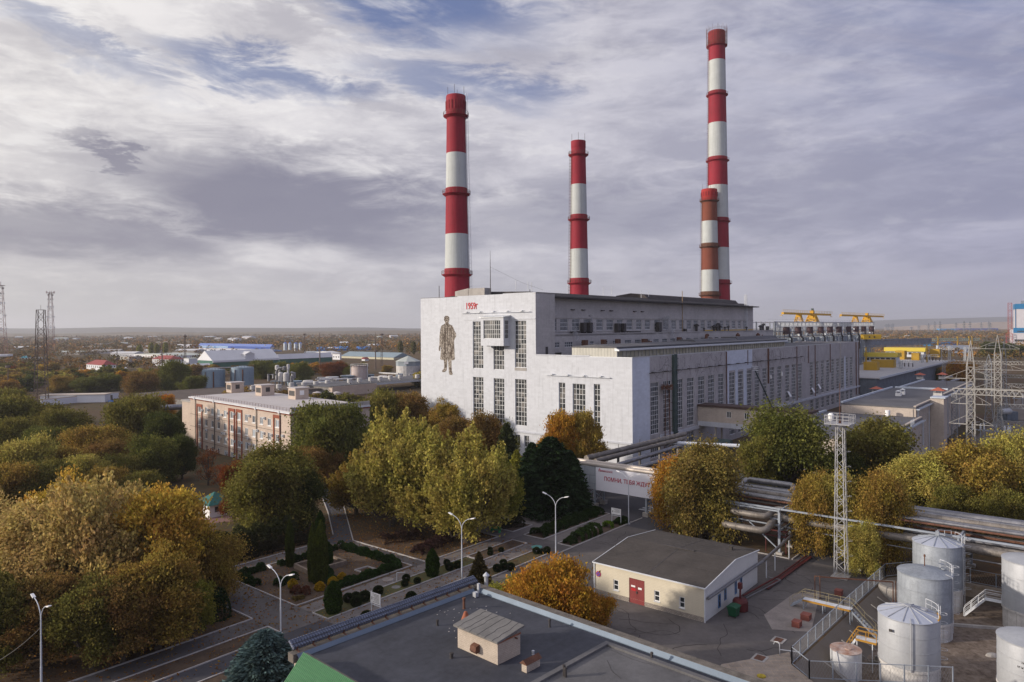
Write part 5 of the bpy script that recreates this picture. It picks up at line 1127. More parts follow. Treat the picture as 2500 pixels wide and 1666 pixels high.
sg=MB(); sg.lathe([(.36,0),(.36,.04)],28); so2=sg.build('no_stopping_sign',M_REDT,gr); so2.rotation_euler=(0,R(-90),0); so2.location=(-.02,14.35,2.55)
s3=MB(); s3.lathe([(.28,.041),(.28,.05)],28); s3.build('sign_face',M_BLUE,so2); MB().box(-.27,.27,-.035,.035,.052,.06).build('sign_cross',M_REDT,so2).rotation_euler=(0,0,.785); MB().box(-.27,.27,-.035,.035,.0625,.066).build('sign_cross',M_REDT,so2).rotation_euler=(0,0,-.785)
for x0,x1,z0,z1 in ((3.7,4.4,.5,2.1),(5.5,6.1,.9,2.3),(8.7,9.3,.7,2.3),(10.4,11.,.8,2.3)):
    w_=winmesh(x1-x0,z1-z0,1,2,[GL,pm('blue_frame',(.10,.2,.38),.5,.1,1)],.12,.08,'x'); o=bpy.data.objects.new('window',w_); COL.objects.link(o); o.parent=gr; o.location=(x0,-.02,z0)
tag(None,None) if False else None
# bin and tank beside it
b_=thing('wheeled_bin','green wheeled bin beside the shed, in front of the maroon tank','bin',uv(-67.6,-52.4),TH)
BG=pm('bin_green',(.012,.075,.035),.45,.15,1)
MB().add([(-.5,-.42,.15),(.5,-.42,.15),(.5,.42,.15),(-.5,.42,.15),(-.65,-.55,1.15),(.65,-.55,1.15),(.65,.55,1.15),(-.65,.55,1.15)],[(0,3,2,1),(4,5,6,7),(0,1,5,4),(1,2,6,5),(2,3,7,6),(3,0,4,7)]).build('body',BG,b_)
MB().ext([(-.62,1.16),(-.62,1.25),(0,1.38),(.62,1.25),(.62,1.16)],'x',-.7,.7).build('lid',BG,b_)
for a in (-.5,.5):
    for c in (-.4,.4): MB().lathe([(.09,-.04),(.09,.04)],10).build('wheel',M_DARK,b_).location=(a,c,.09)
for o in b_.children:
    if o.name.startswith('wheel'): o.rotation_euler=(R(90),0,0)
t_=thing('small_tank','maroon round tank with a vertical filler at the side of the shed','tank',uv(-65.4,-52.3),TH)
MAR=pm('maroon_paint',(.09,.018,.018),.55,.25,1)
MB().lathe([(.9,.1),(.9,1.1),(.78,1.35),(.3,1.45)],20).build('body',MAR,t_); MB().tube([(0,0,1.4),(0,0,2.6)],.12,8).box(-.22,.22,-.22,.22,2.6,3.3).build('filler',MAR,t_)
# ================================================================== OFFICE BLOCK
oc=G(709,1005.8,14.6); ol=G(464.6,967,14.6); oa=math.atan2(ol.y-oc.y,ol.x-oc.x); od=Vector((math.cos(oa),math.sin(oa))); OP=Vector((oc.x,oc.y))
of=thing('office_block','four storey pale brick office block with white roof and red brick pilasters','office building',(oc.x,oc.y,0),oa)
OL=(Vector((ol.x,ol.y))-OP).length; OH=14.6; OD=22
K=lambda x,y:onpl(*CB(x,y),OP,od)
M_OB=pm('office_brick',(.50,.41,.345),.9,.12,.25,bump=.3,pattern='brick',ps=(.8,.32),pcol=(.82,.8,.78),mortar=.025,streak=.12)
M_RB=pm('pilaster_brick',(.24,.075,.045),.9,.25,1,bump=.3)
cols=[(130,153),(190,212),(247,269),(302,326),(363,389),(425,452),(490,518),(557,584),(625,653),(695,723),(765,796),(838,871)]
oh=[]
zr=[(K(438,850)[1],K(438,912)[1]),(K(438,970)[1],K(438,1034)[1]),(K(438,1097)[1],K(438,1160)[1]),(K(438,1218)[1],K(438,1280)[1])]
for a,b in cols:
    x1=K(a,900)[0]; x0=K(b,900)[0]
    for zt,zb in zr: oh.append((x0,x1,zb,zt))
mb=MB(); wall_holes(mb,(0,0,0),(1,0,0),OL,0,OH-.9,oh,.2,(0,1,0)); mb.quad((0,0,0),(0,-OD,0),(0,-OD,OH-.9),(0,0,OH-.9)); mb.quad((OL,0,0),(OL,-OD,0),(OL,-OD,OH-.9),(OL,0,OH-.9)); mb.quad((0,-OD,0),(OL,-OD,0),(OL,-OD,OH-.9),(0,-OD,OH-.9)); mb.build('wall',M_OB,of)
wm=winmesh(1.6,2.,2,1,[GLO,FRW],.13,.12,'x')
for a,b,c,d in oh:
    o=bpy.data.objects.new('window',wm); COL.objects.link(o); o.parent=of; o.location=(a,-.12,c); o.scale=((b-a)/1.6,1,(d-c)/2.)
    MB().box(a-.12,b+.12,.0,.14,c-.16,c-.005).build('sill',WHITE,o).matrix_parent_inverse=Matrix.Identity(4)
for o in list(of.children):
    for s_ in list(o.children):
        if s_.name.startswith('sill'): s_.parent=of
mb=MB(); mb.box(-.15,OL+.1,-.1,.16,OH-.9,OH-.55); mb.box(-.16,.0-.001+.16,-OD,-.1,OH-.9,OH-.55)
for k in range(int(OL/.7)): mb.box(k*.7,k*.7+.35,.16,.32,OH-.75,OH-.56)
for k in range(int(OD/.7)): mb.box(-.32,-.165,-k*.7-.35,-k*.7,OH-.75,OH-.56)
mb.build('cornice',M_RB,of)
mb=MB(); mb.box(-.45,OL+.3,-.1,.45,OH-.54,OH-.2); mb.box(-.45,-.1,-OD,-.1,OH-.54,OH-.2); mb.build('gutter',M_LITE,of)
MB().box(-.1,OL,-OD,-.1,OH-.54,OH-.05).build('roof',pm('white_roof',(.46,.43,.42),.85,.1,.15,bump=.1),of)
mb=MB(); mb.box(-.1,.25,-OD,-.2,OH-.05,OH+.9); mb.box(-.2,.3,-.6,-.11,OH-.05,OH+1.0); mb.build('parapet',M_CONC,of)
mb=MB(); 
for k in range(int(OL/1.6)): mb.bar((1+k*1.6,-.3,OH-.05),(1+k*1.6,-.3,OH+.75),.05)
mb.bar((.5,-.3,OH+.7),(OL,-.3,OH+.7),.04); mb.bar((.5,-.3,OH+.35),(OL,-.3,OH+.35),.03); mb.build('roof_railing',M_RUST,of)
for xa,xb,yt in ((120,165,775),(413,463,815),(483,530,825),(825,882,875)):
    x1=K(xa,900)[0]; x0=K(xb,900)[0]; zt=K(xa,yt)[1]
    MB().box(x0-.22,x0+.22,.002,.22,0,zt).build('pilaster',M_RB,of); MB().box(x1-.22,x1+.22,.002,.22,0,zt).build('pilaster',M_RB,of); MB().box(x0+.23,x1-.23,.002,.2,zt-.75,zt).build('lintel',M_RB,of)
for xa in (108,283,668,885): x_=K(xa,900)[0]; MB().bar((x_,.2,1),(x_,.2,OH-.5),.16).build('downpipe',M_DARK,of); MB().box(x_-.3,x_+.3,.1,.6,OH-.75,OH-.2).build('rainwater_head',M_LITE,of)
ac=MB(); ac.box(-.42,.42,.02,.42,-.3,.3); ac.cur=1; ac.box(-.25,.12,.42,.44,-.2,.2); aco=None
for (a,b) in [(170,835),(225,833),(348,878),(400,862),(461,868),(603,887),(742,908),(315,912),(208,1018),(355,1046),(376,1050),(677,1022),(735,1047),(806,1064),(912,1072),(590,1093),(335,1090),(400,1100),(463,1120),(530,1132),(606,1147),(157,1140),(463,1248),(395,1225)]:
    x_,z_=K(a,b)
    if aco is None: aco=ac.build('air_conditioner',[M_LITE,M_DARK],of); q_=aco
    else: q_=share('air_conditioner',aco,of)
    q_.location=(x_,0,z_)
mb=MB()
for zt,zb in zr[:3]: mb.bar((0,.05,zb-.9),(OL,.05,zb-.9),.07)
mb.build('cable_run',M_DARK,of)
for (xa,yb,yt,w,win) in ((373,650,595,4.6,0),(650,680,625,4.9,0),(962,712,655,5.1,1)):
    g=G(*CB(xa+60,yb+25),OH); q=Vector((g.x,g.y))-OP; x_=q.dot(od); y_=q.x*-od.y*-1*-1+q.y*od.x if False else (q.x*(-od.y)+q.y*od.x)
    h=3.0; hu=MB().box(x_,x_+w*.8,y_-4.,y_,OH-.05,OH+h).build('roof_house',M_OB,of)
    MB().box(x_-.25,x_+w*.8+.25,y_-4.25,y_+.25,OH+h,OH+h+.18).build('slab',pm('white_roof',()),hu); MB().box(x_+.5,x_+w*.8-.5,y_+.002,y_+.06,OH+.9,OH+2.3).build('louvre',M_DARK,hu); MB().box(x_-.05,x_-.002,y_-2.6,y_-1.3,OH+1.1,OH+2.4).build('louvre',WHITE if win else M_DARK,hu)
x0=K(1,1)[0]
MB().box(-.05,-.001,-OD+6,-2,OH-2.2,OH-1.6).box(-.05,-.001,-3,-2.3,2,OH-2.2).build('side_lintel',M_RB,of)
# low wing and connecting gallery left of the block
lw=thing('low_annex','low pale brick annex joined to the left end of the office block','building',(oc.x,oc.y,0),oa)
MB().box(OL+.05,OL+9,-16,-1.,0,OH-2.2).build('wall',M_OB,lw); MB().box(OL+.0,OL+9.3,-16.3,-.7,OH-2.2,OH-1.7).build('roof',M_CONC,lw)
# ================================================================== PIPE BRIDGE WITH THE BANNER, PIPE RACK
M_PIPE=pm('lagged_pipe',(.22,.22,.235),.42,.3,.7,metal=.75,bump=.25,bscale=6,streak=.2); M_PIPER=pm('rusty_lagging',(.17,.145,.125),.55,.4,.6,metal=.4,bump=.4,bscale=5,streak=.4,col2=(.29,.265,.24))
M_STEEL=pm('steel_paint',(.26,.29,.335),.6,.2,1,streak=.1)
M_BAN=pm('banner_white',(.70,.70,.76),.5,.03,.3)
M_CLAD=pm('grey_cladding',(.36,.39,.43),.6,.12,.3,pattern='brick',ps=(2.2,1.5),pcol=(.5,.5,.5),mortar=.03)
XA=TH-R(90)   # local x runs along -v, local y along u
br=thing('pipe_bridge','raised pipe bridge with a white banner of red lettering, crossing the road','pipe bridge',uv(-34.6,-6.2),XA)
MB().box(0,5.85,0,.15,3.4,7.6).build('cladding',M_CLAD,br); MB().box(5.86,22,-.03,.12,3.35,7.65).build('banner',M_BAN,br)
RBAN=pm('banner_red',(.40,.01,.04),.6,.05,1)
def onb(px,py): 
    d_=Vector((-VX.x,-VX.y)); P=Vector(uv(-34.65,-6.2)[:2]); return onpl(px,py,P,d_)
t0=onb(*C(1440,1120,13.07)(455,640)); t1=onb(*C(1440,1120,13.07)(1925,880))
tx=text('ПОМНИ, ТЕБЯ ЖДУТ',1.,RBAN,None,(0,0,0),(0,0,0)); ww=max(v.co.x for v in tx.data.vertices); hh_=max(v.co.y for v in tx.data.vertices); bpy.data.objects.remove(tx)
zt=onb(*C(1440,1120,13.07)(600,590))[1]; zb=onb(*C(1440,1120,13.07)(600,722))[1]; s_=(zt-zb)/hh_
text('ПОМНИ, ТЕБЯ ЖДУТ ДОМА',s_,RBAN,br,(t0[0],-.06,zb),(R(90),0,0),sx=(t1[0]-t0[0])/(ww*s_),ext=.015,off=.01)
a,b=onb(*C(1440,1120,13.07)(355,385)); a2,_=onb(*C(1440,1120,13.07)(725,430))
tx=text('ЖИВИБЕЗОПАСНО',.42,RBAN,br,(a,-.06,b-.18),(R(90),0,0),ext=.015); w2=max(v.co.x for v in tx.data.vertices); tx.scale=((a2-a)/w2,1,1)
a,b=onb(*C(1440,1120,13.07)(315,360)); mb=MB(); y=-.055
mb.bar((a-.28,y,b-.25),(a,y,b+.3),.05,.07);mb.bar((a,y,b+.3),(a+.28,y,b-.25),.05,.07);mb.bar((a-.28,y,b-.25),(a-.06,y,b-.25),.05,.07);mb.bar((a+.06,y,b-.25),(a+.28,y,b-.25),.05,.07);mb.bar((a,y,b-.2),(a,y,b+.02),.05,.08); mb.build('emblem',RBAN,br)
def pad(mb,x,y): mb.box(x-.55,x+.55,y-.55,y+.55,-.1,.75)
for x in (1.,5.4,16.4):
    for y in (.2,3.4):
        MB().bar((x,y,.7),(x,y,3.4),.34).build('column',M_STEEL,br); p=MB(); pad(p,x,y); p.build('footing',M_CONC,br)
mb=MB(); mb.bar((1,.2,.9),(5.4,.2,3.2),.12);mb.bar((5.4,.2,.9),(1,.2,3.2),.12);mb.bar((1,3.4,.9),(5.4,3.4,3.2),.12);mb.bar((5.4,3.4,.9),(1,3.4,3.2),.12);mb.bar((16.4,.2,.9),(16.4,3.4,3.2),.12);mb.bar((16.4,3.4,.9),(16.4,.2,3.2),.12); mb.bar((5.4,.2,1),(5.4,3.4,3.2),.1);mb.bar((1,.2,1),(1,3.4,3.2),.1)
mb.build('brace',M_STEEL,br)
MB().box(0,22,.16,3.6,3.4,3.6).box(0,22,3.45,3.6,3.6,7.4).build('deck',M_STEEL,br)
mb=MB(); mb.tube([(-.2,.55,7.95),(22,.55,7.95)],.42,12); mb.build('pipe',pm('pale_lagging',(.42,.375,.335),.45,.2,.6,metal=.3,bump=.3),br)
mb=MB(); mb.tube([(-.4,1.5,8.2),(22,1.5,8.2)],.38,12); mb.build('pipe',MATS['pale_lagging'],br)
MB().box(-.2,22,1.95,3.5,7.5,7.62).build('walkway',M_CONCD,br)
mb=MB()
for k in range(60): mb.cb((k*.36,2.2,7.9),(.16,.12,.3))
mb.build('valve_row',M_LITE,br)
# pipes turning off towards the hall
def rpipe(name,pts,r,mat,label,cat='pipe',grp='lagged pipes of the plant',rings=True,parent=None):
    mb=MB(); P=[Vector(p) for p in pts]; Q=[P[0]]
    for i in range(1,len(P)-1):
        a=(P[i-1]-P[i]); b=(P[i+1]-P[i]); k=min(r*2.4,a.length*.45,b.length*.45); a.normalize();b.normalize()
        for s in (0,.25,.5,.75,1): Q.append(P[i]+a*k*(1-s)**2+b*k*s**2)
    Q.append(P[-1]); mb.tube(Q,r,12)
    if rings:
        for i in range(len(P)-1):
            L=(P[i+1]-P[i]).length
            for j in range(1,int(L/2.2)): c=P[i].lerp(P[i+1],j*2.2/L); d=(P[i+1]-P[i]).normalized()*.06; mb.tube([c-d,c+d],r+.035,12)
    if parent is not None: return mb.build(name,mat,parent,smooth=True)
    return top(mb,name,mat,label,cat,loc=tuple(P[0]),group=grp,smooth=True)
rpipe('pipe',[uv(-31,-7.5,8.3),uv(10,-8.5,8.3)],.55,M_PIPER,'thick grey rusty pipe leaving the banner bridge along the foot of the white wall')
rpipe('pipe',[uv(-31,-9.6,8.0),uv(5,-10.6,8.0)],.45,M_PIPER,'second grey rusty pipe beside the thick one at the white wall')
rpipe('pipe',[uv(-31,-13.5,7.4),uv(-2,-13.4,7.6),uv(-2,-13.4,4)],.42,M_PIPE,'ribbed silver pipe behind the banner ending in a downward bend')
rpipe('pipe',[uv(-31,-16.,6.6),uv(-9,-16,6.6),uv(-9,-16,3)],.42,M_PIPE,'lower blue grey silver pipe behind the banner')
MB_=MB().box(0,42,-.3,.1,7.1,7.5).box(0,42,.9,1.3,7.1,7.5)
q=MB_.build('pipe_trestle',M_CONCD); q.location=uv(-31,-8.6); q.rotation_euler=(0,0,TH); tag(q,'concrete trestle beams carrying the grey pipes beside the white wall','trestle')
for k in range(5): MB().bar((2+k*9,.5,0),(2+k*9,.5,7.09),.4).build('column',M_CONCD,q)
for k in range(4): MB().bar((4+k*9,1.6,7.4),(4+k*9,1.6,9.3),.07).build('post',M_DARK,q)
a=onv(*C4(425,1432),-7.); bb=onv(*C4(1180,1466),-36)
za=7.4
p1=G(*C4(425,1432),za); p2=G(*C4(1180,1466),za)
rpipe('pipe',[p1,p2,p2+Vector((9,-1,0))],.42,pm('white_lagging',(.55,.58,.64),.5,.1,.6),'white pipe crossing in front of the long window wall')
for f in (.3,.7,1.): c=p1.lerp(p2,f); o=top(MB().bar((c.x,c.y,0),(c.x,c.y,za-.4),.25),'pipe_support',M_STEEL,['first','second','third'][[.3,.7,1.].index(f)]+' steel post from the left under the white pipe before the long hall','support',loc=(c.x,c.y,0),group='posts under the white pipe')
# the long rack, running to the right edge
rk=thing('pipe_rack','long steel pipe rack between the banner bridge and the right edge','pipe rack',uv(-36,-38),XA)
L=70
for i,x in enumerate((.3,10.6,22,33.5,45,57)):
    for y in (-5.2,-.6,6.):
        h=6.9 if y<5 else 6.4
        if i in(0,) and y<-5: h=4.3
        MB().bar((x,y,.3),(x,y,h),.32).build('column',M_STEEL,rk); MB().box(x-.5,x+.5,y-.45,y+.45,-.1,.35).build('footing',M_CONC,rk)
    m=MB()
    for z in (3.6,4.55,6.6): m.box(x-.12,x+.12,-5.6,6.4,z-.26,z)
    m.build('cross_beam',M_STEEL,rk)
    m=MB(); m.bar((x,-5.2,.6),(x,-.6,3.4),.12); m.bar((x,-.6,.6),(x,-5.2,3.4),.12)
    if 0<i: m.bar((x,-5.2,4.6),(x,-.6,6.4),.12)
    m.build('brace',M_STEEL,rk)
m=MB()
for y in (-5.2,-.6,6.): m.box(0,L,y-.1,y+.1,6.62,6.85)
m.build('long_beam',M_STEEL,rk)
m=MB(); m.bar((10.6,-5.2,6.4),(0,-5.2,6.4),.2); m.bar((10.6,-5.2,5.2),(0,-5.2,5.2),.16); m.bar((10.6,-5.2,4.3),(-2,-5.2,4.3),.16); m.bar((10.6,-5.2,.6),(6,-5.2,4.2),.16); m.bar((.3,-5.2,.5),(4.4,-5.2,4.2),.16); m.build('brace',M_STEEL,rk)
for y,z,r,mt in ((5.2,7.25,.42,M_PIPE),(4.1,7.3,.5,M_PIPE),(2.8,7.2,.36,M_PIPE),(1.2,7.25,.42,M_PIPER),(.2,7.1,.26,M_PIPE),(-.9,7.15,.3,M_PIPE)):
    rpipe('pipe',[(-9 if y>1 else -4,y,z),(L,y,z)],r,mt,None,parent=rk)
rpipe('pipe',[(-12,3.6,7.3),(1.5,3.6,7.3),(1.5,5.,8.3),(9.5,5.,8.3),(9.5,3.6,7.3),(12,3.6,7.3)],.48,M_PIPE,None,parent=rk)
for y,z,r,mt in ((3.6,5.0,.36,M_PIPER),(2.2,5.0,.36,M_PIPER),(.6,4.95,.26,M_PIPE),(-1.8,5.,.34,M_PIPER),(4.8,4.,.3,M_PIPER),(1.4,4.,.28,M_PIPER)):
    rpipe('pipe',[(-6,y,z),(L,y,z)],r,mt,None,parent=rk)
rn=random.Random(17)
for k in range(9):
    y_,z_,r_=rn.uniform(-5,6),rn.choice([3.75,4.7,5.7,6.1,7.0]),rn.uniform(.07,.2); rpipe('pipe',[(-5,y_,z_),(L,y_,z_)],r_,[M_PIPER,M_RUST,M_PIPE][k%3],None,parent=rk,rings=r_>.15)
# expansion loops standing out towards the road
rpipe('pipe',[(L,-3.9,5.1),(9.6,-3.9,5.1),(9.6,-8.2,3.9),(3.0,-8.2,3.9),(3.0,-3.9,3.9),(-4,-3.9,3.9)],.5,M_PIPER,None,parent=rk)
rpipe('pipe',[(14,-2.7,6.1),(9.2,-2.7,6.1),(9.2,-6.4,5.6),(3.6,-6.4,5.6),(3.6,-2.7,5.6),(-4,-2.7,5.6)],.45,M_PIPER,None,parent=rk)
rpipe('pipe',[(-3,8,5.5),(-3,4.2,5.5),(8,4.2,5.5)],.5,M_PIPE,None,parent=rk)
# silver pipe dropping down to the shed, with posts; maroon pipe on the ground
sp=rpipe('pipe',[uv(-54.,-50.9,2.75),uv(-50,-50.6,2.7),uv(-37.,-50.,3.0)],.22,M_PIPE,'silver pipe on thin posts leading from the rack to the shed corner',grp='lagged pipes of the plant',rings=False)
rpipe('pipe',[uv(-71,-50.78,2.72),uv(-54.05,-50.9,2.75)],.18,pm('dark_lagging',(.16,.16,.17),.5,.2,1),'dark pipe hung along the side of the shed under its eaves',rings=False)
for k,(a,b) in enumerate(((-52.5,-50.75),(-48.8,-50.6),(-42.1,-50.3))): top(MB().bar(uv(a,b,0),uv(a,b,2.6),.12),'pipe_support',M_LITE,['nearest','middle','farthest'][k]+' thin post under the silver pipe by the shed','support',loc=uv(a,b,0),group='posts under the silver pipe by the shed')
rpipe('pipe',[uv(-62,-51.3,.55),uv(-52,-52.2,.45),uv(-40.5,-52.3,.35)],.12,MAR,'maroon pipe low along the shed and the road edge',rings=False)
rpipe('pipe',[uv(-62,-51.7,.35),uv(-53,-52.9,.35),uv(-53,-51.2,.35)],.08,M_PIPE,'thin silver pipe beside the maroon one at the shed',rings=False)
m=top(MB().box(*[0]*0) if False else MB().bar(uv(-57,-52.4,.25),uv(-40.3,-52.8,.25),.5,.1),'pipe_tray',MAR,'maroon tray on the ground beside the road','tray',loc=uv(-57,-52.4,.25))
# red frame on the verge by the rack post
m=MB(); 
for a,b in ((0,0),(0,3),(5,0),(5,3)): m.bar((a,b,0),(a,b,3.4),.1)
for z in (3.4,2.6): m.bar((0,0,z),(5,0,z),.14);m.bar((0,3,z),(5,3,z),.14);m.bar((0,0,z),(0,3,z),.14);m.bar((5,0,z),(5,3,z),.14)
q=m.build('steel_portal',MAR); q.location=uv(-41,-49.5); q.rotation_euler=(0,0,TH); tag(q,'maroon steel frame between the rack posts and the silver pipe','frame')
# ================================================================== STREET LAMPS
M_LAMPP=pm('lamp_paint',(.46,.49,.54),.5,.1,1)
def lamp(px,py,label,rot=TH,H=7.75,src=[None]):
    g=G(px,py)
    if src[0]:
        return dup(src[0],loc=g,rot=rot,label=label)
    e=thing('street_lamp',label,'street lamp',g,rot,'double armed street lamps')
    m=MB(); m.lathe([(.16,0),(.16,.15),(.1,.2),(.1,2.7),(.085,2.75),(.085,5),(.07,5.05),(.065,H-.6)],10); m.lathe([(.24,0),(.24,.08)],10); m.build('pole',M_LAMPP,e)
    for s in (1,-1):
        pts=[(0,0,H-.7)]+[(0,s*2.1*(1-math.cos(a)),H-.7+1.75*math.sin(a)) for a in (.25,.5,.8,1.1,1.4)]
        a_=MB().tube(pts,.05,7,r2=.04).build('arm',M_LAMPP,e)
        y=pts[-1][1]; z=pts[-1][2]; h=MB(); h.ext([(y-s*.05,z+.06),(y+s*.62,z+.24),(y+s*.66,z+.17),(y+s*.5,z+.08),(y,z-.05)],'x',-.13,.13); h.build('lamp_head',WHITE,a_)
    src[0]=e; return e
lamp(686,1601,'nearest double armed street lamp, in front of the garden bed')
lamp(101,1700,'double armed street lamp leaning in at the lower left corner')
lamp(1128,1422,'double armed street lamp just behind the flat roof corner',rot=TH)
lamp(1357,1353,'double armed street lamp at the road kerb before the orange tree')
lamp(1535,1280,'double armed street lamp standing in front of the banner')
# notice boards, bench, hatches, planter, kiosk
def board(px,py,w,h,z,label,rot,lines=6):
    e=thing('notice_board',label,'sign',G(px,py),rot,'white notice boards on two legs')
    MB().box(-.03,.03,0,w,z,z+h).build('panel',WHITE,e); m=MB()
    for k in range(lines): m.box(-.04,-.032,w*.12,w*(.75-.08*(k%3)),z+h*(.86-k*.12),z+h*(.86-k*.12)+.035)
    m.box(-.04,-.032,w*.82,w*.88,z+h*.3,z+h*.6); m.build('printed_lines',M_DARK,e)
    for y in (.06,w-.06): MB().bar((.06,y,0),(.06,y,z+h),.07).build('leg',M_LITE,e)
    MB().box(.035,.09,0,w,z-.25,z-.16).build('rail',M_LITE,e); return e
board(*C9(862,1000),1.75,1.25,1.75,'white notice board on two thin legs by the clipped shrubs',TH,7)
board(*Ck(1943,880),1.9,1.05,1.75,'white notice board on two thin legs near the banner bridge',TH,5)
g=G(*Ck(790,940)); e=thing('park_bench','bright green bench under the pale trees at the path','bench',g,TH)
BGN=pm('bench_green',(.02,.24,.08),.5,.1,1)
MB().box(-.25,.25,-1,1,.42,.48).build('seat',BGN,e); MB().box(.22,.3,-1,1,.55,.95).build('backrest',BGN,e)
for y in (-.85,.85): MB().box(-.22,.28,y-.05,y+.05,0,.42).build('leg',BGN,e)
def cover(px,py,r,col,label,sq=False,frame=None):
    g=G(px,py,.04); m=MB()
    if sq: m.box(-r,r,-r*.8,r*.8,0,.07)
    else: m.lathe([(r,0),(r,.07),(r*.9,.09)],24)
    q=m.build('manhole_cover',col); q.location=g; q.rotation_euler=(0,0,TH); tag(q,label,'hatch')
    if frame: MB().box(-r-.25,r+.25,-r*.8-.25,r*.8+.25,-.01,.035).build('frame',frame,q)
    return q
cover(*Ck(1170,1077),.85,pm('teal_paint',(.10,.28,.24),.6,.15,1),'round teal hatch on the crossing of the paths')
cover(*C8(2090,1345),.55,M_RUST,'rusty square hatch with a yellow ring near the wire fence',True,M_CONC); cover(*C8(2262,1180),.5,M_RUST,'rusty square hatch beside the bent handrail pipe',True,M_CONC)
cover(*C8(2105,1513),.42,pm('yellow_black',(.35,.26,.02),.7,.6,4),'round yellow and black hatch in a concrete slab at the bottom')
cover(*C9(1005,695),.6,M_CONCD,'round concrete cover on the lawn strip by the hose post'); cover(*C9(930,625),.8,pm('worn_concrete',()),'round concrete ring in the footpath near the hose post')
e=top(MB().bar((0,0,0),(0,0,1.2),.07).bar((0,0,1.2),(1.1,.3,1.15),.06).bar((-.5,-.1,0),(-.5,-.1,.5),.05),'hose_post',M_LITE,'thin bent metal post on the lawn strip beside clipped shrubs','post'); e.location=G(*C9(1012,640))
pt=[G(*C9(75,520)),G(*C9(212,585)),G(*C9(545,490)),G(*C9(385,440))]
M_PLS=pm('rubble_stone',(.27,.215,.165),.95,.3,2,bump=.8,pattern='brick',ps=(.3,.16),pcol=(.5,.47,.45),mortar=.02)
g0=pt[0]; m=MB(); 
for i in range(4): a,b=pt[i]-g0,pt[(i+1)%4]-g0; m.bar(a+Vector((0,0,.35)),b+Vector((0,0,.35)),.35,.7)
q=m.build('stone_planter',M_PLS); q.location=g0; tag(q,'low rubble stone planter around the tall thujas','planter'); MB().add([tuple((p-g0)*1.+Vector((0,0,.45))) for p in pt],[(0,1,2,3)]).build('soil',M_SOIL,q)
m=MB(); P=[G(*C9(x,y)) for x,y in ((625,545),(742,512),(838,542),(730,578))]
for i in range(4): m.bar(P[i]-P[0]+Vector((0,0,.12)),P[(i+1)%4]-P[0]+Vector((0,0,.12)),.15,.25)
q=m.build('bed_edging',M_KERB); q.location=P[0]; tag(q,'pale brick edging around a small bed in the garden','edging')
k0=G(*Cb(420,815)); kk=thing('kiosk','small kiosk with a teal pyramid roof beside the striped plaza','kiosk',k0,TH)
MB().box(0,4.2,0,4.2,0,2.3).build('wall',WHITE,kk); m=MB(); m.add([(-.5,-.5,2.31),(4.7,-.5,2.31),(4.7,4.7,2.31),(-.5,4.7,2.31),(2.1,2.1,4.2)],[(0,3,2,1),(0,1,4),(1,2,4),(2,3,4),(3,0,4)]); m.build('roof',pm('teal_sheet',(.02,.12,.105),.5,.12,.8,pattern='corr',ps=(.3,.3)),kk)
MB().box(1,2.2,-.04,-.003,.9,1.9).build('window',GL,kk)
# ================================================================== LATTICE MASTS
def mast(px,py,H,wb,wt,label,mat,pw,plat=True,hoops=True,rot=TH,light=True,n=None):
    e=thing('lattice_mast',label,'mast',G(px,py),rot,'floodlight masts'); m=MB(); m.lattice((0,0),wb,wt,0,H-.0,n or int(H/1.15),.085,.045,single=True); m.build('lattice',mat,e)
    MB().box(-wb/2-.35,wb/2+.35,-wb/2-.35,wb/2+.35,-.1,.2).build('footing',M_CONC,e)
    if plat:
        MB().box(-pw/2,pw/2,-pw/2,pw/2,H+.04,H+.12).build('platform',mat,e); r=MB(); c=pw/2-.05
        cs=[(-c,-c),(c,-c),(c,c),(-c,c)]
        for i in range(4):
            a,b=cs[i],cs[(i+1)%4]
            for z in (.65,1.15): r.bar((a[0],a[1],H+.1+z),(b[0],b[1],H+.1+z),.05)
            for k in range(4): f=k/4; x,y=a[0]+(b[0]-a[0])*f,a[1]+(b[1]-a[1])*f; r.bar((x,y,H+.1),(x,y,H+1.25),.05)
        r.build('railing',mat,e); MB().lathe([(.22,H+.14),(.1,H+.5),(.05,H+1.4),(.03,H+5.5)],8).build('spike',M_RUST,e)
        if light: MB().lathe([(.3,0),(.38,.3),(.38,.8),(.2,1.0)],12).build('floodlight',WHITE,e).location=(-.9,.9,H+.5)
    if hoops:
        ld=MB(); w=wb/2+.1
        ld.bar((w*.3,-w,0),(wt*.3,-wt/2-.1,H),.05); ld.bar((w*.3+.45,-w,0),(wt*.3+.45,-wt/2-.1,H),.05)
        for k in range(3,int(H)-1):
            if k%2: f=k/H; c=(w*.3+.22,-w+(w-wt/2)*f-.35); ld.tube([(c[0]+.36*math.cos(a),c[1]+.36*math.sin(a),k) for a in [i*.785-1.57-2 for i in range(6)]],.025,4)
        ld.build('ladder',mat,e)
    return e
mast(2053,1409,20.7,1.4,.85,'tall white lattice mast with a railed platform by the wire fence',pm('white_lattice',(.36,.36,.37),.6,.15,1,streak=.3),3.2)
rm=mast(1630,1129,18.3,1.3,.9,'rusty brown lattice mast with a round lamp platform before the long hall',M_RUST,2.6,light=False); rm.rotation_euler=(0,0,TH+.3)
for i in range(6): MB().lathe([(.3,0),(.36,.5)],10).build('floodlight',M_RUST,rm).location=(-1+.4*i,1-.35*i,18.6+(.3 if i%2 else 0))
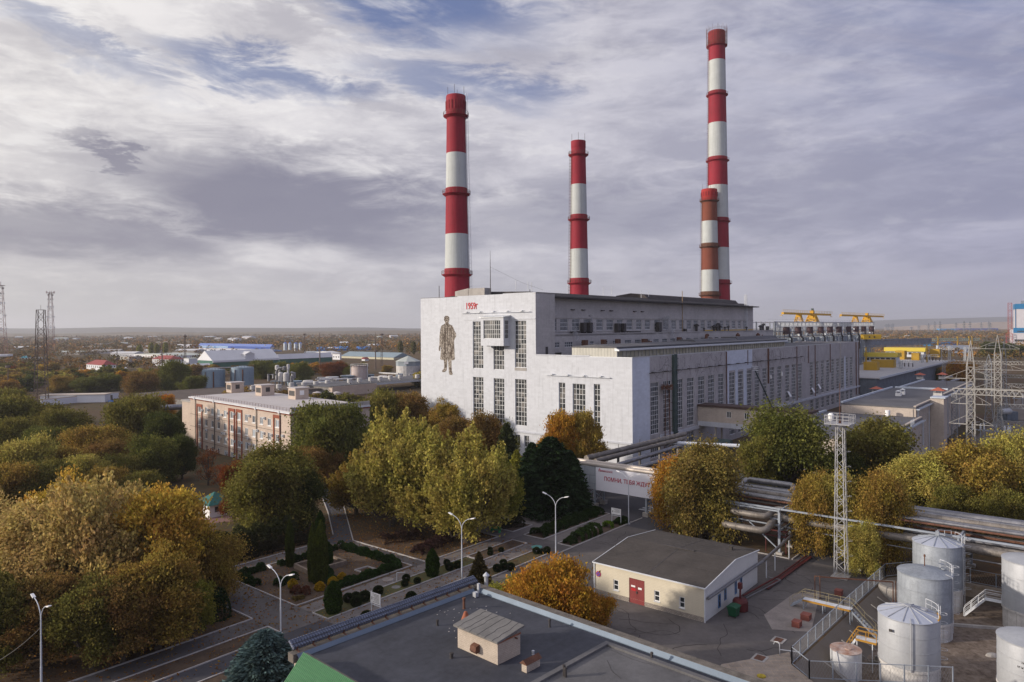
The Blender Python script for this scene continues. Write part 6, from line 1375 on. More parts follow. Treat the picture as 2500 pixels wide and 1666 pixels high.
# ================================================================== TANK YARD
M_TANK=pm('tank_silver',(.36,.375,.40),.55,.14,.5,metal=.2,bump=.1,bscale=2,streak=.12); M_TANK2=pm('tank_weathered',(.26,.285,.32),.6,.3,.5,metal=.2,bump=.15,streak=.4); M_PED=pm('whitewashed_concrete',(.48,.47,.46),.9,.3,.7,bump=.4,streak=.35)
M_AMB=pm('amber_paint',(.36,.19,.03),.5,.1,1)
def steps(mb,p,q,w,n,t=.08):
    p=Vector(p);q=Vector(q); s=Vector((-(q-p).y,(q-p).x,0)).normalized()*w/2
    mb.bar(p+s,q+s,.05,.2);mb.bar(p-s,q-s,.05,.2)
    for i in range(1,n): c=p.lerp(q,i/n); mb.bar(c+s,c-s,.25,.04)
def rails(mb,pts,h=1.0,t=.045,mid=True,post=1.):
    for i in range(len(pts)-1):
        a,b=Vector(pts[i]),Vector(pts[i+1]); mb.bar(a+Vector((0,0,h)),b+Vector((0,0,h)),t)
        if mid: mb.bar(a+Vector((0,0,h*.5)),b+Vector((0,0,h*.5)),t*.7)
        n=max(1,int((b-a).length/post))
        for k in range(n+1): c=a.lerp(b,k/n); mb.bar(c,c+Vector((0,0,h)),t)
def tank(px,py,zt,r,zb,label,mat,roof='ribbed',pedr=None,rib=12,ladder=None,label_g='upright storage tanks in the sunken yard'):
    g=G(px,py,zt); e=thing('storage_tank',label,'tank',(g.x,g.y,PZ),TH,label_g); H=zt-PZ; b=zb-PZ
    m=MB(); m.lathe([(r,b),(r,H-.02),(r-.01,H)],48); m.build('shell',mat,e,smooth=True)
    m=MB()
    for z in (b+.05,b+(H-b)*.36,b+(H-b)*.68,H-.05): m.lathe([(r+.002,z-.03),(r+.03,z-.03),(r+.03,z+.03),(r+.002,z+.03)],48)
    m.build('seam_ring',mat,e)
    rh=.75 if roof=='ribbed' else .55
    m=MB(); m.lathe([(r+.06,H+.003),(r+.06,H+.04),(r*.5,H+rh*.62),(.25,H+rh)],36); ro=m.build('roof',pm('tank_roof',(.40,.43,.50),.5,.12,.5,metal=.2) if roof=='ribbed' else mat,e,smooth=True)
    if roof=='ribbed':
        rb=MB()
        for k in range(rib): a=6.283*k/rib; rb.bar((.25*math.cos(a),.25*math.sin(a),H+rh+.03),(r*math.cos(a),r*math.sin(a),H+.10),.07,.09)
        rb.build('roof_rib',mat,ro); MB().lathe([(.28,H+rh),(.28,H+rh+.12)],14).build('cap',mat,ro)
    pr=pedr or r*.98
    m=MB(); m.lathe([(pr,-.1),(pr,b-.3),(pr+.12,b-.28),(pr+.12,b-.02),(pr-.1,b-.003)],40); pe=m.build('pedestal',M_PED,e)
    m=MB()
    for k in range(14): a=6.283*k/14; m.bar((math.cos(a)*(pr-.06),math.sin(a)*(pr-.06),0),(math.cos(a)*(pr-.06),math.sin(a)*(pr-.06),b-.35),.1)
    m.build('pedestal_joint',M_CONCD,pe)
    if ladder is not None:
        A=ladder; ld=MB(); c=Vector((math.cos(A),math.sin(A),0)); tn=Vector((-c.y,c.x,0))
        for s in (-.22,.22): ld.bar(c*(r+.18)+tn*s+Vector((0,0,.2)),c*(r+.18)+tn*s+Vector((0,0,H+1)),.045)
        for k in range(int((H+.6)/.32)): ld.bar(c*(r+.18)-tn*.22+Vector((0,0,.3+k*.32)),c*(r+.18)+tn*.22+Vector((0,0,.3+k*.32)),.035)
        for k in range(1,int(H/.9)): ld.tube([c*(r+.18+.38*(1+math.cos(b_)))+tn*.38*math.sin(b_)+Vector((0,0,1.6+k*.9)) for b_ in (-2.6,-1.8,-.9,0,.9,1.8,2.6)],.02,4)
        ld.build('ladder',M_LITE,e)
        rr=MB(); pts=[Vector((math.cos(A+d)*(r-.1),math.sin(A+d)*(r-.1),H+.08)) for d in (-.55,-.3,0,.3,.55)]; rails(rr,pts,1.0,.045,post=.6); rr.build('railing',M_LITE,e)
    return e
RA=math.atan2(-UX.x,1)  # towards the camera's right
t1=tank(2217.6,1498.3,4.7,2.78,.1,'silver tank with a ribbed blue grey roof and amber steps, largest in the front',M_TANK,ladder=-1.0)
t2=tank(2257.5,1396.6,5.0,2.85,-.1,'weathered grey tank with a plain domed roof between two ribbed ones',M_TANK2,'plain',ladder=-1.0)
t3=tank(2288.8,1323,6.0,2.84,.6,'tallest grey tank with a ribbed roof at the back of the sunken yard',M_TANK2,ladder=-1.2)
t4=tank(2517,1368,6.,2.9,.4,'silver tank cut by the right edge with a railed stair at its foot',M_TANK,'plain')
t5=tank(2517,1560,3.4,2.8,-1.,'silver tank with stencilled marks at the lower right corner',M_TANK,'plain')
for t_,c in ((t1,'n'),):
    H=4.7-PZ; r=2.78
    m=MB(); m.tube([(r*math.cos(a),r*math.sin(a),H+.14) for a in np.linspace(-1.75,-.95,8)],.08,6); m.build('amber_rim',M_AMB,t_)
    MB().lathe([(.35,0),(.35,.25)],14).build('hatch',M_TANK,t_).location=(r*.55*math.cos(-1.),r*.55*math.sin(-1.),H+.35)
    MB().box(-r-.1,-r+.0,.9,1.2,H-1.2,H-.95).build('box',M_DARK,t_)
for t_,r,H in ((t1,2.78,6.9),(t2,2.85,7.2),(t3,2.84,8.2)):
    A=2.9+1.57 if t_ is not t1 else 3.4
    MB().tube([(math.cos(A)*r*.8,math.sin(A)*r*.8,H+.3),(math.cos(A)*(r+.16),math.sin(A)*(r+.16),H+.15),(math.cos(A)*(r+.16),math.sin(A)*(r+.16),2.2)],.055,6).build('pipe',M_TANK,t_)
MB().tube([(0,0,7.9),(0,0,9.1)],.06,6).lathe([(.12,9.0),(.1,9.25)],8).build('vent_pipe',M_RUST,t2)
MB().lathe([(.3,0),(.3,.15)],14).build('hatch',M_TANK2,t2).location=(1.6,-1.7,7.45); MB().lathe([(.3,0),(.3,.06)],14).build('hatch',M_TANK2,t2).location=(1.9,-1.4,7.9)
MB().box(-.2,.2,-.2,.2,8.7,9.6).build('vent_box',M_TANK2,t3)
m=MB(); rails(m,[(.2,0,8.7),(2.4,-1.2,8.3)],1.,.04); m.build('railing',M_LITE,t3)
# stencilled marks on the corner tank
for s,z,sz,off in (('№ 2',4.0,.34,0),('много',3.55,.34,-.12),('ТО',3.1,.34,.05)):
    A0=math.pi+.0; 
    for i,ch in enumerate(s):
        if ch==' ': continue
        A=R(168)+ (i*.115)+off; g_=text(ch,sz,M_DARK,t5,(2.81*math.cos(A),2.81*math.sin(A),z),(R(90),0,A+R(90)),ext=.004); g_.name='stencil_mark'
# rusty little tank, round concrete well
g=G(2065,1584.7,.5); e=thing('rusty_tank','small white tank with a rust stained lid inside the fence','tank',(g.x,g.y,PZ),TH)
M_RW=pm('rust_stained_white',(.50,.51,.53),.7,.1,.9,col2=(.58,.59,.62),streak=.45); M_RL=pm('rust_patched_lid',(.55,.50,.47),.7,.1,1.1,col2=(.24,.09,.04))
MB().lathe([(1.5,0),(1.5,2.7)],40).build('shell',M_RW,e,smooth=True); MB().lathe([(1.53,2.7),(1.53,2.76),(.5,2.86)],32).build('lid',M_RL,e); MB().lathe([(.35,2.84),(.35,2.95)],16).build('hatch',M_RL,e).location=(-.2,-.3,0); MB().bar((-1.45,.5,2.8),(-1.62,.1,0.6),.12).build('pipe',M_RW,e)
g=G(2180,1433,.2); e=thing('concrete_well','round stained concrete well behind the grey tanks','well',(g.x,g.y,PZ),TH); MB().lathe([(1.7,0),(1.7,2.4),(1.6,2.6)],30).build('shell',M_CONC,e); MB().lathe([(1.62,2.6),(1.5,2.75)],30).build('lid',M_CONCD,e)
# wire fences
def net_mat():
    return pm('galvanised_wire',(.25,.26,.28),.5,.1,1,metal=.4)
def fence(pts,label,h=1.75,post=2.35,top_post=None):
    p0=Vector(pts[0]); e=thing('wire_fence',label,'fence',p0); fr=MB(); nt=MB()
    for i in range(len(pts)-1):
        a,b=Vector(pts[i])-p0,Vector(pts[i+1])-p0; n=max(1,round((b-a).length/post)); Z=Vector((0,0,1))
        for k in range(n+1): c=a.lerp(b,k/n); MB().bar(c,c+Z*(h+.05),.1).build('post',M_STEEL,e)
        fr.bar(a+Z*h,b+Z*h,.06); fr.bar(a+Z*.12,b+Z*.12,.06)
        L=(b-a).length; s=.3; 
        for k in range(int(L/s)):
            c=a.lerp(b,k*s/L); d=a.lerp(b,min(1,(k*s+.8)/L)); nt.bar(c+Z*.15,d+Z*(h-.05),.009); nt.bar(d+Z*.15,c+Z*(h-.05),.009)
    fr.build('rail',M_STEEL,e); nt.build('net',net_mat(),e); return e
A_=uv(-75.6,-61.7,.03); B_=uv(-77.6,-64.,.03)
fence([A_,uv(-59.5,-62.3,.03),uv(-42.2,-63.1,.03),uv(-38.2,-66.2,.03),uv(-37.6,-69.5,.03)],'grey wire fence along the street side of the sunken tank yard')
fence([uv(-37.6,-72.3,.03),uv(-37.7,-78,.03),uv(-37.9,-100,.03)],'grey wire fence on the stone wall behind the tanks')
g2=G(2151,1664); g3=G(1981,1656); dd=(g2-g3).normalized(); fence([A_,B_,B_+dd*13],'grey wire fence at the bottom, before the rusty tank')
# stone retaining wall behind the tanks
q=MB().box(0,45,-.0,.6,-.25+PZ,.02).build('stone_wall',pm('patched_stone',(.42,.39,.36),.95,.1,1.6,col2=(.27,.19,.11),bump=.6,pattern='brick',ps=(.9,.55),pcol=(1.,1.,1.),mortar=.09)); q.location=uv(-38.3,-66.7); q.rotation_euler=(0,0,XA); tag(q,'low retaining wall of brown stones in pale mortar behind the tanks','wall')
# stone slab paving at the bottom corner
q=sheets('stone_paving',[[(-77.8,-64.3),(-75.8,-61.8),(-73,-60.6),(-80,-56.2),(-86,-57),(-92,-72),(-84.5,-74)]],pm('stone_slabs',(.30,.25,.205),.95,.3,.8,bump=.6,pattern='tile',ps=(1.3,.7),pcol=(1.15,1.1,1.),mortar=.05),.045)
# platform and steps over the embankment
pl=thing('access_platform','steel footbridge with amber rails crossing the wire fence to the tank yard','footbridge',uv(-60,-58.8,0),XA)
d0=-.8; d1=4.6
MB().box(d0,d1,-.5,.5,1.15,1.22).build('deck',M_LITE,pl); m=MB(); m.box(d0,d1,-.56,-.505,1.02,1.24); m.build('amber_edge',M_AMB,pl)
for x in (d0+.1,1.5,d1-.1): MB().bar((x,-.45,0 if x<4 else -.8),(x,-.45,1.14),.1).build('leg',M_STEEL,pl); MB().bar((x,.45,0 if x<4 else -.8),(x,.45,1.14),.1).build('leg',M_STEEL,pl)
m=MB(); steps(m,(d0,0,1.1),(d0-1.5,0,.05),.9,5); m.build('stair',M_STEEL,pl); m=MB(); steps(m,(d1,0,1.1),(d1+3.6,0,PZ+.05),.9,12); m.build('stair',M_STEEL,pl)
m=MB()
for y in (-.5,.5): rails(m,[(d0-1.5,y,.05),(d0,y,1.15),(d1,y,1.15),(d1+3.6,y,PZ)],1.05,.032,post=1.3)
m.build('handrail',pm('yellow_rail',(.27,.23,.13),.5,.15,1),pl)
sp2=thing('tank_platform','small platform with amber handrail and steps on the left side of the front tank','platform',(t1.location.x,t1.location.y,PZ),TH)
MB().box(-.4,.6,2.9,4.9,3.1,3.18).build('deck',M_LITE,sp2); MB().box(-.46,-.405,2.9,4.9,3.,3.2).build('amber_edge',M_AMB,sp2)
m=MB(); steps(m,(.1,4.9,3.1),(.1,6.6,0),.9,10); m.build('stair',M_LITE,sp2); m=MB(); rails(m,[(-.4,2.9,3.15),(-.4,4.9,3.15),(-.4,6.6,.1)],1.,.06,post=1.); rails(m,[(.6,2.9,3.15),(.6,4.9,3.15),(.6,6.6,.1)],1.,.06,post=1.); m.build('handrail',M_AMB,sp2)
for y in (3.3,4.8): MB().bar((-.3,y,0),(-.3,y,3.1),.08).build('leg',M_LITE,sp2)
sp3=thing('tank_stair','pale steel stair with railings at the foot of the right edge tank','stair',(t4.location.x,t4.location.y,PZ),TH)
MB().box(-.5,.5,2.9,4.6,2.5,2.58).build('deck',M_LITE,sp3); m=MB(); steps(m,(0,4.6,2.5),(0,6.8,0),.9,9); m.build('stair',M_LITE,sp3); m=MB(); rails(m,[(-.5,2.9,2.55),(-.5,4.6,2.55),(-.5,6.8,.05)],1.,.05,post=.9); rails(m,[(.5,2.9,2.55),(.5,4.6,2.55),(.5,6.8,.05)],1.,.05,post=.9); m.build('railing',M_LITE,sp3)
for i,(a,b,w,lb) in enumerate(((650,765,.9,'near the white mast'),(350,990,1.05,'right one of a pair by the wire fence'),(265,1055,.95,'left one of a pair by the wire fence'))):
    c=uv(*touv(G(*C7(a,b)))); q=MB().box(-w/2,w/2,-w*.45,w*.45,0,.62).box(-w/2-.03,w/2+.03,-w*.45-.03,w*.45+.03,.62,.68).build('red_box',pm('brick_red_paint',(.20,.065,.05),.7,.15,1,streak=.2)); q.location=c; q.rotation_euler=(0,0,TH); tag(q,'brick red metal box on the street '+lb,'box',None); q['group']='brick red boxes on the street'
c=G(*C7(432,790)); d_=G(*C7(478,800)); q=thing('steel_portal','rusty pipe goal frame from the street across the fence to the round well','frame',c,0)
e1=G(*C7(1150,845),-0.5)-c
m=MB(); m.bar((0,0,0),(0,0,2.75),.09); dv=(d_-c); m.bar(dv,dv+Vector((0,0,2.9)),.09); m.bar((0,0,2.72),dv+Vector((0,0,2.8)),.08); m.bar(dv+Vector((0,0,2.75)),Vector((e1.x,e1.y,2.2)),.13); m.bar((e1.x,e1.y,2.2),(e1.x,e1.y,PZ+.2),.09); m.bar((e1.x+.5,e1.y+.3,2.2),(e1.x+.5,e1.y+.3,PZ+.2),.09); m.build('frame',M_RUST,q)
c=G(*C7(108,1315)); q=MB().tube([(0,0,0),(0,0,1.1),(-.1,.15,1.25),(-.35,.4,1.2),(-.45,.5,.9)],.05,7).tube([(0,0,.55),(1.9,-.5,.5)],.05,7).build('handrail_pipe',M_GALV,smooth=True); q.location=c; tag(q,'bent grey handrail pipe beside the rusty square hatch','handrail')
q=MB().bar((0,0,.15),(8.6,-2.0,.15),.35,.3).build('pipe_trough',M_CONC); c=G(*C7(1665,1045),PZ); q.location=c; tag(q,'low concrete trough across the gravel behind the tanks','trough')
q=MB().lathe([(.6,0),(.5,.2),(.3,.3),(0,.34)],9).build('rock',M_CONC); q.location=G(*C7(2060,1325),PZ); q.scale=(1.2,.7,1); tag(q,'pale boulder on the gravel of the tank yard','rock')
q=MB().tube([(0,0,.2),(1.2,-.3,.2)],.14,8).box(.4,.65,-.2,.1,.3,.8).build('valve',M_CONCD); q.location=G(*C7(945,1390),PZ); tag(q,'short pipe end with a black valve on the gravel before the front tank','valve')
# ================================================================== SERVICE BLOCK ON THE RIGHT
M_SB=pm('service_brick',(.46,.40,.35),.9,.15,.3,bump=.3,pattern='brick',ps=(.6,.25),pcol=(.8,.78,.76),mortar=.02,streak=.2)
M_EDGE=pm('zinc_edge',(.50,.55,.62),.45,.12,.6,metal=.3); M_VR=pm('vent_cap_red',(.36,.10,.06),.7,.2,1)
sv=thing('service_block','low grey roofed brick service block with white gutters and drainpipes','service building',uv(0,0),TH)
def slab(x0,x1,y0,y1,z,par,low=0.):
    hl=[]; xx=x0+2.
    while xx<x1-3: hl.append((xx-x0,xx-x0+1.1,2,z-3.0)); xx+=3.1
    m=MB(); wall_holes(m,(x0,y0,0),(1,0,0),x1-x0,0,z-.4,hl,.2,(0,-1,0)); m.quad((x0,y0,0),(x0,y1,0),(x0,y1,z-.4),(x0,y0,z-.4)); m.quad((x1,y0,0),(x1,y1,0),(x1,y1,z-.4),(x1,y0,z-.4)); m.quad((x0,y1,0),(x1,y1,0),(x1,y1,z-.4),(x0,y1,z-.4)); m.build('wall',M_SB,par)
    if hl:
        w=winmesh(1.1,z-5.,1,5,[GLH,FRW],.1,.08,'x')
        for h in hl: o=bpy.data.objects.new('window',w); COL.objects.link(o); o.parent=par; o.location=(x0+h[0],y0+.15,2)
    MB().box(x0-.1,x1+.1,y0-.05,y1+.1,z-.39,z).build('roof',M_ROOFG,par)
    m=MB(); m.box(x0-.1,x1+.1,y1-.35,y1+.12,z+.002,z+.45); m.build('parapet',M_EDGE,par)
    m=MB(); m.box(x0+.1,x1,y0-.75,y0-.055,z-.75,z-.55); m.box(x0+.1,x1,y0-.8,y0-.75,z-.75,z-.4); m.build('gutter',M_EDGE,par)
    MB().box(x0-.1,x1,y0-.06,y0+.5,z+.002,z+.3).build('parapet',M_SB,par)
    for k in range(int((x1-x0)/15)+1): xd=x0+1+k*15; MB().bar((xd,y0-.3,0),(xd,y0-.3,z-.8),.18).build('downpipe',M_EDGE,par)
slab(8,54.5,-51.,-28,10.9,sv); slab(54.6,114,-49.6,-32,13.4,sv); slab(114.1,163,-48.6,-33,13.0,sv)
MB().box(54.4,54.59,-49,-33,10.9,12.9).build('step_wall',M_SB,sv)
MB().box(113.5,114.6,-48,-33,13.4,13.9).build('party_parapet',M_EDGE,sv)
MB().box(74,79,-52.8,-49.65,0,14.2).build('stair_tower',M_SB,sv); MB().box(73.6,79.4,-53.2,-49.62,14.2,14.5).build('tower_cap',M_EDGE,sv)
def hut(px,py,z,label,w=2.2,h=1.4,red=True):
    c=G(px,py,z); e=thing('roof_ventilator',label,'ventilator',c,TH,'roof ventilators of the service block')
    MB().box(-w/2,w/2,-w/2,w/2,-.02,h*.7).build('base',WHITE if not red else M_PED,e)
    for a in (-.42,.42):
        for b in (-.42,.42): MB().bar((a*w,b*w,h*.7),(a*w,b*w,h*1.25),.1).build('post',M_LITE,e)
    m=MB(); k=w*.5+(.75 if red else .1); m.add([(-k,-k,h*1.25),(k,-k,h*1.25),(k,k,h*1.25),(-k,k,h*1.25),(0,0,h*1.25+(.9 if red else .3))],[(0,3,2,1),(0,1,4),(1,2,4),(2,3,4),(3,0,4)]); m.build('cap',M_VR if red else M_LITE,e)
hut(*CR(1565,1010),13.6,'red pyramid capped ventilator on the stair tower edge of the service block'); hut(*CR(995,985),10,'red pyramid capped ventilator beyond the left edge of the grey roof',2.4); hut(*CR(1398,850),12,'red capped ventilator past the far end of the grey roofs, left one',2.2); hut(*CR(1602,850),13,'red capped ventilator past the far end of the grey roofs, right one',2.2)
hut(*CR(1200,1005),13.4,'left white box ventilator on the upper grey roof',1.4,1.1,False); hut(*CR(1238,992),13.4,'right white box ventilator on the upper grey roof',1.2,1.2,False)
c=G(*CR(1100,1195),10.9); q=MB().lathe([(.55,0),(.6,.3),(.6,1.5),(.45,1.6)],16).build('fan_unit',WHITE); q.location=c; tag(q,'white slatted drum ventilator on the lower grey roof','ventilator')
MB().box(-.5,.5,-.03,.03,0,0.01) 
m=MB(); c=G(*CR(1085,1130),10.9); steps(m,(0,0,0),(.9,1.2,2.4),.6,8); q=m.build('roof_ladder',M_LITE); q.location=c; tag(q,'short white ladder between the two grey roofs','ladder')
m=MB(); rails(m,[(0,0,0),(3.5,0,0)],1.2,.07); m.bar((0,0,0),(0,0,-9),.08); m.bar((.7,0,0),(.7,0,-9),.08)
for k in range(22): m.bar((0,0,-k*.4),(.7,0,-k*.4),.05)
q=m.build('cage_ladder',M_EDGE); q.location=uv(36,-51.9,11); q.rotation_euler=(0,0,TH); tag(q,'caged wall ladder on the side of the lower grey roof','ladder')
ga=thing('brick_gallery','raised brick gallery with small white windows joined to the long hall','gallery',uv(35.2,-30),TH)
hg=[(3.2,4.4),(9,10.2),(16.5,17.7),(21,22.2)]
m=MB(); wall_holes(m,(0,0,0),(0,1,0),29.9,8.2,12.2,[(29.9-b,29.9-a,9.6,11.3) for a,b in [(8.2,9.5),(13,14.3),(19.5,20.8),(24.5,25.8)]],.2,(-1,0,0)); m.quad((5,0,8.2),(5,29.9,8.2),(5,29.9,12.2),(5,0,12.2)); m.quad((0,0,8.2),(5,0,8.2),(5,0,12.2),(0,0,12.2)); m.build('wall',M_SB,ga)
for a,b in [(8.2,9.5),(13,14.3),(19.5,20.8),(24.5,25.8)]: o=bpy.data.objects.new('window',winmesh(1.3,1.7,2,1,[GL,FRW],.12,.12,'y')); COL.objects.link(o); o.parent=ga; o.location=(.12,29.9-b,9.6)
MB().box(-.3,5.3,-.3,29.9,12.2,12.75).build('roof',pm('brown_roof',(.07,.045,.04),.8,.25,.5),ga); MB().box(-.15,5.15,-.1,29.9,6.9,8.19).build('floor_beam',MATS['painted_ledge'],ga)
for y in (3,14,25): MB().bar((.5,y,0),(.5,y,6.9),.4).build('column',M_CONC,ga); MB().bar((4.5,y,0),(4.5,y,6.9),.4).build('column',M_CONC,ga)
for (a,b,w,z) in ((29,-14,.75,2.4),(27,-18,.6,2.2)): rpipe('pipe',[uv(a,b,z-1.5),uv(a,b,z+1.2),uv(a,b-4,z+1.2),uv(a,b-4,z-1.5)],w,M_PIPER,'thick grey pipe hoop before the gallery, '+('left' if b==-14 else 'right')+' one')
q=MB().lathe([(1.1,-2.4),(1.2,-2.2),(1.2,2.2),(1.1,2.4)],16).build('green_tank',M_GRN,smooth=True); q.location=uv(26,-11,4.2); q.rotation_euler=(R(90),0,TH); tag(q,'dark green horizontal tank under the brick gallery','tank')
# crane boom reaching over the hall wall
c=G(*C4(1520,1050),9); tp=onv(*C4(1295,775),-2.5); q=thing('lifting_platform','dark telescopic boom with a basket reaching up to the hall windows','lift',(c.x,c.y,0)); c2=Vector((c.x,c.y,0)); 
MB().tube([(0,0,1),tuple((tp-c2)*.5+Vector((0,0,.5))),tuple(tp-c2)],.34,6,r2=.2).build('boom',M_GRN,q); b=tp-c2; m=MB(); m.cb((b.x,b.y,b.z+.1),(2,1.2,.12)); rails(m,[(b.x-1,b.y-.6,b.z+.1),(b.x+1,b.y-.6,b.z+.1),(b.x+1,b.y+.6,b.z+.1),(b.x-1,b.y+.6,b.z+.1),(b.x-1,b.y-.6,b.z+.1)],1.2,.07); m.build('basket',M_LITE,q)
MB().box(-2.5,2.5,-1.2,1.2,.6,1.6).build('chassis',M_DARK,q)
# ================================================================== OUTDOOR BOILERS BEYOND THE HALL
ob=thing('outdoor_boilers','long open steel structure of outdoor boilers with dark exhausts and a truss deck','boiler structure',uv(182,30),TH)
M_BC=pm('boiler_casing',(.27,.31,.36),.6,.2,.4,streak=.35); M_FR=pm('frame_steel',(.20,.22,.25),.7,.3,.5,streak=.2)
L=184; m=MB()
for k in range(int(L/6)+1):
    for y in (0,9,20): m.bar((k*6,y,0),(k*6,y,36.2),.35)
m.build('column',M_FR,ob); 
m=MB()
for z in (8,14,20,24.5,29.,31.5):
    for y in (0,9): m.bar((0,y,z),(L,y,z),.3)
for k in range(int(L/6)+1):
    for z in (14,20,24.5,29.,31.5): m.bar((k*6,-.0,z),(k*6,20,z),.28)
m.build('floor_beam',M_FR,ob)
m=MB(); m.box(-2,L,-.4,.0,35.8,36.2); m.box(-2,L,-.4,0,33.4,33.6)
for k in range(int(L/1.5)): m.bar((k*1.5,-.2,33.5),(k*1.5+.75,-.2,35.9),.16); m.bar((k*1.5+.75,-.2,35.9),(k*1.5+1.5,-.2,33.5),.16)
m.box(-2,L,19.8,20.2,35.8,36.2); m.bar((-10,0,37.2),(L,0,37.2),.07)
for k in range(40): m.bar((k*4.6,0,36.2),(k*4.6,0,37.2),.06)
m.build('deck_truss',M_GALV,ob)
rn=random.Random(2)
for k in range(10):
    x=6+k*18+rn.uniform(-2,2); MB().box(x,x+9,1.2,8.,10,28.2).build('casing',M_BC,ob); MB().box(x+9.3,x+15,2,7,12,26.5).build('casing',M_BC,ob)
    z0=30.2; MB().lathe([(1.55,z0),(1.6,z0+3.4),(1.4,z0+3.45)],16).build('exhaust',pm('dark_exhaust',(.06,.035,.04),.7,.35,.8),ob).location=(x+4,-.9,0)
    d=MB(); d.tube([(x+9,-.8,31.5),(x+9,-.8,29),(x+12,-.8,28),(x+12,-.8,20)],.42,7); d.build('duct',M_DARK,ob)
    p=MB()
    for j in range(9): a=x+rn.uniform(0,16); zz=rn.uniform(22,33); p.bar((a,-.5,zz),(a+rn.uniform(1,5),-.5,zz+rn.choice([0,0,0,1.5,-1.5])),.16)
    for j in range(7): a=x+rn.uniform(0,17); zz=rn.uniform(22,30); p.bar((a,-.5,zz),(a,-.5,zz+rn.uniform(1,5)),.18)
    for j in range(5): a=x+rn.uniform(0,15); zz=rn.choice([24.6,29.1,31.6]); p.box(a,a+rn.uniform(.8,2.2),-.6,.3,zz,zz+rn.uniform(.6,1.8))
    p.build('pipework',M_LITE if k%2 else M_STEEL,ob)
def crane(x0,x1,xl,xt,label,rod=True):
    M_CY=pm('crane_yellow',(.55,.30,.02),.55,.15,.6); e=thing('deck_crane',label,'crane',uv(182+0,30+9,36.2),TH,'yellow cranes on the boiler deck'); x0-=182;x1-=182;xl-=182;xt-=182
    m=MB(); m.box(x0,x1,-.6,.6,3.8,4.9); m.build('girder',M_CY,e)
    r=MB(); rails(r,[(x0-1.5,-.7,4.9),(x1+1.5,-.7,4.9)],1.3,.1,post=3); r.box(x0-2.4,x0-1.2,-.5,.5,3.1,3.3); r.bar((x0-1.6,0,4.9),(x0-1.6,0,3.1),.15); r.box(x1+1.2,x1+2.6,-.5,.5,3.1,3.3); r.bar((x1+1.6,0,4.9),(x1+1.6,0,3.1),.15); r.build('railing',M_YEL,e)
    l=MB(); l.lattice((xl,0),3.6,2.,0,3.8,2,.3,.2); l.box(xl-1.5,xl+1.5,-1,1,2.4,3.8); l.build('leg',M_CY,e)
    l=MB(); l.lattice((xt,0),5.5,3.,0,3.8,2,.55,.4); l.box(xt-2.4,xt+2.4,-1.2,1.2,2.0,4.6); l.box(xt+.2,xt+4.2,-1,1,1.8,3.6); l.box(xt-1.2,xt+.8,-.9,.9,4.9,6.4); l.build('trolley_leg',M_CY,e)
    if rod: MB().box(xt-.4,xt+1,-.5,.5,6.4,7.6).build('winch_box',M_GRN,e)
crane(218,300,243,266,'left long yellow crane with a green winch box on the boiler deck')
crane(322,432,356,386,'right yellow crane on the boiler deck without a winch box',False)
# long low hall beside the yellow units
lo_=thing('switch_gallery','long low dark hall with a pale roof edge running away past the yellow units','gallery',uv(206,-6),TH)
MB().box(0,210,-1.,34,0,9.9).build('wall',pm('dark_wall',(.12,.14,.17),.8,.35,.4,streak=.4),lo_); MB().box(-.5,210,-2.2,34,9.9,10.2).build('roof',pm('concrete_roof',(.36,.35,.35),.85,.15,.2),lo_); MB().box(-.5,210,-2.6,-2.2,9.7,10.7).build('roof_edge',M_EDGE,lo_)
M_Y=pm('bright_yellow',(.52,.40,.045),.5,.08,.5); M_YO=pm('deep_yellow',(.38,.23,.02),.55,.1,.5)
def ybld(px0,px1,py,lab,h=4.2,w=9,roof=True,z=10.2,h2=1.6,band=True):
    a=G(px0,py,z); b=G(px1,py,z); 
    P=a; d=UX; L=None
    # length along u that spans the two pixels
    D=-VX; r=ray(px1,py); k=(P.x*D.y-P.y*D.x)/(r.x*D.y-r.y*D.x); L=(Vector((r.x*k,r.y*k))-Vector((P.x,P.y))).dot(D)
    e=thing('yellow_unit',lab,'plant unit',(P.x,P.y,z),XA,'yellow units on the low hall roof')
    MB().box(0,L,0,w,-.02,h).build('wall',M_LITE if band else M_YO,e)
    if band:
        m=MB()
        for i in range(int(L/3)): m.box(.6+i*3,2.8+i*3,-.05,-.003,h*.45,h*.85)
        m.build('window_band',M_DARK,e)
    if roof: MB().ext([(-1.2,h),(-.2,h+h2),(w+.2,h+h2),(w+1.2,h)],'x',-1,L+1).build('roof',M_Y,e)
    return e,L
ybld(2098,2188,886,'nearest bright yellow roofed unit beyond the end of the long hall',4.,10,True,10.2,2.6)
ybld(2162,2256,871,'far bright yellow roofed unit with a dark window band',4.2,10,True,10.2,2.8)
ybld(2127,2182,897,'low deep yellow cabin with two dark windows',4.4,6,False,10.2,1,False); ybld(2108,2141,904,'small deep yellow cabin nearest the long hall',4.4,6,False,10.2,1,False)
ybld(2225,2244,880,'deep yellow cage like block beside the grey pipes',5,6,False,10.2,1,False); ybld(2270,2294,872,'deep yellow block farthest along the low hall',6,6,False,10.2,1,False); ybld(2185,2208,878,'deep yellow duct block between the two bright roofs',6,8,False,10.2,1,False)
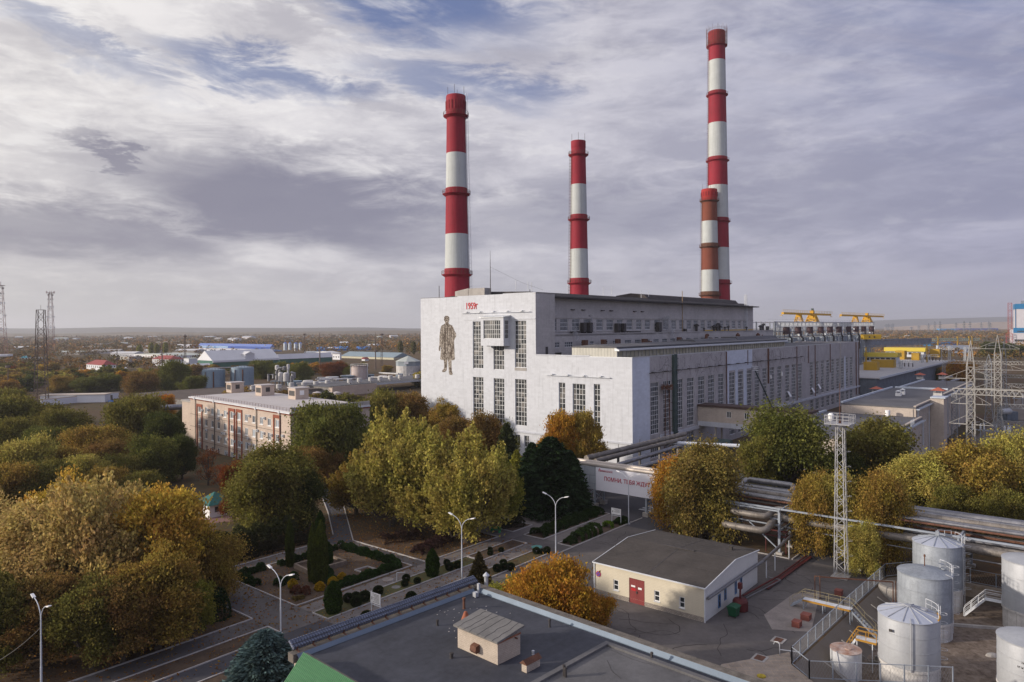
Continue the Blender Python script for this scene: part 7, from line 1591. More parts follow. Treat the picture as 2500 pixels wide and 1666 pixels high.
# conveyor like crane beam
c=G(2112,845,24.); e=thing('gantry_beam','grey lattice gantry beam on yellow legs behind the yellow roofs','gantry',(0,0,0)); P=onv(*CR(885,492),12.); Q=P+Vector((130,20,0)); r=ray(*CR(1500,492)); 
Q=Vector((P.x+ (r.x*P.y*1.22-P.x),P.y*1.22,P.z-1)); m=MB()
n=30
for i in range(n):
    a=P.lerp(Q,i/n);b=P.lerp(Q,(i+1)/n); Zv=Vector((0,0,3.6)); m.bar(a,b,.7);m.bar(a-Zv,b-Zv,.5);m.bar(a-Zv,b,.35);m.bar(a,b-Zv,.35)
    m.bar(a-Zv*.5,b-Zv*.5,.25,2.4)
m.build('beam',M_FR,e)
for f in (.02,.92): c=P.lerp(Q,f); MB().bar((c.x,c.y,0),(c.x,c.y,c.z-3.6),.55).build('leg',M_YO,e)
MB().box(P.x-1,P.x+8,P.y-2,P.y+2,P.z+.4,P.z+3.).build('cab',M_YEL,e); MB().box(P.x+1.4,P.x+2.2,P.y-2.05,P.y-2.003,P.z+1.2,P.z+2).box(P.x+4.,P.x+4.8,P.y-2.05,P.y-2.003,P.z+1.2,P.z+2).build('cab_window',M_DARK,e)
# pipe and transformer clutter between the low hall and the service block
rn=random.Random(12)
for k in range(9):
    a=170+k*13; b=-14-rn.uniform(0,6)
    rpipe('pipe',[uv(a,b-8,5+k%3),uv(a+rn.uniform(10,22),b-8-rn.uniform(0,3),5+k%3)],rn.uniform(.5,1.1),M_PIPE,['first','second','third','fourth','fifth','sixth','seventh','eighth','ninth'][k]+' silver pipe run, counted going away, beside the low hall',grp='silver pipes beside the low hall')
for k,(px,py,h) in enumerate([(2199,945,17),(2215,948,16),(2252,925,20),(2268,922,20),(2297,905,22),(2318,905,24),(2356,888,26),(2368,888,26)]):
    g=G(px,py,0); Z=g.y; h=hat(px,[880,900,866,868,850,846,848,850][k],g); e=thing('steel_portal','grey lattice post of the switchyard, number '+'one two three four five six seven eight'.split()[k]+' from the left','lattice post',g,TH,'grey lattice posts of the switchyard')
    m=MB(); m.lattice((0,0),1.6,1.4,0,h,8,.22,.16); m.build('lattice',M_GALV,e)
    if k%2==0: m=MB(); m.box(-.4,.4,-9,1,h-1.2,h-1.0); m.box(-.4,.4,-9,1,h-.1,h+.1); [m.bar((0,-9+i*1.2,h-1.1),(0,-8.4+i*1.2,h),.14) for i in range(8)]; m.build('cross_beam',M_GALV,e)
    m=MB()
    for i in range(3): m.lathe([(.25,h-3.4),(.3,h-3.2),(.2,h-1.2)],8,(0,-2-i*2,0))
    m.build('insulator',M_DARK,e)
# big pylons
M_PY=pm('pylon_paint',(.33,.32,.30),.6,.2,1,streak=.25); M_PYD=pm('pylon_galvanised',(.22,.23,.25),.6,.25,1,streak=.2)
def pylon(px,py,yt,label,mat,wb,w,arms,apexlean=0,rot=TH,peak=8.,grp='power line pylons at the right edge',base=5.5,t=.12):
    g=G(px,py); H=hat(px,yt,g); e=thing('power_pylon',label,'pylon',g,rot,grp); b=MB()
    b.lattice((0,0),wb,w,0,base,2,t,t*.7); b.lattice((0,0),w,w*.9,base,H-peak,max(4,int((H-peak-base)/(w*1.1))),t,t*.6)
    hp=H-peak; c=w*.45
    for a,d in ((-c,-c),(c,-c),(c,c),(-c,c)): b.bar((a,d,hp),(apexlean,0,H),t)
    for k in range(1,3): f=k/3; [b.bar((a*(1-f)+apexlean*f,-c*(1-f),hp+peak*f),(-a*(1-f)+apexlean*f,c*(1-f),hp+peak*f),t*.6) for a in (-c,c)]
    b.build('lattice',mat,e)
    for z,L in arms:
        for s in (1,-1):
            m=MB(); m.bar((0,s*c,z),(0,s*L,z),t*.9); m.bar((c,s*c,z),(0,s*L,z),t*.7); m.bar((-c,s*c,z),(0,s*L,z),t*.7); m.bar((0,s*c,z+2.2),(0,s*L,z+.1),t*.7); m.bar((0,s*(c+L)/2,z),(0,s*(c+L*.9)/2,z+1.1),t*.5); ar=m.build('arm',mat,e)
            i_=MB()
            for j in range(12): i_.lathe([(.05,0),(.17,.03),(.05,.09)],8,(.25*j*.6,s*(L-.1),z-.2-j*.17))
            i_.build('insulator',pm('insulator_brown',(.05,.025,.02),.3,.2,1),ar)
    return e,H
pylon(2371,1132,832,'nearest pale lattice pylon with three pairs of arms, behind the orange gold tree',M_PY,3.6,1.75,[(9.6,4.6),(14.6,4.2),(20.8,5.4)],apexlean=.6,base=4.8,peak=6.5)
pylon(2437,1060,818,'second pylon with wide pale arms, right of the nearest one',M_PY,3.6,1.9,[(14,6.5),(20,6.8),(26.5,5.6)],peak=6)
pylon(2415,1040,865,'dark grey lattice pylon between the two pale ones',M_PYD,3.,1.7,[(12,5),(18,5)],peak=3)
pylon(2452,1010,834,'farther thin pylon at the back of the pylon group',M_PYD,3.,1.6,[(20,5),(26,5)],peak=7)
# horizontal lattice beams
def beam(px0,px1,py,z0h,label,posts,w=1.6):
    a=G(px0,py,z0h); r=ray(px1,py); dirv=-VX; k=(a.x*dirv.y-a.y*dirv.x)/(r.x*dirv.y-r.y*dirv.x); L=(Vector((r.x*k,r.y*k))-Vector((a.x,a.y))).dot(dirv)
    e=thing('portal_beam',label,'portal',(a.x,a.y,0),XA,'switchyard portals'); m=MB(); n=int(L/w)
    for y in (-w/2,w/2):
        for z in (z0h,z0h-w): m.bar((0,y,z),(L,y,z),.14)
        for i in range(n): m.bar((i*w,y,z0h),(i*w+w/2,y,z0h-w),.09); m.bar((i*w+w/2,y,z0h-w),(i*w+w,y,z0h),.09)
    m.build('beam',M_PY,e)
    for x in posts: p=MB(); p.lattice((x*L,0),w*.9,w*.8,0,z0h-w,9,.13,.08); p.build('post',M_PYD,e)
    for i in range(6): q_=MB(); [q_.lathe([(.05,0),(.2,.05),(.05,.12)],8,(L*(.12+i*.15),0,z0h-w-.3-j*.22)) for j in range(7)]; q_.build('insulator',M_DARK,e)
beam(2326,2520,948,15.5,'pale horizontal lattice beam crossing behind the nearest pylon',(.02,.98))
beam(2300,2520,880,14,'farther grey lattice beam above the switchyard',(.02,.5,.98))
for k,(px,py) in enumerate(((2455,1005),)): 
    q=MB().lathe([(.9,-2),(1,-1.8),(1,1.8),(.9,2)],18).build('expansion_tank',M_TANK,smooth=True); q.location=G(px,py,4.5); q.rotation_euler=(0,R(90),.3); tag(q,'silver horizontal drum above the transformer at the right edge','tank')
    q=MB().box(-3,3,-1.5,1.5,0,3.2).box(-2.6,2.6,-1.9,-1.5,.4,2.8).build('transformer',pm('transformer_grey',(.10,.12,.15),.7,.3,1)); q.location=G(px+5,py+22,0); q.rotation_euler=(0,0,.3); tag(q,'dark ribbed transformer under the silver drum','transformer')
# wires
def wire(a,b,sag,name,label):
    m=MB(); pts=[a.lerp(b,i/10)-Vector((0,0,sag*4*(i/10)*(1-i/10))) for i in range(11)]; m.tube(pts,.035,4,cap=False); q=top(m,'overhead_wire',M_DARK,label,'wire',loc=tuple(a),group='overhead wires')
gA=G(2371,1132); gB=G(2437,1060)
for k,(za,zb) in enumerate(((9.3,9),(14.3,13),(20.5,19),(14.3,15))): wire(gA+Vector((VX.x*4*(1 if k%2 else -1),VX.y*4*(1 if k%2 else -1),za)),uv(150+8*k,-52,14),1.5,'w',['lowest','second','top','extra'][k]+' wire from the nearest pylon towards the grey roofs')
wire(G(101,1700)+Vector((0,0,6.4)),G(-20,1690)+Vector((0,0,2.6)),.3,'w','thin wire from the lower left street lamp out of the view')
# ================================================================== FAR RIGHT
M_CB=pm('plant_blue',(.01,.15,.34),.5,.06,.3); M_CW2=pm('plant_white',(.50,.49,.53),.6,.06,.2)
bp=thing('blue_white_plant','tall white and blue clad plant at the right edge with a red stair tower','plant building',G(2463,842),R(-32))
Z=bp.location.y; s=Z/CF
hz2=lambda y,px=2470:hat(px,y,bp.location)
MB().box(6*s,90*s,0,60,0,hz2(805)).build('lower_wall',M_CW2,bp); MB().box(9.2*s,90*s,-.6,-.05,hz2(813),hz2(801)).build('blue_band',M_CB,bp); MB().box(14*s,90*s,3,60,hz2(805),hz2(746)).build('tower_wall',M_CW2,bp); MB().box(13.4*s,91*s,2.4,60,hz2(755),hz2(742.5)).build('blue_top',M_CB,bp); MB().box(13.4*s,14.4*s,2.2,2.95,hz2(805),hz2(755)).build('blue_edge',M_CB,bp)
m=MB(); 
for i in range(18): m.box((12+i*3)*s,(14.2+i*3)*s,-.7,-.02,hz2(834),hz2(829)); m.box((17+i*3)*s,(19.3+i*3)*s,-.9,-.62,hz2(810.5),hz2(808))
m.build('window_band',M_DARK,bp); MB().box(26*s,33*s,10,20,hz2(742),hz2(735)).build('roof_box',M_FR,bp)
m=MB(); m.lattice((3*s,6,0),5.5,5.5,hz2(815),hz2(740),12,.45,.35,single=True); m.lattice((1*s,0,0),9,9,0,hz2(815),4,.5,.4,single=True); m.build('stair_tower',pm('stair_red',(.30,.05,.05),.7,.2,.5),bp)
def farbox(px0,px1,py,ytop,label,mat,depth=30,name='warehouse',cat='warehouse',roof=None,rh=0,grp=None,rot=0.):
    g=G(px0,py); w=(px1-px0)*g.y/CF; h=hat(px0,ytop,g); e=thing(name,label,cat,g,rot,grp); MB().box(0,w,0,depth,0,h).build('wall',mat,e)
    if roof: MB().ext([(-.5,h),(depth/2,h+rh),(depth+.5,h)],'x',-.5,w+.5).build('roof',roof,e)
    return e,w,h
e,w,h=farbox(2296,2342,808,803,'far pale blue part of the long blue warehouse before the bare hills',pm('sky_blue',(.03,.25,.55),.6,.1,.01),40); 
e,w,h=farbox(2342.2,2437,808,802.5,'far dark blue part of the long blue warehouse before the bare hills',pm('navy_blue',(.04,.07,.32),.6,.1,.01),40)
farbox(2276,2318,845,836.5,'bright blue shed before the switchyard behind the yellow roofs',M_CB,25); farbox(2318,2342,843,836,'darker blue shed touching the bright blue one',pm('mid_blue',(.02,.12,.40),.6,.1,.2),20)
for k,(x0,x1,y,yt,mt,lb) in enumerate(((2150,2172,826,821,WHITE,'low white shed among the far trees on the right'),(2214,2222,825,819,WHITE,'tiny white house in the dark far trees'),(2060,2098,838,835,WHITE,'low white roofed shed left of the far trees'))): farbox(x0,x1,y,yt,lb,mt,12)
m=None
fr2=thing('long_truss','green grey horizontal truss on yellow posts in the far switchyard','truss',G(2276,848),0); g=fr2.location; s=g.y/CF; m=MB(); 
for i in range(26): x=i*4.5*s; m.bar((x,0,hat(2276,832,g)),(x+4.5*s,0,hat(2276,832,g)),.9); m.bar((x,0,hat(2276,827,g)),(x+4.5*s,0,hat(2276,827,g)),.9); m.bar((x,0,hat(2276,832,g)),(x+4.5*s,0,hat(2276,827,g)),.6)
m.build('truss',pm('verdigris',(.25,.33,.30),.6,.2,.5),fr2)
for x in (14,62,90,97): MB().bar((x*s,0,0),(x*s,0,hat(2276,822,g)),1.6).build('post',M_YO,fr2)
e,w,h=farbox(2290,2368,862,844,'pale elevated conveyor on blue grey legs beyond the switchyard',M_EDGE,4,'conveyor','conveyor')
# far pylons
pp=None
for k,(px,py,yt,lb) in enumerate([(2164,808,792,'first'),(2169,808,791,'second'),(2176,808,792,'third'),(2180,807,790,'fourth'),(2267,812,790,'fifth'),(2282,815,785,'sixth'),(2295,822,784,'seventh'),(2334,812,788,'eighth'),(2354,822,784,'ninth'),(2368,816,786,'tenth'),(2396,812,787,'eleventh'),(2414,812,785,'twelfth'),(2418,812,788,'thirteenth'),(2243,806,795,'distant'),(2225,806,799,'small')]):
    g=G(px,py); H=hat(px,yt,g); e=thing('power_pylon',lb+' far pylon of the lines before the hills, counted from the left' if k<13 else lb+' low pylon among the fields left of the far pylons','pylon',g,.2,'far pylons before the hills'); s=g.y/CF
    m=MB(); m.lattice((0,0),4*s,1*s,0,H,6,.45*s,.3*s,single=True); 
    for f,L in ((.62,4),(.78,5.5),(.9,3)): m.bar((-L*s,0,H*f),(L*s,0,H*f),.8*s)
    m.build('lattice',M_FR,e)
# ================================================================== LEFT: INDUSTRY AND TOWN
def bld(name,label,cat,corner,pxl,pxr,ztop,rh,axis,wall,roof,grp=None,rot=None,hip=0,eave=.5,walls2=None):
    g=G(*corner); rot=TH if rot is None else rot; ux=Vector((math.cos(rot),math.sin(rot))); vy=Vector((-ux.y,ux.x)); P=Vector((g.x,g.y))
    def span(px,d):
        r=ray(px,corner[1]); k=(P.x*d.y-P.y*d.x)/(r.x*d.y-r.y*d.x); return (Vector((r.x*k,r.y*k))-P).dot(d)
    Ly=span(pxl,vy); Lx=span(pxr,ux); h=hat(corner[0],ztop,g); e=thing(name,label,cat,g,rot,grp)
    MB().box(0,Lx,0,Ly,0,h).build('wall',wall,e)
    rr=rh
    if axis=='x': m=MB(); m.add([(-eave,-eave,h),(Lx+eave,-eave,h),(Lx+eave,Ly+eave,h),(-eave,Ly+eave,h),(-eave+hip,Ly/2,h+rr),(Lx+eave-hip,Ly/2,h+rr)],[(0,3,2,1),(0,1,5,4),(2,3,4,5),(3,0,4),(1,2,5)])
    elif axis=='y': m=MB(); m.add([(-eave,-eave,h),(Lx+eave,-eave,h),(Lx+eave,Ly+eave,h),(-eave,Ly+eave,h),(Lx/2,-eave+hip,h+rr),(Lx/2,Ly+eave-hip,h+rr)],[(0,3,2,1),(0,4,5,3),(1,2,5,4),(0,1,4),(2,3,5)])
    else: m=MB().box(-eave,Lx+eave,-eave,Ly+eave,h,h+.5)
    m.build('roof',roof,e); return e,Lx,Ly,h
def windows(e,Lx,Ly,rows,nx,ny,w,hh,mat=None):
    me=winmesh(w,hh,1,1,[GL,FRW],.15,.1,'x'); me2=winmesh(w,hh,1,1,[GL,FRW],.15,.1,'y')
    for z in rows:
        for i in range(nx): o=bpy.data.objects.new('window',me); COL.objects.link(o); o.parent=e; o.location=(Lx*(i+.5)/nx-w/2,-.04,z)
        for i in range(ny): o=bpy.data.objects.new('window',me2); COL.objects.link(o); o.parent=e; o.location=(-.04,Ly*(i+.5)/ny-w/2,z)
M_RR=pm('red_tile_roof',(.24,.05,.05),.75,.15,.4); M_HW=pm('house_white',(.62,.63,.66),.75,.06,.3); M_HB=pm('house_blue',(.05,.16,.50),.7,.1,.5); M_WR=pm('white_sheet_roof',(.56,.56,.57),.5,.1,.05); M_GW=pm('green_wall',(.035,.12,.09),.7,.15,.2); M_GRW=pm('grey_green_roof',(.40,.43,.40),.6,.1,.1)
e,Lx,Ly,h=bld('red_roofed_house','white and blue house with a hipped red roof, nearest of two','house',CA(947,996),CA(795,0)[0],CA(1068,0)[0],CA(0,912)[1],3.6,'y',M_HW,M_RR,hip=6); windows(e,Lx,Ly,(1.2,4.6),4,8,1.3,1.9); MB().box(0.05,2.2,-.06,-.003,0,h).build('blue_panel',M_HB,e)
e,Lx,Ly,h=bld('red_roofed_house','white and blue house with a red roof, farther and half hidden by trees','house',CA(1560,925),CA(1400,0)[0],CA(1690,0)[0],CA(0,860)[1],3.4,'y',M_HW,M_RR,hip=6); windows(e,Lx,Ly,(1.2,4.6),5,9,1.3,1.9); MB().box(0.05,4,-.06,-.003,0,h).build('blue_panel',M_HB,e)
bld('green_hut','small dark green hut with a white roof beside the nearest red roof','hut',CA(1075,1000),CA(1040,0)[0],CA(1168,0)[0],CA(0,948)[1],1.2,'x',M_GW,M_WR)
e,Lx,Ly,h=bld('derelict_block','pale derelict concrete block behind the red roofed house','building',CA(1185,905),CA(1088,0)[0],CA(1300,0)[0],CA(0,838)[1],0,'f',M_CONC,M_CONC,eave=0); windows(e,Lx,Ly,(3,8),0,7,2.,2.)
CX=C(460,820,8.404)
e,Lx,Ly,h=bld('green_warehouse','long green warehouse with a pale grey roof and white gable, behind the two grey tanks','warehouse',CX(500,690),CX(193,0)[0],CX(1860,0)[0],CX(0,515)[1],8.5,'x',M_GW,M_WR)
MB().add([(-.55,0,h),(-.55,Ly,h),(-.55,Ly/2,h+8.3)],[(0,1,2)]).build('gable',M_HW,e); MB().box(0,Lx,-.6,-.003,h-1.6,h-.02).build('white_band',M_HW,e)
d=MB(); dx=Lx*.47; d.box(dx,dx+9,-.3,9,h,h+4.6); d.build('dormer',M_HW,e); MB().ext([(dx-.6,h+4.6),(dx+4.5,h+7.),(dx+9.6,h+4.6)],'y',-.8,16).build('dormer_roof',M_WR,e)
bld('low_shed','small shed with a pale roof in front of the green warehouse','shed',CX(175,720),CX(0,0)[0],CX(500,0)[0],CX(0,655)[1],3.,'x',M_GW,M_WR)
bld('green_warehouse','lower green warehouse with a white roof joined on the right','warehouse',CX(1865,580),CX(1800,0)[0],CB(1358,0)[0],CX(0,485)[1],5,'x',M_GW,M_WR)
bld('white_warehouse','white walled warehouse left of the green one','warehouse',CX(10,600),CA(1690,0)[0],CX(190,0)[0],CX(0,470)[1],.6,'x',M_HW,M_GRW)
bld('glass_house','long low grey green roof left of the white tarpaulins','greenhouse',CX(-250,470),CA(1230,0)[0],CX(420,0)[0],CX(0,410)[1],1.5,'x',M_HW,M_GRW)
e,Lx,Ly,h=bld('blue_warehouse','long bright blue warehouse with pale lettering on its side','warehouse',CX(1690,330),CX(210,0)[0],CX(1765,0)[0],CX(0,230)[1],3.8,'y',M_CW2,pm('blue_sheet',(.11,.17,.42),.6,.08,.05))
MB().box(-.4,-.003,0,Ly,h*.48,h).build('blue_band',pm('deep_blue_band',(.01,.06,.30),.6,.05,.1),e); MB().box(-.5,-.403,Ly*.56,Ly*.995,h*.52,h*.97).build('sign_panel',pm('sign_blue',(.10,.28,.55),.6,.05,.1),e)
tt=text('ДЕРЕВЯННЫЕ ПОДДОНЫ',3.6,M_HW,e,(-.56,Ly*.985,h*.60),(R(90),0,R(-90)),ext=.05); wv=max(v.co.x for v in tt.data.vertices); tt.scale=(Ly*.42/wv,1,1)
MB().box(-1.2,-.6,Ly*.40,Ly*.45,0,h*.4).build('gate',M_DARK,e)
rn=random.Random(6); base=G(*CX(1000,345)); 
for k in range(22):
    px=CX(430+k*38,0)[0]; g=G(px,CX(0,352-rn.uniform(0,22))[1]); m=MB(); m.lathe([(5.5,0),(5,2.6),(3,3.8),(.4,4.4)],9); q=m.build('covered_stack',WHITE,smooth=True); q.location=g; q.scale=(rn.uniform(.8,1.3),1,rn.uniform(.7,1.1)); tag(q,'white tarpaulin covered heap before the blue warehouse, '+('%s from the left'%(['first','second','third','fourth','fifth','sixth','seventh','eighth','ninth','tenth','eleventh'][k] if k<11 else '')) if k<11 else 'white tarpaulin covered heap before the blue warehouse, '+['last','second to last','third to last','fourth to last','fifth to last','sixth to last','seventh to last','eighth to last','ninth to last','tenth to last','eleventh to last'][21-k]+' on the right','covered heap','white covered heaps before the blue warehouse')
for k,(x,y) in enumerate(((1990,300),(2085,292),(2205,310),(2300,300))):
    g=G(*CX(x,y)); e=thing('grain_silo',['leftmost','second','third','rightmost'][k]+' of the four pale grain silos with blue cone tops','silo',g,0,'grain silos'); r=80/8.404/2*g.y/CF*.93 if k%2==0 else 50/8.404/2*g.y/CF*1.3; h=hat(g.x,CX(0,215 if k!=2 else 220)[1],g)
    MB().lathe([(r,0),(r,h)],20).build('shell',pm('silo_grey',(.42,.47,.53),.5,.1,.3,metal=.3),e,smooth=True); MB().lathe([(r+.3,h),(.6,h+r*.72)],20).build('cone',pm('blue_sheet',()),e)
for k,(x,yb,yt) in enumerate(((1590,325,240),(1640,322,240))):
    g=G(*CX(x,yb)); q=MB().lathe([(2.2+1.6*k,0),(2.2+1.6*k,hat(g.x,CX(0,yt)[1],g))],14).build('silo',M_CONC); q.location=g; tag(q,['narrow brown','wider cream'][k]+' upright tank before the blue warehouse','tank')
bld('blue_shed','low blue roofed shed between the blue warehouse and the silos','shed',CX(1700,330),CX(1290,0)[0],CX(1920,0)[0],CX(0,312)[1],2,'x',MATS['deep_blue_band'],pm('shed_blue',(.03,.16,.45),.6,.1,.1))
e,Lx,Ly,h=bld('grey_warehouse','long warehouse with a blue grey roof and yellowish wall near the white hall','warehouse',CB(1925,372),CB(1440,0)[0],CB(2085,0)[0],CB(0,352)[1],5.,'y',pm('cream_wall',(.46,.44,.33),.8,.15,.3),pm('blue_grey_roof',(.19,.25,.29),.6,.12,.08))
bld('small_red_roof_house','tiny house with a red roof before the long grey roofed warehouse','house',CB(1660,382),CB(1630,0)[0],CB(1695,0)[0],CB(0,366)[1],2,'x',M_HW,M_RR)
e,Lx,Ly,h=bld('white_tower_block','white windowed block at the left end of the blue grey roof','building',CB(1430,372),CB(1363,0)[0],CB(1445,0)[0],CB(0,322)[1],0,'f',M_HW,M_WR); windows(e,Lx,Ly,(h-4,),0,3,2,2)
bld('low_white_shed','flat white roofed shed left of the white block','shed',CB(1360,335),CB(1200,0)[0],CB(1440,0)[0],CB(0,310)[1],2,'x',M_CW2,M_WR)
for k,(x0,x1,y,yt,lb) in enumerate(((1360,1488,288,268,'blue gabled shed beyond the grey roof, left one'),(1573,1692,284,268,'blue gabled shed beyond the grey roof, right one'),(1205,1290,292,272,'low blue shed right of the silos'),(918,1022,212,203,'thin blue roofed shed beyond the silos'))): farbox(*[CB(x0,0)[0],CB(x1,0)[0],CB(0,y)[1],CB(0,yt+6)[1]],lb,MATS['mid_blue'],25,roof=MATS['shed_blue'],rh=4)
farbox(CB(880,0)[0],CB(1480,0)[0],CB(0,172)[1],CB(0,156)[1],'very long far grey works on the horizon plain',M_CONC,40); farbox(CB(1100,0)[0],CB(1250,0)[0],CB(0,310)[1],CB(0,297)[1],'low blue grey shed before the silos',M_EDGE,20)
farbox(CA(200,0)[0],CA(320,0)[0],CA(0,862)[1],CA(0,848)[1],'low white roof among the trees beside the lattice towers',M_HW,20); farbox(CA(190,0)[0],CA(250,0)[0],CA(0,845)[1],CA(0,828)[1],'small turquoise shed among the trees at left',pm('turq',(.08,.35,.45),.7,.1,.2),15); farbox(CA(620,0)[0],CA(780,0)[0],CA(0,1010)[1],CA(0,955)[1],'grey walled yard left of the nearest red roofed house',M_CONCD,8); farbox(CA(820,0)[0],CA(930,0)[0],CA(0,745)[1],CA(0,715)[1],'pale far building beyond the trees',M_CONC,30); farbox(CA(1038,0)[0],CA(1065,0)[0],CA(0,790)[1],CA(0,773)[1],'tiny turquoise building on the plain',pm('turq',()),10)
# cars by the houses
for k,(x,y,lb) in enumerate(((770,1028,'first'),(800,1026,'second'),(1075,1015,'third'))):
    g=G(*CA(x,y)); e=thing('parked_car',['left','right','lone'][k]+' white car parked near the red roofed house','car',g,rn.uniform(0,1),'cars near the red roofed house'); MB().ext([(-2.1,.3),(-2.1,.9),(-1.3,1.0),(-.8,1.45),(.9,1.45),(1.5,.95),(2.1,.85),(2.1,.3)],'y',-.85,.85).build('body',WHITE,e); MB().box(-1,1.1,-.87,.87,1.0,1.35).build('window',M_DARK,e)
    for a in (-1.3,1.3):
        for b in (-.8,.8): w=MB().lathe([(.32,-.1),(.32,.1)],10).build('wheel',M_DARK,e); w.location=(a,b,.32); w.rotation_euler=(R(90),0,0)
# two grey tanks
M_GT=pm('blue_grey_tank',(.20,.27,.34),.6,.14,.2,bump=.1,streak=.25)
for k,(xc,yb,wd,yt) in enumerate(((427,1125,450,745),(1030,1000+110,445,700))):
    g=G(*CX(xc,yb)); r=wd/8.404/2*g.y/CF; h=hat(g.x,CX(0,yt)[1],g); e=thing('round_tank',['left grey tank with a pale scraped patch behind the office block','right blue grey tank with rusty pipes behind the office block'][k],'tank',(g.x,g.y+r,0),0,'blue grey tanks behind the office block')
    MB().lathe([(r,0),(r,h),(r-.1,h+.02),(1,h+.9)],48).build('shell',M_GT,e,smooth=True)
    for a,mt in ((-1.9,M_PIPE),(-1.2,M_RUST),(-2.6,M_PIPE)): MB().tube([(math.cos(a)*(r+.3),math.sin(a)*(r+.3),0),(math.cos(a)*(r+.3),math.sin(a)*(r+.3),h*.92)],.35,7).build('pipe',mt,e)
    rl=MB(); rails(rl,[(math.cos(a)*r,math.sin(a)*r,h) for a in np.linspace(0,6.28,25)],1.1,.09,post=3); rl.build('railing',M_RUST,e)
gA_=G(*CX(427,1125)); hA=hat(gA_.x,CX(0,722)[1],gA_); gB_=G(*CX(1200,1110)); rpipe('pipe',[(gA_.x-6,gA_.y+6,hA),(gB_.x,gB_.y+6,hA+.6)],.4,M_PIPE,'grey pipe running over the tops of the two tanks',rings=False)
# process vessels
g=G(*CX(1900,1105)); pv=thing('process_plant','cluster of silver vessels on a dark platform behind the office block','process plant',g,0); s=g.y/CF/8.404
hzz=lambda y:hat(CX(1900,0)[0],CX(0,y)[1],g); ox=1900
m=MB(); m.box((1680-ox)*s,(2060-ox)*s,0,9,hzz(945),hzz(925)); 
for x in (1690,1775,1850,1915,1990,2050): m.bar(((x-ox)*s,.5,0),((x-ox)*s,.5,hzz(945)),.4); m.bar(((x-ox)*s,8,0),((x-ox)*s,8,hzz(945)),.4)
m.build('platform',M_FR,pv)
for i,(x,w,yb,yt,y_) in enumerate(((1780,70,925,740,3),(1880,105,925,770,1.5),(2000,130,935,780,1.),(2115,45,1050,830,0),(2075,60,930,770,6),(1775,85,700,625,4),(1925,75,715,645,4),(2005,62,680,605,4),(2018,50,760,680,2.5),(1865,40,715,670,6),(1800,45,830,720,6),(1850,80,1080,1010,-3),(2125,95,1060,1005,-3),(1800,30,900,820,0))):
    r=w*s/2; c=MB().lathe([(r*.5,hzz(yb)-.2),(r,hzz(yb)),(r,hzz(yt)),(r*.6,hzz(yt)+r*.35)],18).build('vessel',M_PED if i%3 else M_PIPE,pv,smooth=True); c.location=((x-ox)*s,y_,0)
for pts in (((1620,940),(1620,800),(1720,800),(1720,880)),((2080,760),(2160,775),(2160,880)),((1790,720),(1830,670),(1900,670))): MB().tube([((x-ox)*s,2,hzz(y)) for x,y in pts],.75,8).build('pipe',M_PIPE,pv,smooth=True)
# long workshop roof with drum ventilators, brick part, small tanks
ws=thing('workshop','long low workshop with a dark roof and small white drum ventilators','workshop',G(*CB(1360,712)),TH); W0=ws.location; hw_=hat(W0.x*0+CB(1360,0)[0],CB(0,622)[1],W0)
def sp_(px,d,corner):
    P=Vector((W0.x,W0.y)); r=ray(px,corner); k=(P.x*d.y-P.y*d.x)/(r.x*d.y-r.y*d.x); return (Vector((r.x*k,r.y*k))-P).dot(d)
Lr=sp_(CB(1770,0)[0],UX,CB(0,640)[1]); MB().box(0,Lr,0,3,0,hw_).build('wall',M_OB,ws); MB().box(0,Lr,3.001,30,0,hw_-.3).build('wall',M_CONCD,ws); MB().box(-70,-.01,9,60,0,hw_-1.5).build('wall',M_CONCD,ws); MB().box(-.4,Lr+90,0.5,30,hw_-.3,hw_).build('roof',M_ROOFG,ws); MB().box(-70.3,-.41,8.6,60,hw_-1.5,hw_-1.1).build('roof',pm('brown_felt',(.09,.07,.06),.9,.3,.2),ws)
MB().box(Lr,Lr+90,.2,.5,hw_-.9,hw_-.1).build('roof_edge',M_EDGE,ws)
vm=MB(); vm.lathe([(.5,0),(.5,.6),(1.35,.7),(1.35,2.6),(1.2,2.7)],16); v0=None
for k,(x,y,z) in enumerate([(630,650,0),(870,640,0),(985,625,0),(1100,622,0),(1210,610,0),(1318,600,0),(1520,588,1),(1610,580,1),(1715,572,1),(1800,565,1),(1895,555,1),(1985,548,1),(2142,545,1)]):
    zz=hw_ if z else hw_-1.1; gg=G(*CB(x,y+6),zz); 
    if v0 is None: v0=vm.build('ventilator',M_PED); q=v0
    else: q=v0.copy(); COL.objects.link(q)
    q.location=gg; tag(q,['first','second','third','fourth','fifth','sixth','seventh','eighth','ninth','tenth','eleventh','twelfth','last'][k]+' white drum ventilator from the left on the dark workshop roof','ventilator','drum ventilators on the workshop roof')
for k,x in enumerate((1222,1315,1400)):
    g=G(*CB(x,738)); h=hat(g.x*0+CB(x,0)[0],CB(0,672)[1],g); q=MB().lathe([(40/3.765*g.y/CF,0),(40/3.765*g.y/CF,h),(.2,h+.5)],24).build('small_tank',pm('pinkish_tank',(.46,.42,.41),.7,.2,.6,streak=.4),smooth=True); q.location=g; tag(q,['left','middle','right'][k]+' of three small pale tanks behind the office roof','tank','three small pale tanks')
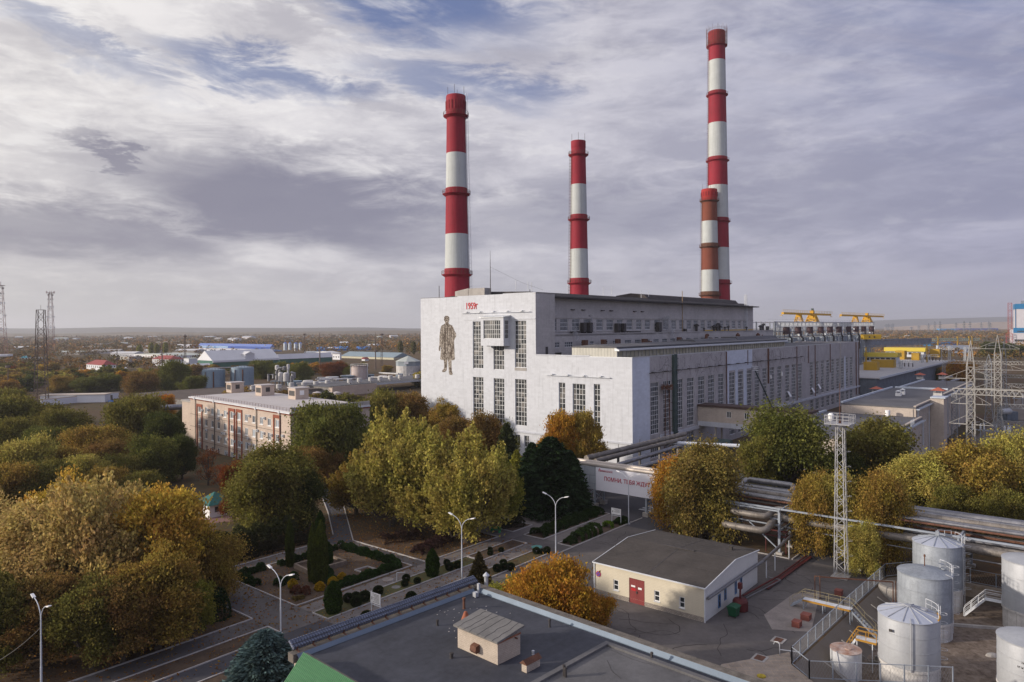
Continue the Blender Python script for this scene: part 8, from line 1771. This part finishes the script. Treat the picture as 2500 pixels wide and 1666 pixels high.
g=G(*CB(1610,565)); r=145/3.765/2*g.y/CF; h=hat(CB(1610,0)[0],CB(0,425)[1],g); e=thing('rusty_silo','white silo speckled with rust standing beyond the workshop roof','silo',g,0); MB().lathe([(r,0),(r,h),(r-.2,h)],36).build('shell',pm('rust_speckled',(.56,.55,.56),.8,.12,1.2,col2=(.40,.27,.22),streak=.2),e,smooth=True); rl=MB(); rails(rl,[(math.cos(a)*(r+.4),math.sin(a)*(r+.4),h-.8) for a in np.linspace(0,6.28,19)],1.8,.2,post=4); rl.build('railing',M_PED,e)
for a in (-3,-.2): MB().bar((math.cos(a)*(r+.5),math.sin(a)*(r+.5),0),(math.cos(a)*(r+.5),math.sin(a)*(r+.5),h+.8),.4).build('leg',M_LITE,e)
g=G(*CB(2058,520)); r=225/3.765/2*g.y/CF; h1=hat(CB(2058,0)[0],CB(0,425)[1],g); h2=hat(CB(2058,0)[0],CB(0,385)[1],g); h3=hat(CB(2058,0)[0],CB(0,335)[1],g); e=thing('water_tank_house','round white tank topped by a grey many sided house with a pale roof','tank house',g,0)
MB().lathe([(r*.97,0),(r*.97,h1-.02)],24).build('tank',M_PED,e); MB().lathe([(r,h1),(r,h2)],8).build('house',pm('slate_wall',(.24,.28,.31),.7,.12,.4),e); MB().lathe([(r+.5,h2),(.3,h3)],8).build('roof',M_GRW,e); MB().box(-1.5,1.5,-r-.15,-r+.3,h1+1.5,h1+3.2).build('window',M_HW,e)
# low white building with beige roof
e,Lx,Ly,h=bld('low_white_building','low white building with a beige roof and blue stub pipes at its foot','building',CA(1085,1215),CA(370,0)[0],CA(1092,0)[0],CA(0,1165)[1],0,'f',M_HW,pm('beige_roof',(.52,.45,.38),.8,.1,.2),rot=R(158))
tt=None
e2,w_e,h_e=farbox(CA(370,0)[0],CA(930,0)[0],CA(0,1262)[1],CA(0,1192)[1],'long low white wall with blue pipe stubs below the beige roof',M_HW,7,'low_white_wing','building'); e2.rotation_euler=(0,0,.12); MB().box(-.3,w_e+.3,-.3,7.4,h_e+.003,h_e+.3).build('roof',MATS['beige_roof'],e2)
for k,(x,w) in enumerate(((610,.5),(822,.5),(895,.25),(948,.25),(1025,.5))): g=G(*CA(x,1250)); q=MB().tube([(0,0,0),(0,0,hat(CA(x,0)[0],CA(0,1185 if w>.3 else 1205)[1],g))],w,8).build('stub_pipe',M_DARK); q.location=g; tag(q,['first','second','third','fourth','fifth'][k]+' dark stub pipe from the left before the low white building','pipe','stub pipes by the low white building'); MB().box(-1.2,.8,-.6,.6,0,.9).build('blue_base',M_HB,q)
q=farbox(-30,CA(315,0)[0],CA(0,1150)[1],CA(0,1108)[1],'grey panelled concrete fence at the left edge',pm('panel_fence',(.36,.38,.40),.9,.15,.3,pattern='corr',ps=(3.,3.)),.3,'concrete_fence','fence')
# raised silver pipe at the left of the office
rpipe('pipe',[G(*CA(1420,1305),7.5),G(*CA(1750,1290),7.5)],.95,M_PIPE,'thick raised silver pipe reaching the left end of the office block')
for k,(x,y) in enumerate(((1370,1400),(1702,1465))): g=G(*CA(x,y+15)); e=thing('pipe_trestle',['left','right'][k]+' white trestle under the raised silver pipe by the office block','trestle',g,0,'trestles of the raised silver pipe'); [MB().bar((a,0,0),(a,0,6.4),.35).build('leg',M_EDGE,e) for a in (-.8,.8)]; MB().box(-1.3,1.3,-.3,.3,6.4,6.8).build('cap_beam',M_EDGE,e)
# lattice towers on the left
def tower(px,py,yt,wbpx,wtpx,label,mat,n=14,cell=True,portal=None,t=None):
    g=G(px,py); s=g.y/CF; H=hat(px,yt,g); e=thing('lattice_tower',label,'lattice tower',g,.3,'lattice towers at the left'); m=MB(); t=t or .62*s
    m.lattice((0,0),wbpx*s*.75,wtpx*s*.75,0,H,n,t,t*.6,single=True); m.build('lattice',mat,e)
    if cell:
        for f in (.97,.9,.78,.62,.45): 
            m=MB(); w=(wtpx+(wbpx-wtpx)*(1-f))*s*.5
            for k in range(6): a=k*1.05+f*9; m.cb((math.cos(a)*(w+1.1*s),math.sin(a)*(w+1.1*s),H*f),(1.6*s,1.6*s,3.2*s))
            m.build('antenna',M_LITE if f<.8 else M_CONC,e)
        m=MB(); m.lathe([(9*s,0),(9.4*s,.5*s),(9.4*s,.9*s)],12,(0,0,H)); [m.bar((math.cos(a)*9*s,math.sin(a)*9*s,H-.5),(math.cos(a)*9*s,math.sin(a)*9*s,H+5*s),.8*s) for a in (0,1,2,3.1,4.1,5.2)] if wtpx<9 else m.bar((0,0,H),(0,0,H+10*s),.8*s)
        m.build('head_frame',mat,e)
    else: MB().bar((0,0,H),(0,0,H+12*s),.5*s).build('spike',mat,e)
    return e
M_TW=pm('tower_red_white',(.22,.10,.10),.7,.3,.05); M_TD=pm('tower_dark',(.12,.09,.075),.7,.4,.3)
tower(101,987,757,34,20,'unpainted dark lattice tower with a spike, nearest of the left towers',M_TD,13,False,t=.24); tower(124,868,716,22,8,'farther antenna tower with a crown of aerials on top',M_TW,16); e=tower(3,889,698,32,9,'tall antenna tower cut by the left edge on a white portal base',M_TW,18)
MB().box(-8,8,-8,8,8,10).build('portal_base',M_HW,e)
def spire(px,py,yt,label,plat=None,w=5.,lattice=False):
    g=G(px,py); s=g.y/CF; H=hat(px,yt,g); e=thing('lightning_mast',label,'mast',g,0,'lightning masts on the plain'); m=MB(); m.tube([(0,0,0),(0,0,H*.45),(0,0,H*.75),(0,0,H)],w*s*.35,6,r2=.3*s) if not lattice else m.lattice((0,0),w*s*.8,w*s*.5,0,H,10,.45*s,.3*s,single=True); m.build('pole',M_TD,e)
    if plat: 
        for pz in plat: MB().lathe([(w*s*.9,0),(w*s*1.,.6),(w*s*.9,1.2)],10).build('platform',M_TD,e).location=(0,0,hat(px,pz,g))
spire(286,921,818,'thin dark mast before the nearest red roofed house',[CA(0,860)[1]]); spire(396,912,817,'dark mast with two lamp rings before the farther red roof',[CA(0,875)[1],CA(0,892)[1]],6); spire(452,890,817,'short lattice mast with a lamp head left of the green warehouse',[CA(0,650)[1]],5,True)
spire(781,894,812,'thin dark mast above the dark red brown tree'); spire(917,902,811,'dark mast with one lamp ring near the white hall',[CB(0,300)[1]]); spire(932,897,815,'lattice mast with a lamp head near the white hall',[CB(0,145)[1]],5,True); spire(744,868,815,'short lattice mast beyond the silos',[CB(0,140)[1]],4,True); spire(20,958,885,'dark post with a ring below the left edge tower',[CA(0,935)[1]],6); spire(512,848,822,'short far mast above the blue warehouse',None,3)
# white pipe runs and clutter beyond the workshop roof
rn=random.Random(31)
for k in range(16):
    x=1020+rn.uniform(0,1050); y=595-(x-1020)*.08-rn.uniform(0,45); a=G(*CB(x,y),3.5); b=G(*CB(x+rn.uniform(60,240),y-rn.uniform(-14,14)),3.5)
    rpipe('pipe',[a,b],rn.uniform(.35,.7),M_PED,'white pipe run beyond the workshop roof, '+['lying','set','laid','running'][k%4]+' '+['at its far left','left of its middle','right of its middle','at its far right'][min(3,int((x-1020)/263))]+(' at the back' if y<565 else ' nearer the roof'),grp='white pipes beyond the workshop roof',rings=False)
for k in range(9):
    x=1020+k*118+rn.uniform(-20,20); g=G(*CB(x,610-(x-1020)*.075)); q=MB().lathe([(rn.uniform(1.5,5),0),(rn.uniform(2,5),rn.uniform(2,4))],18).build('low_vessel',M_PED if k%2 else M_GT); q.location=g; tag(q,['first','second','third','fourth','fifth','sixth','seventh','eighth','last'][k]+' low round vessel from the left beyond the workshop roof','vessel','low round vessels beyond the workshop roof')
# smoke on the plain
for k,(x,y,w,h) in enumerate(((1790,680,60,45),(1640,700,110,20))):
    g=G(*CA(x,y)); s=g.y/CF/3.765; m=bpy.data.materials.new('smoke'); m.use_nodes=True; t=NT(m.node_tree); o=t.n('ShaderNodeTexCoord').outputs['Object']; n=t.noise(o,.012,4,.6); v=t.n('ShaderNodeVolumePrincipled'); v.inputs['Color'].default_value=(.95,.96,1,1); t.l(t.m('MULTIPLY',t.rng(n,.40,.7),.010 if k==0 else .004),v.inputs['Density']); t.l(v.outputs[0],t.n('ShaderNodeOutputMaterial').inputs['Volume'])
    q=MB().tube([(0,0,0),(w*s*.3,0,h*s*.5),(w*s*.2,0,h*s),(w*s*.5,0,h*s*1.9)],w*s*.25,10,r2=w*s*.6).build('smoke',m,smooth=True); q.location=g; tag(q,['pale blue smoke rising from a fire on the far plain','thin low smoke drifting over the far trees'][k],'smoke')
# low roofs scattered through the far woods
rn=random.Random(44); RL=[]
for k in range(34):
    px=rn.uniform(20,1010); py=rn.uniform(822,872); g=G(px,py)
    if any(abs(px-q[0])<26 and abs(py-q[1])<10 for q in RL) or (460<px<720 and py>840): continue
    RL.append((px,py)); w=rn.uniform(14,50); mt=rn.choice([M_WR,M_WR,M_CONC,M_GRW,M_EDGE,M_HW]); farbox(px,px+w/g.y*CF,py,py-rn.uniform(4.5,7),rn.choice(['pale','grey','white','dull'])+' low building in the woods, '+(lambda m:('left of ' if px<m[0]-8 else 'right of ' if px>m[0]+8 else 'beyond ')+m[2]+(' near the horizon' if py<845 else ''))(min(LMK,key=lambda m:(m[0]-px)**2+4*(m[1]-py)**2)),rn.choice([M_CW2,M_CONC,M_HW]),rn.uniform(12,30),'far_building','building',roof=mt,rh=rn.uniform(1,3),grp='low buildings scattered in the far woods',rot=rn.uniform(-.5,.5))
# switchyard apparatus behind the pylons
fm=MB(); [fm.bar((x,0,0),(x,0,2.4),.22) for x in (-3,0,3)]; fm.box(-3.6,3.6,-.15,.15,2.4,2.65)
im=MB(); [im.lathe([(.16,2.66),(.3,2.9),(.16,3.1),(.3,3.4),(.16,3.6),(.3,3.9),(.14,4.2),(.1,4.6)],8,(x,0,0)) for x in (-3,0,3)]; im.bar((-3,0,4.6),(-1,0,4.9),.1)
sy=None; rn=random.Random(9)
for k in range(46):
    a=rn.choice([72,88,104,120,138,156,176,198,222,250,280,315])+rn.uniform(-3,3); b=-58-rn.uniform(0,62)
    c=uv(a,b); 
    if sy is None: sy=thing('switchgear','grey frame with three ribbed insulators in the switchyard behind the pylons','switchgear',c,XA,'insulator frames of the switchyard'); fm.build('frame',M_STEEL,sy); im.build('insulator',M_LITE,sy)
    else: q=dup(sy,loc=c,rot=XA if k%3 else TH)
for k,(a,b,L,z) in enumerate(((95,-62,60,7),(130,-60,70,8.5),(165,-58,70,9.5),(205,-56,80,10),(250,-50,90,11))):
    e=thing('bus_portal','row '+'one two three four five'.split()[k]+' of pale switchyard portals behind the pylons, counted going away','portal',uv(a,b),XA,'rows of switchyard portals'); m=MB()
    for z_ in (z,z-1.3): m.bar((0,0,z_),(L,0,z_),.14)
    for i in range(int(L/1.4)): m.bar((i*1.4,0,z),(i*1.4+.7,0,z-1.3),.09); m.bar((i*1.4+.7,0,z-1.3),(i*1.4+1.4,0,z),.09)
    m.build('beam',M_PYD,e); p=MB(); [p.lattice((x,0),1.4,.8,0,z-1.3,6,.13,.08,single=True) for x in (0,L*.33,L*.66,L)]; p.build('post',M_PYD,e)
o=sheets('gravel_yard',[(60,330,-125,-56)],pm('switchyard_ground',(.13,.11,.095),1.,.4,.12,bump=.3),.01)
# ================================================================== HAZE
hz_=MB().box(-9500,9500,-410,12500,-3.5,216)
hm=bpy.data.materials.new('haze_air'); hm.use_nodes=True; t=NT(hm.node_tree)
v=t.n('ShaderNodeVolumePrincipled'); v.inputs['Color'].default_value=(.86,.88,.95,1); v.inputs['Density'].default_value=.00009; v.inputs['Anisotropy'].default_value=.3
t.l(v.outputs[0],t.n('ShaderNodeOutputMaterial').inputs['Volume'])
ho=hz_.build('haze',hm); tag(ho,'thin autumn haze over the plain','haze',None,'stuff')
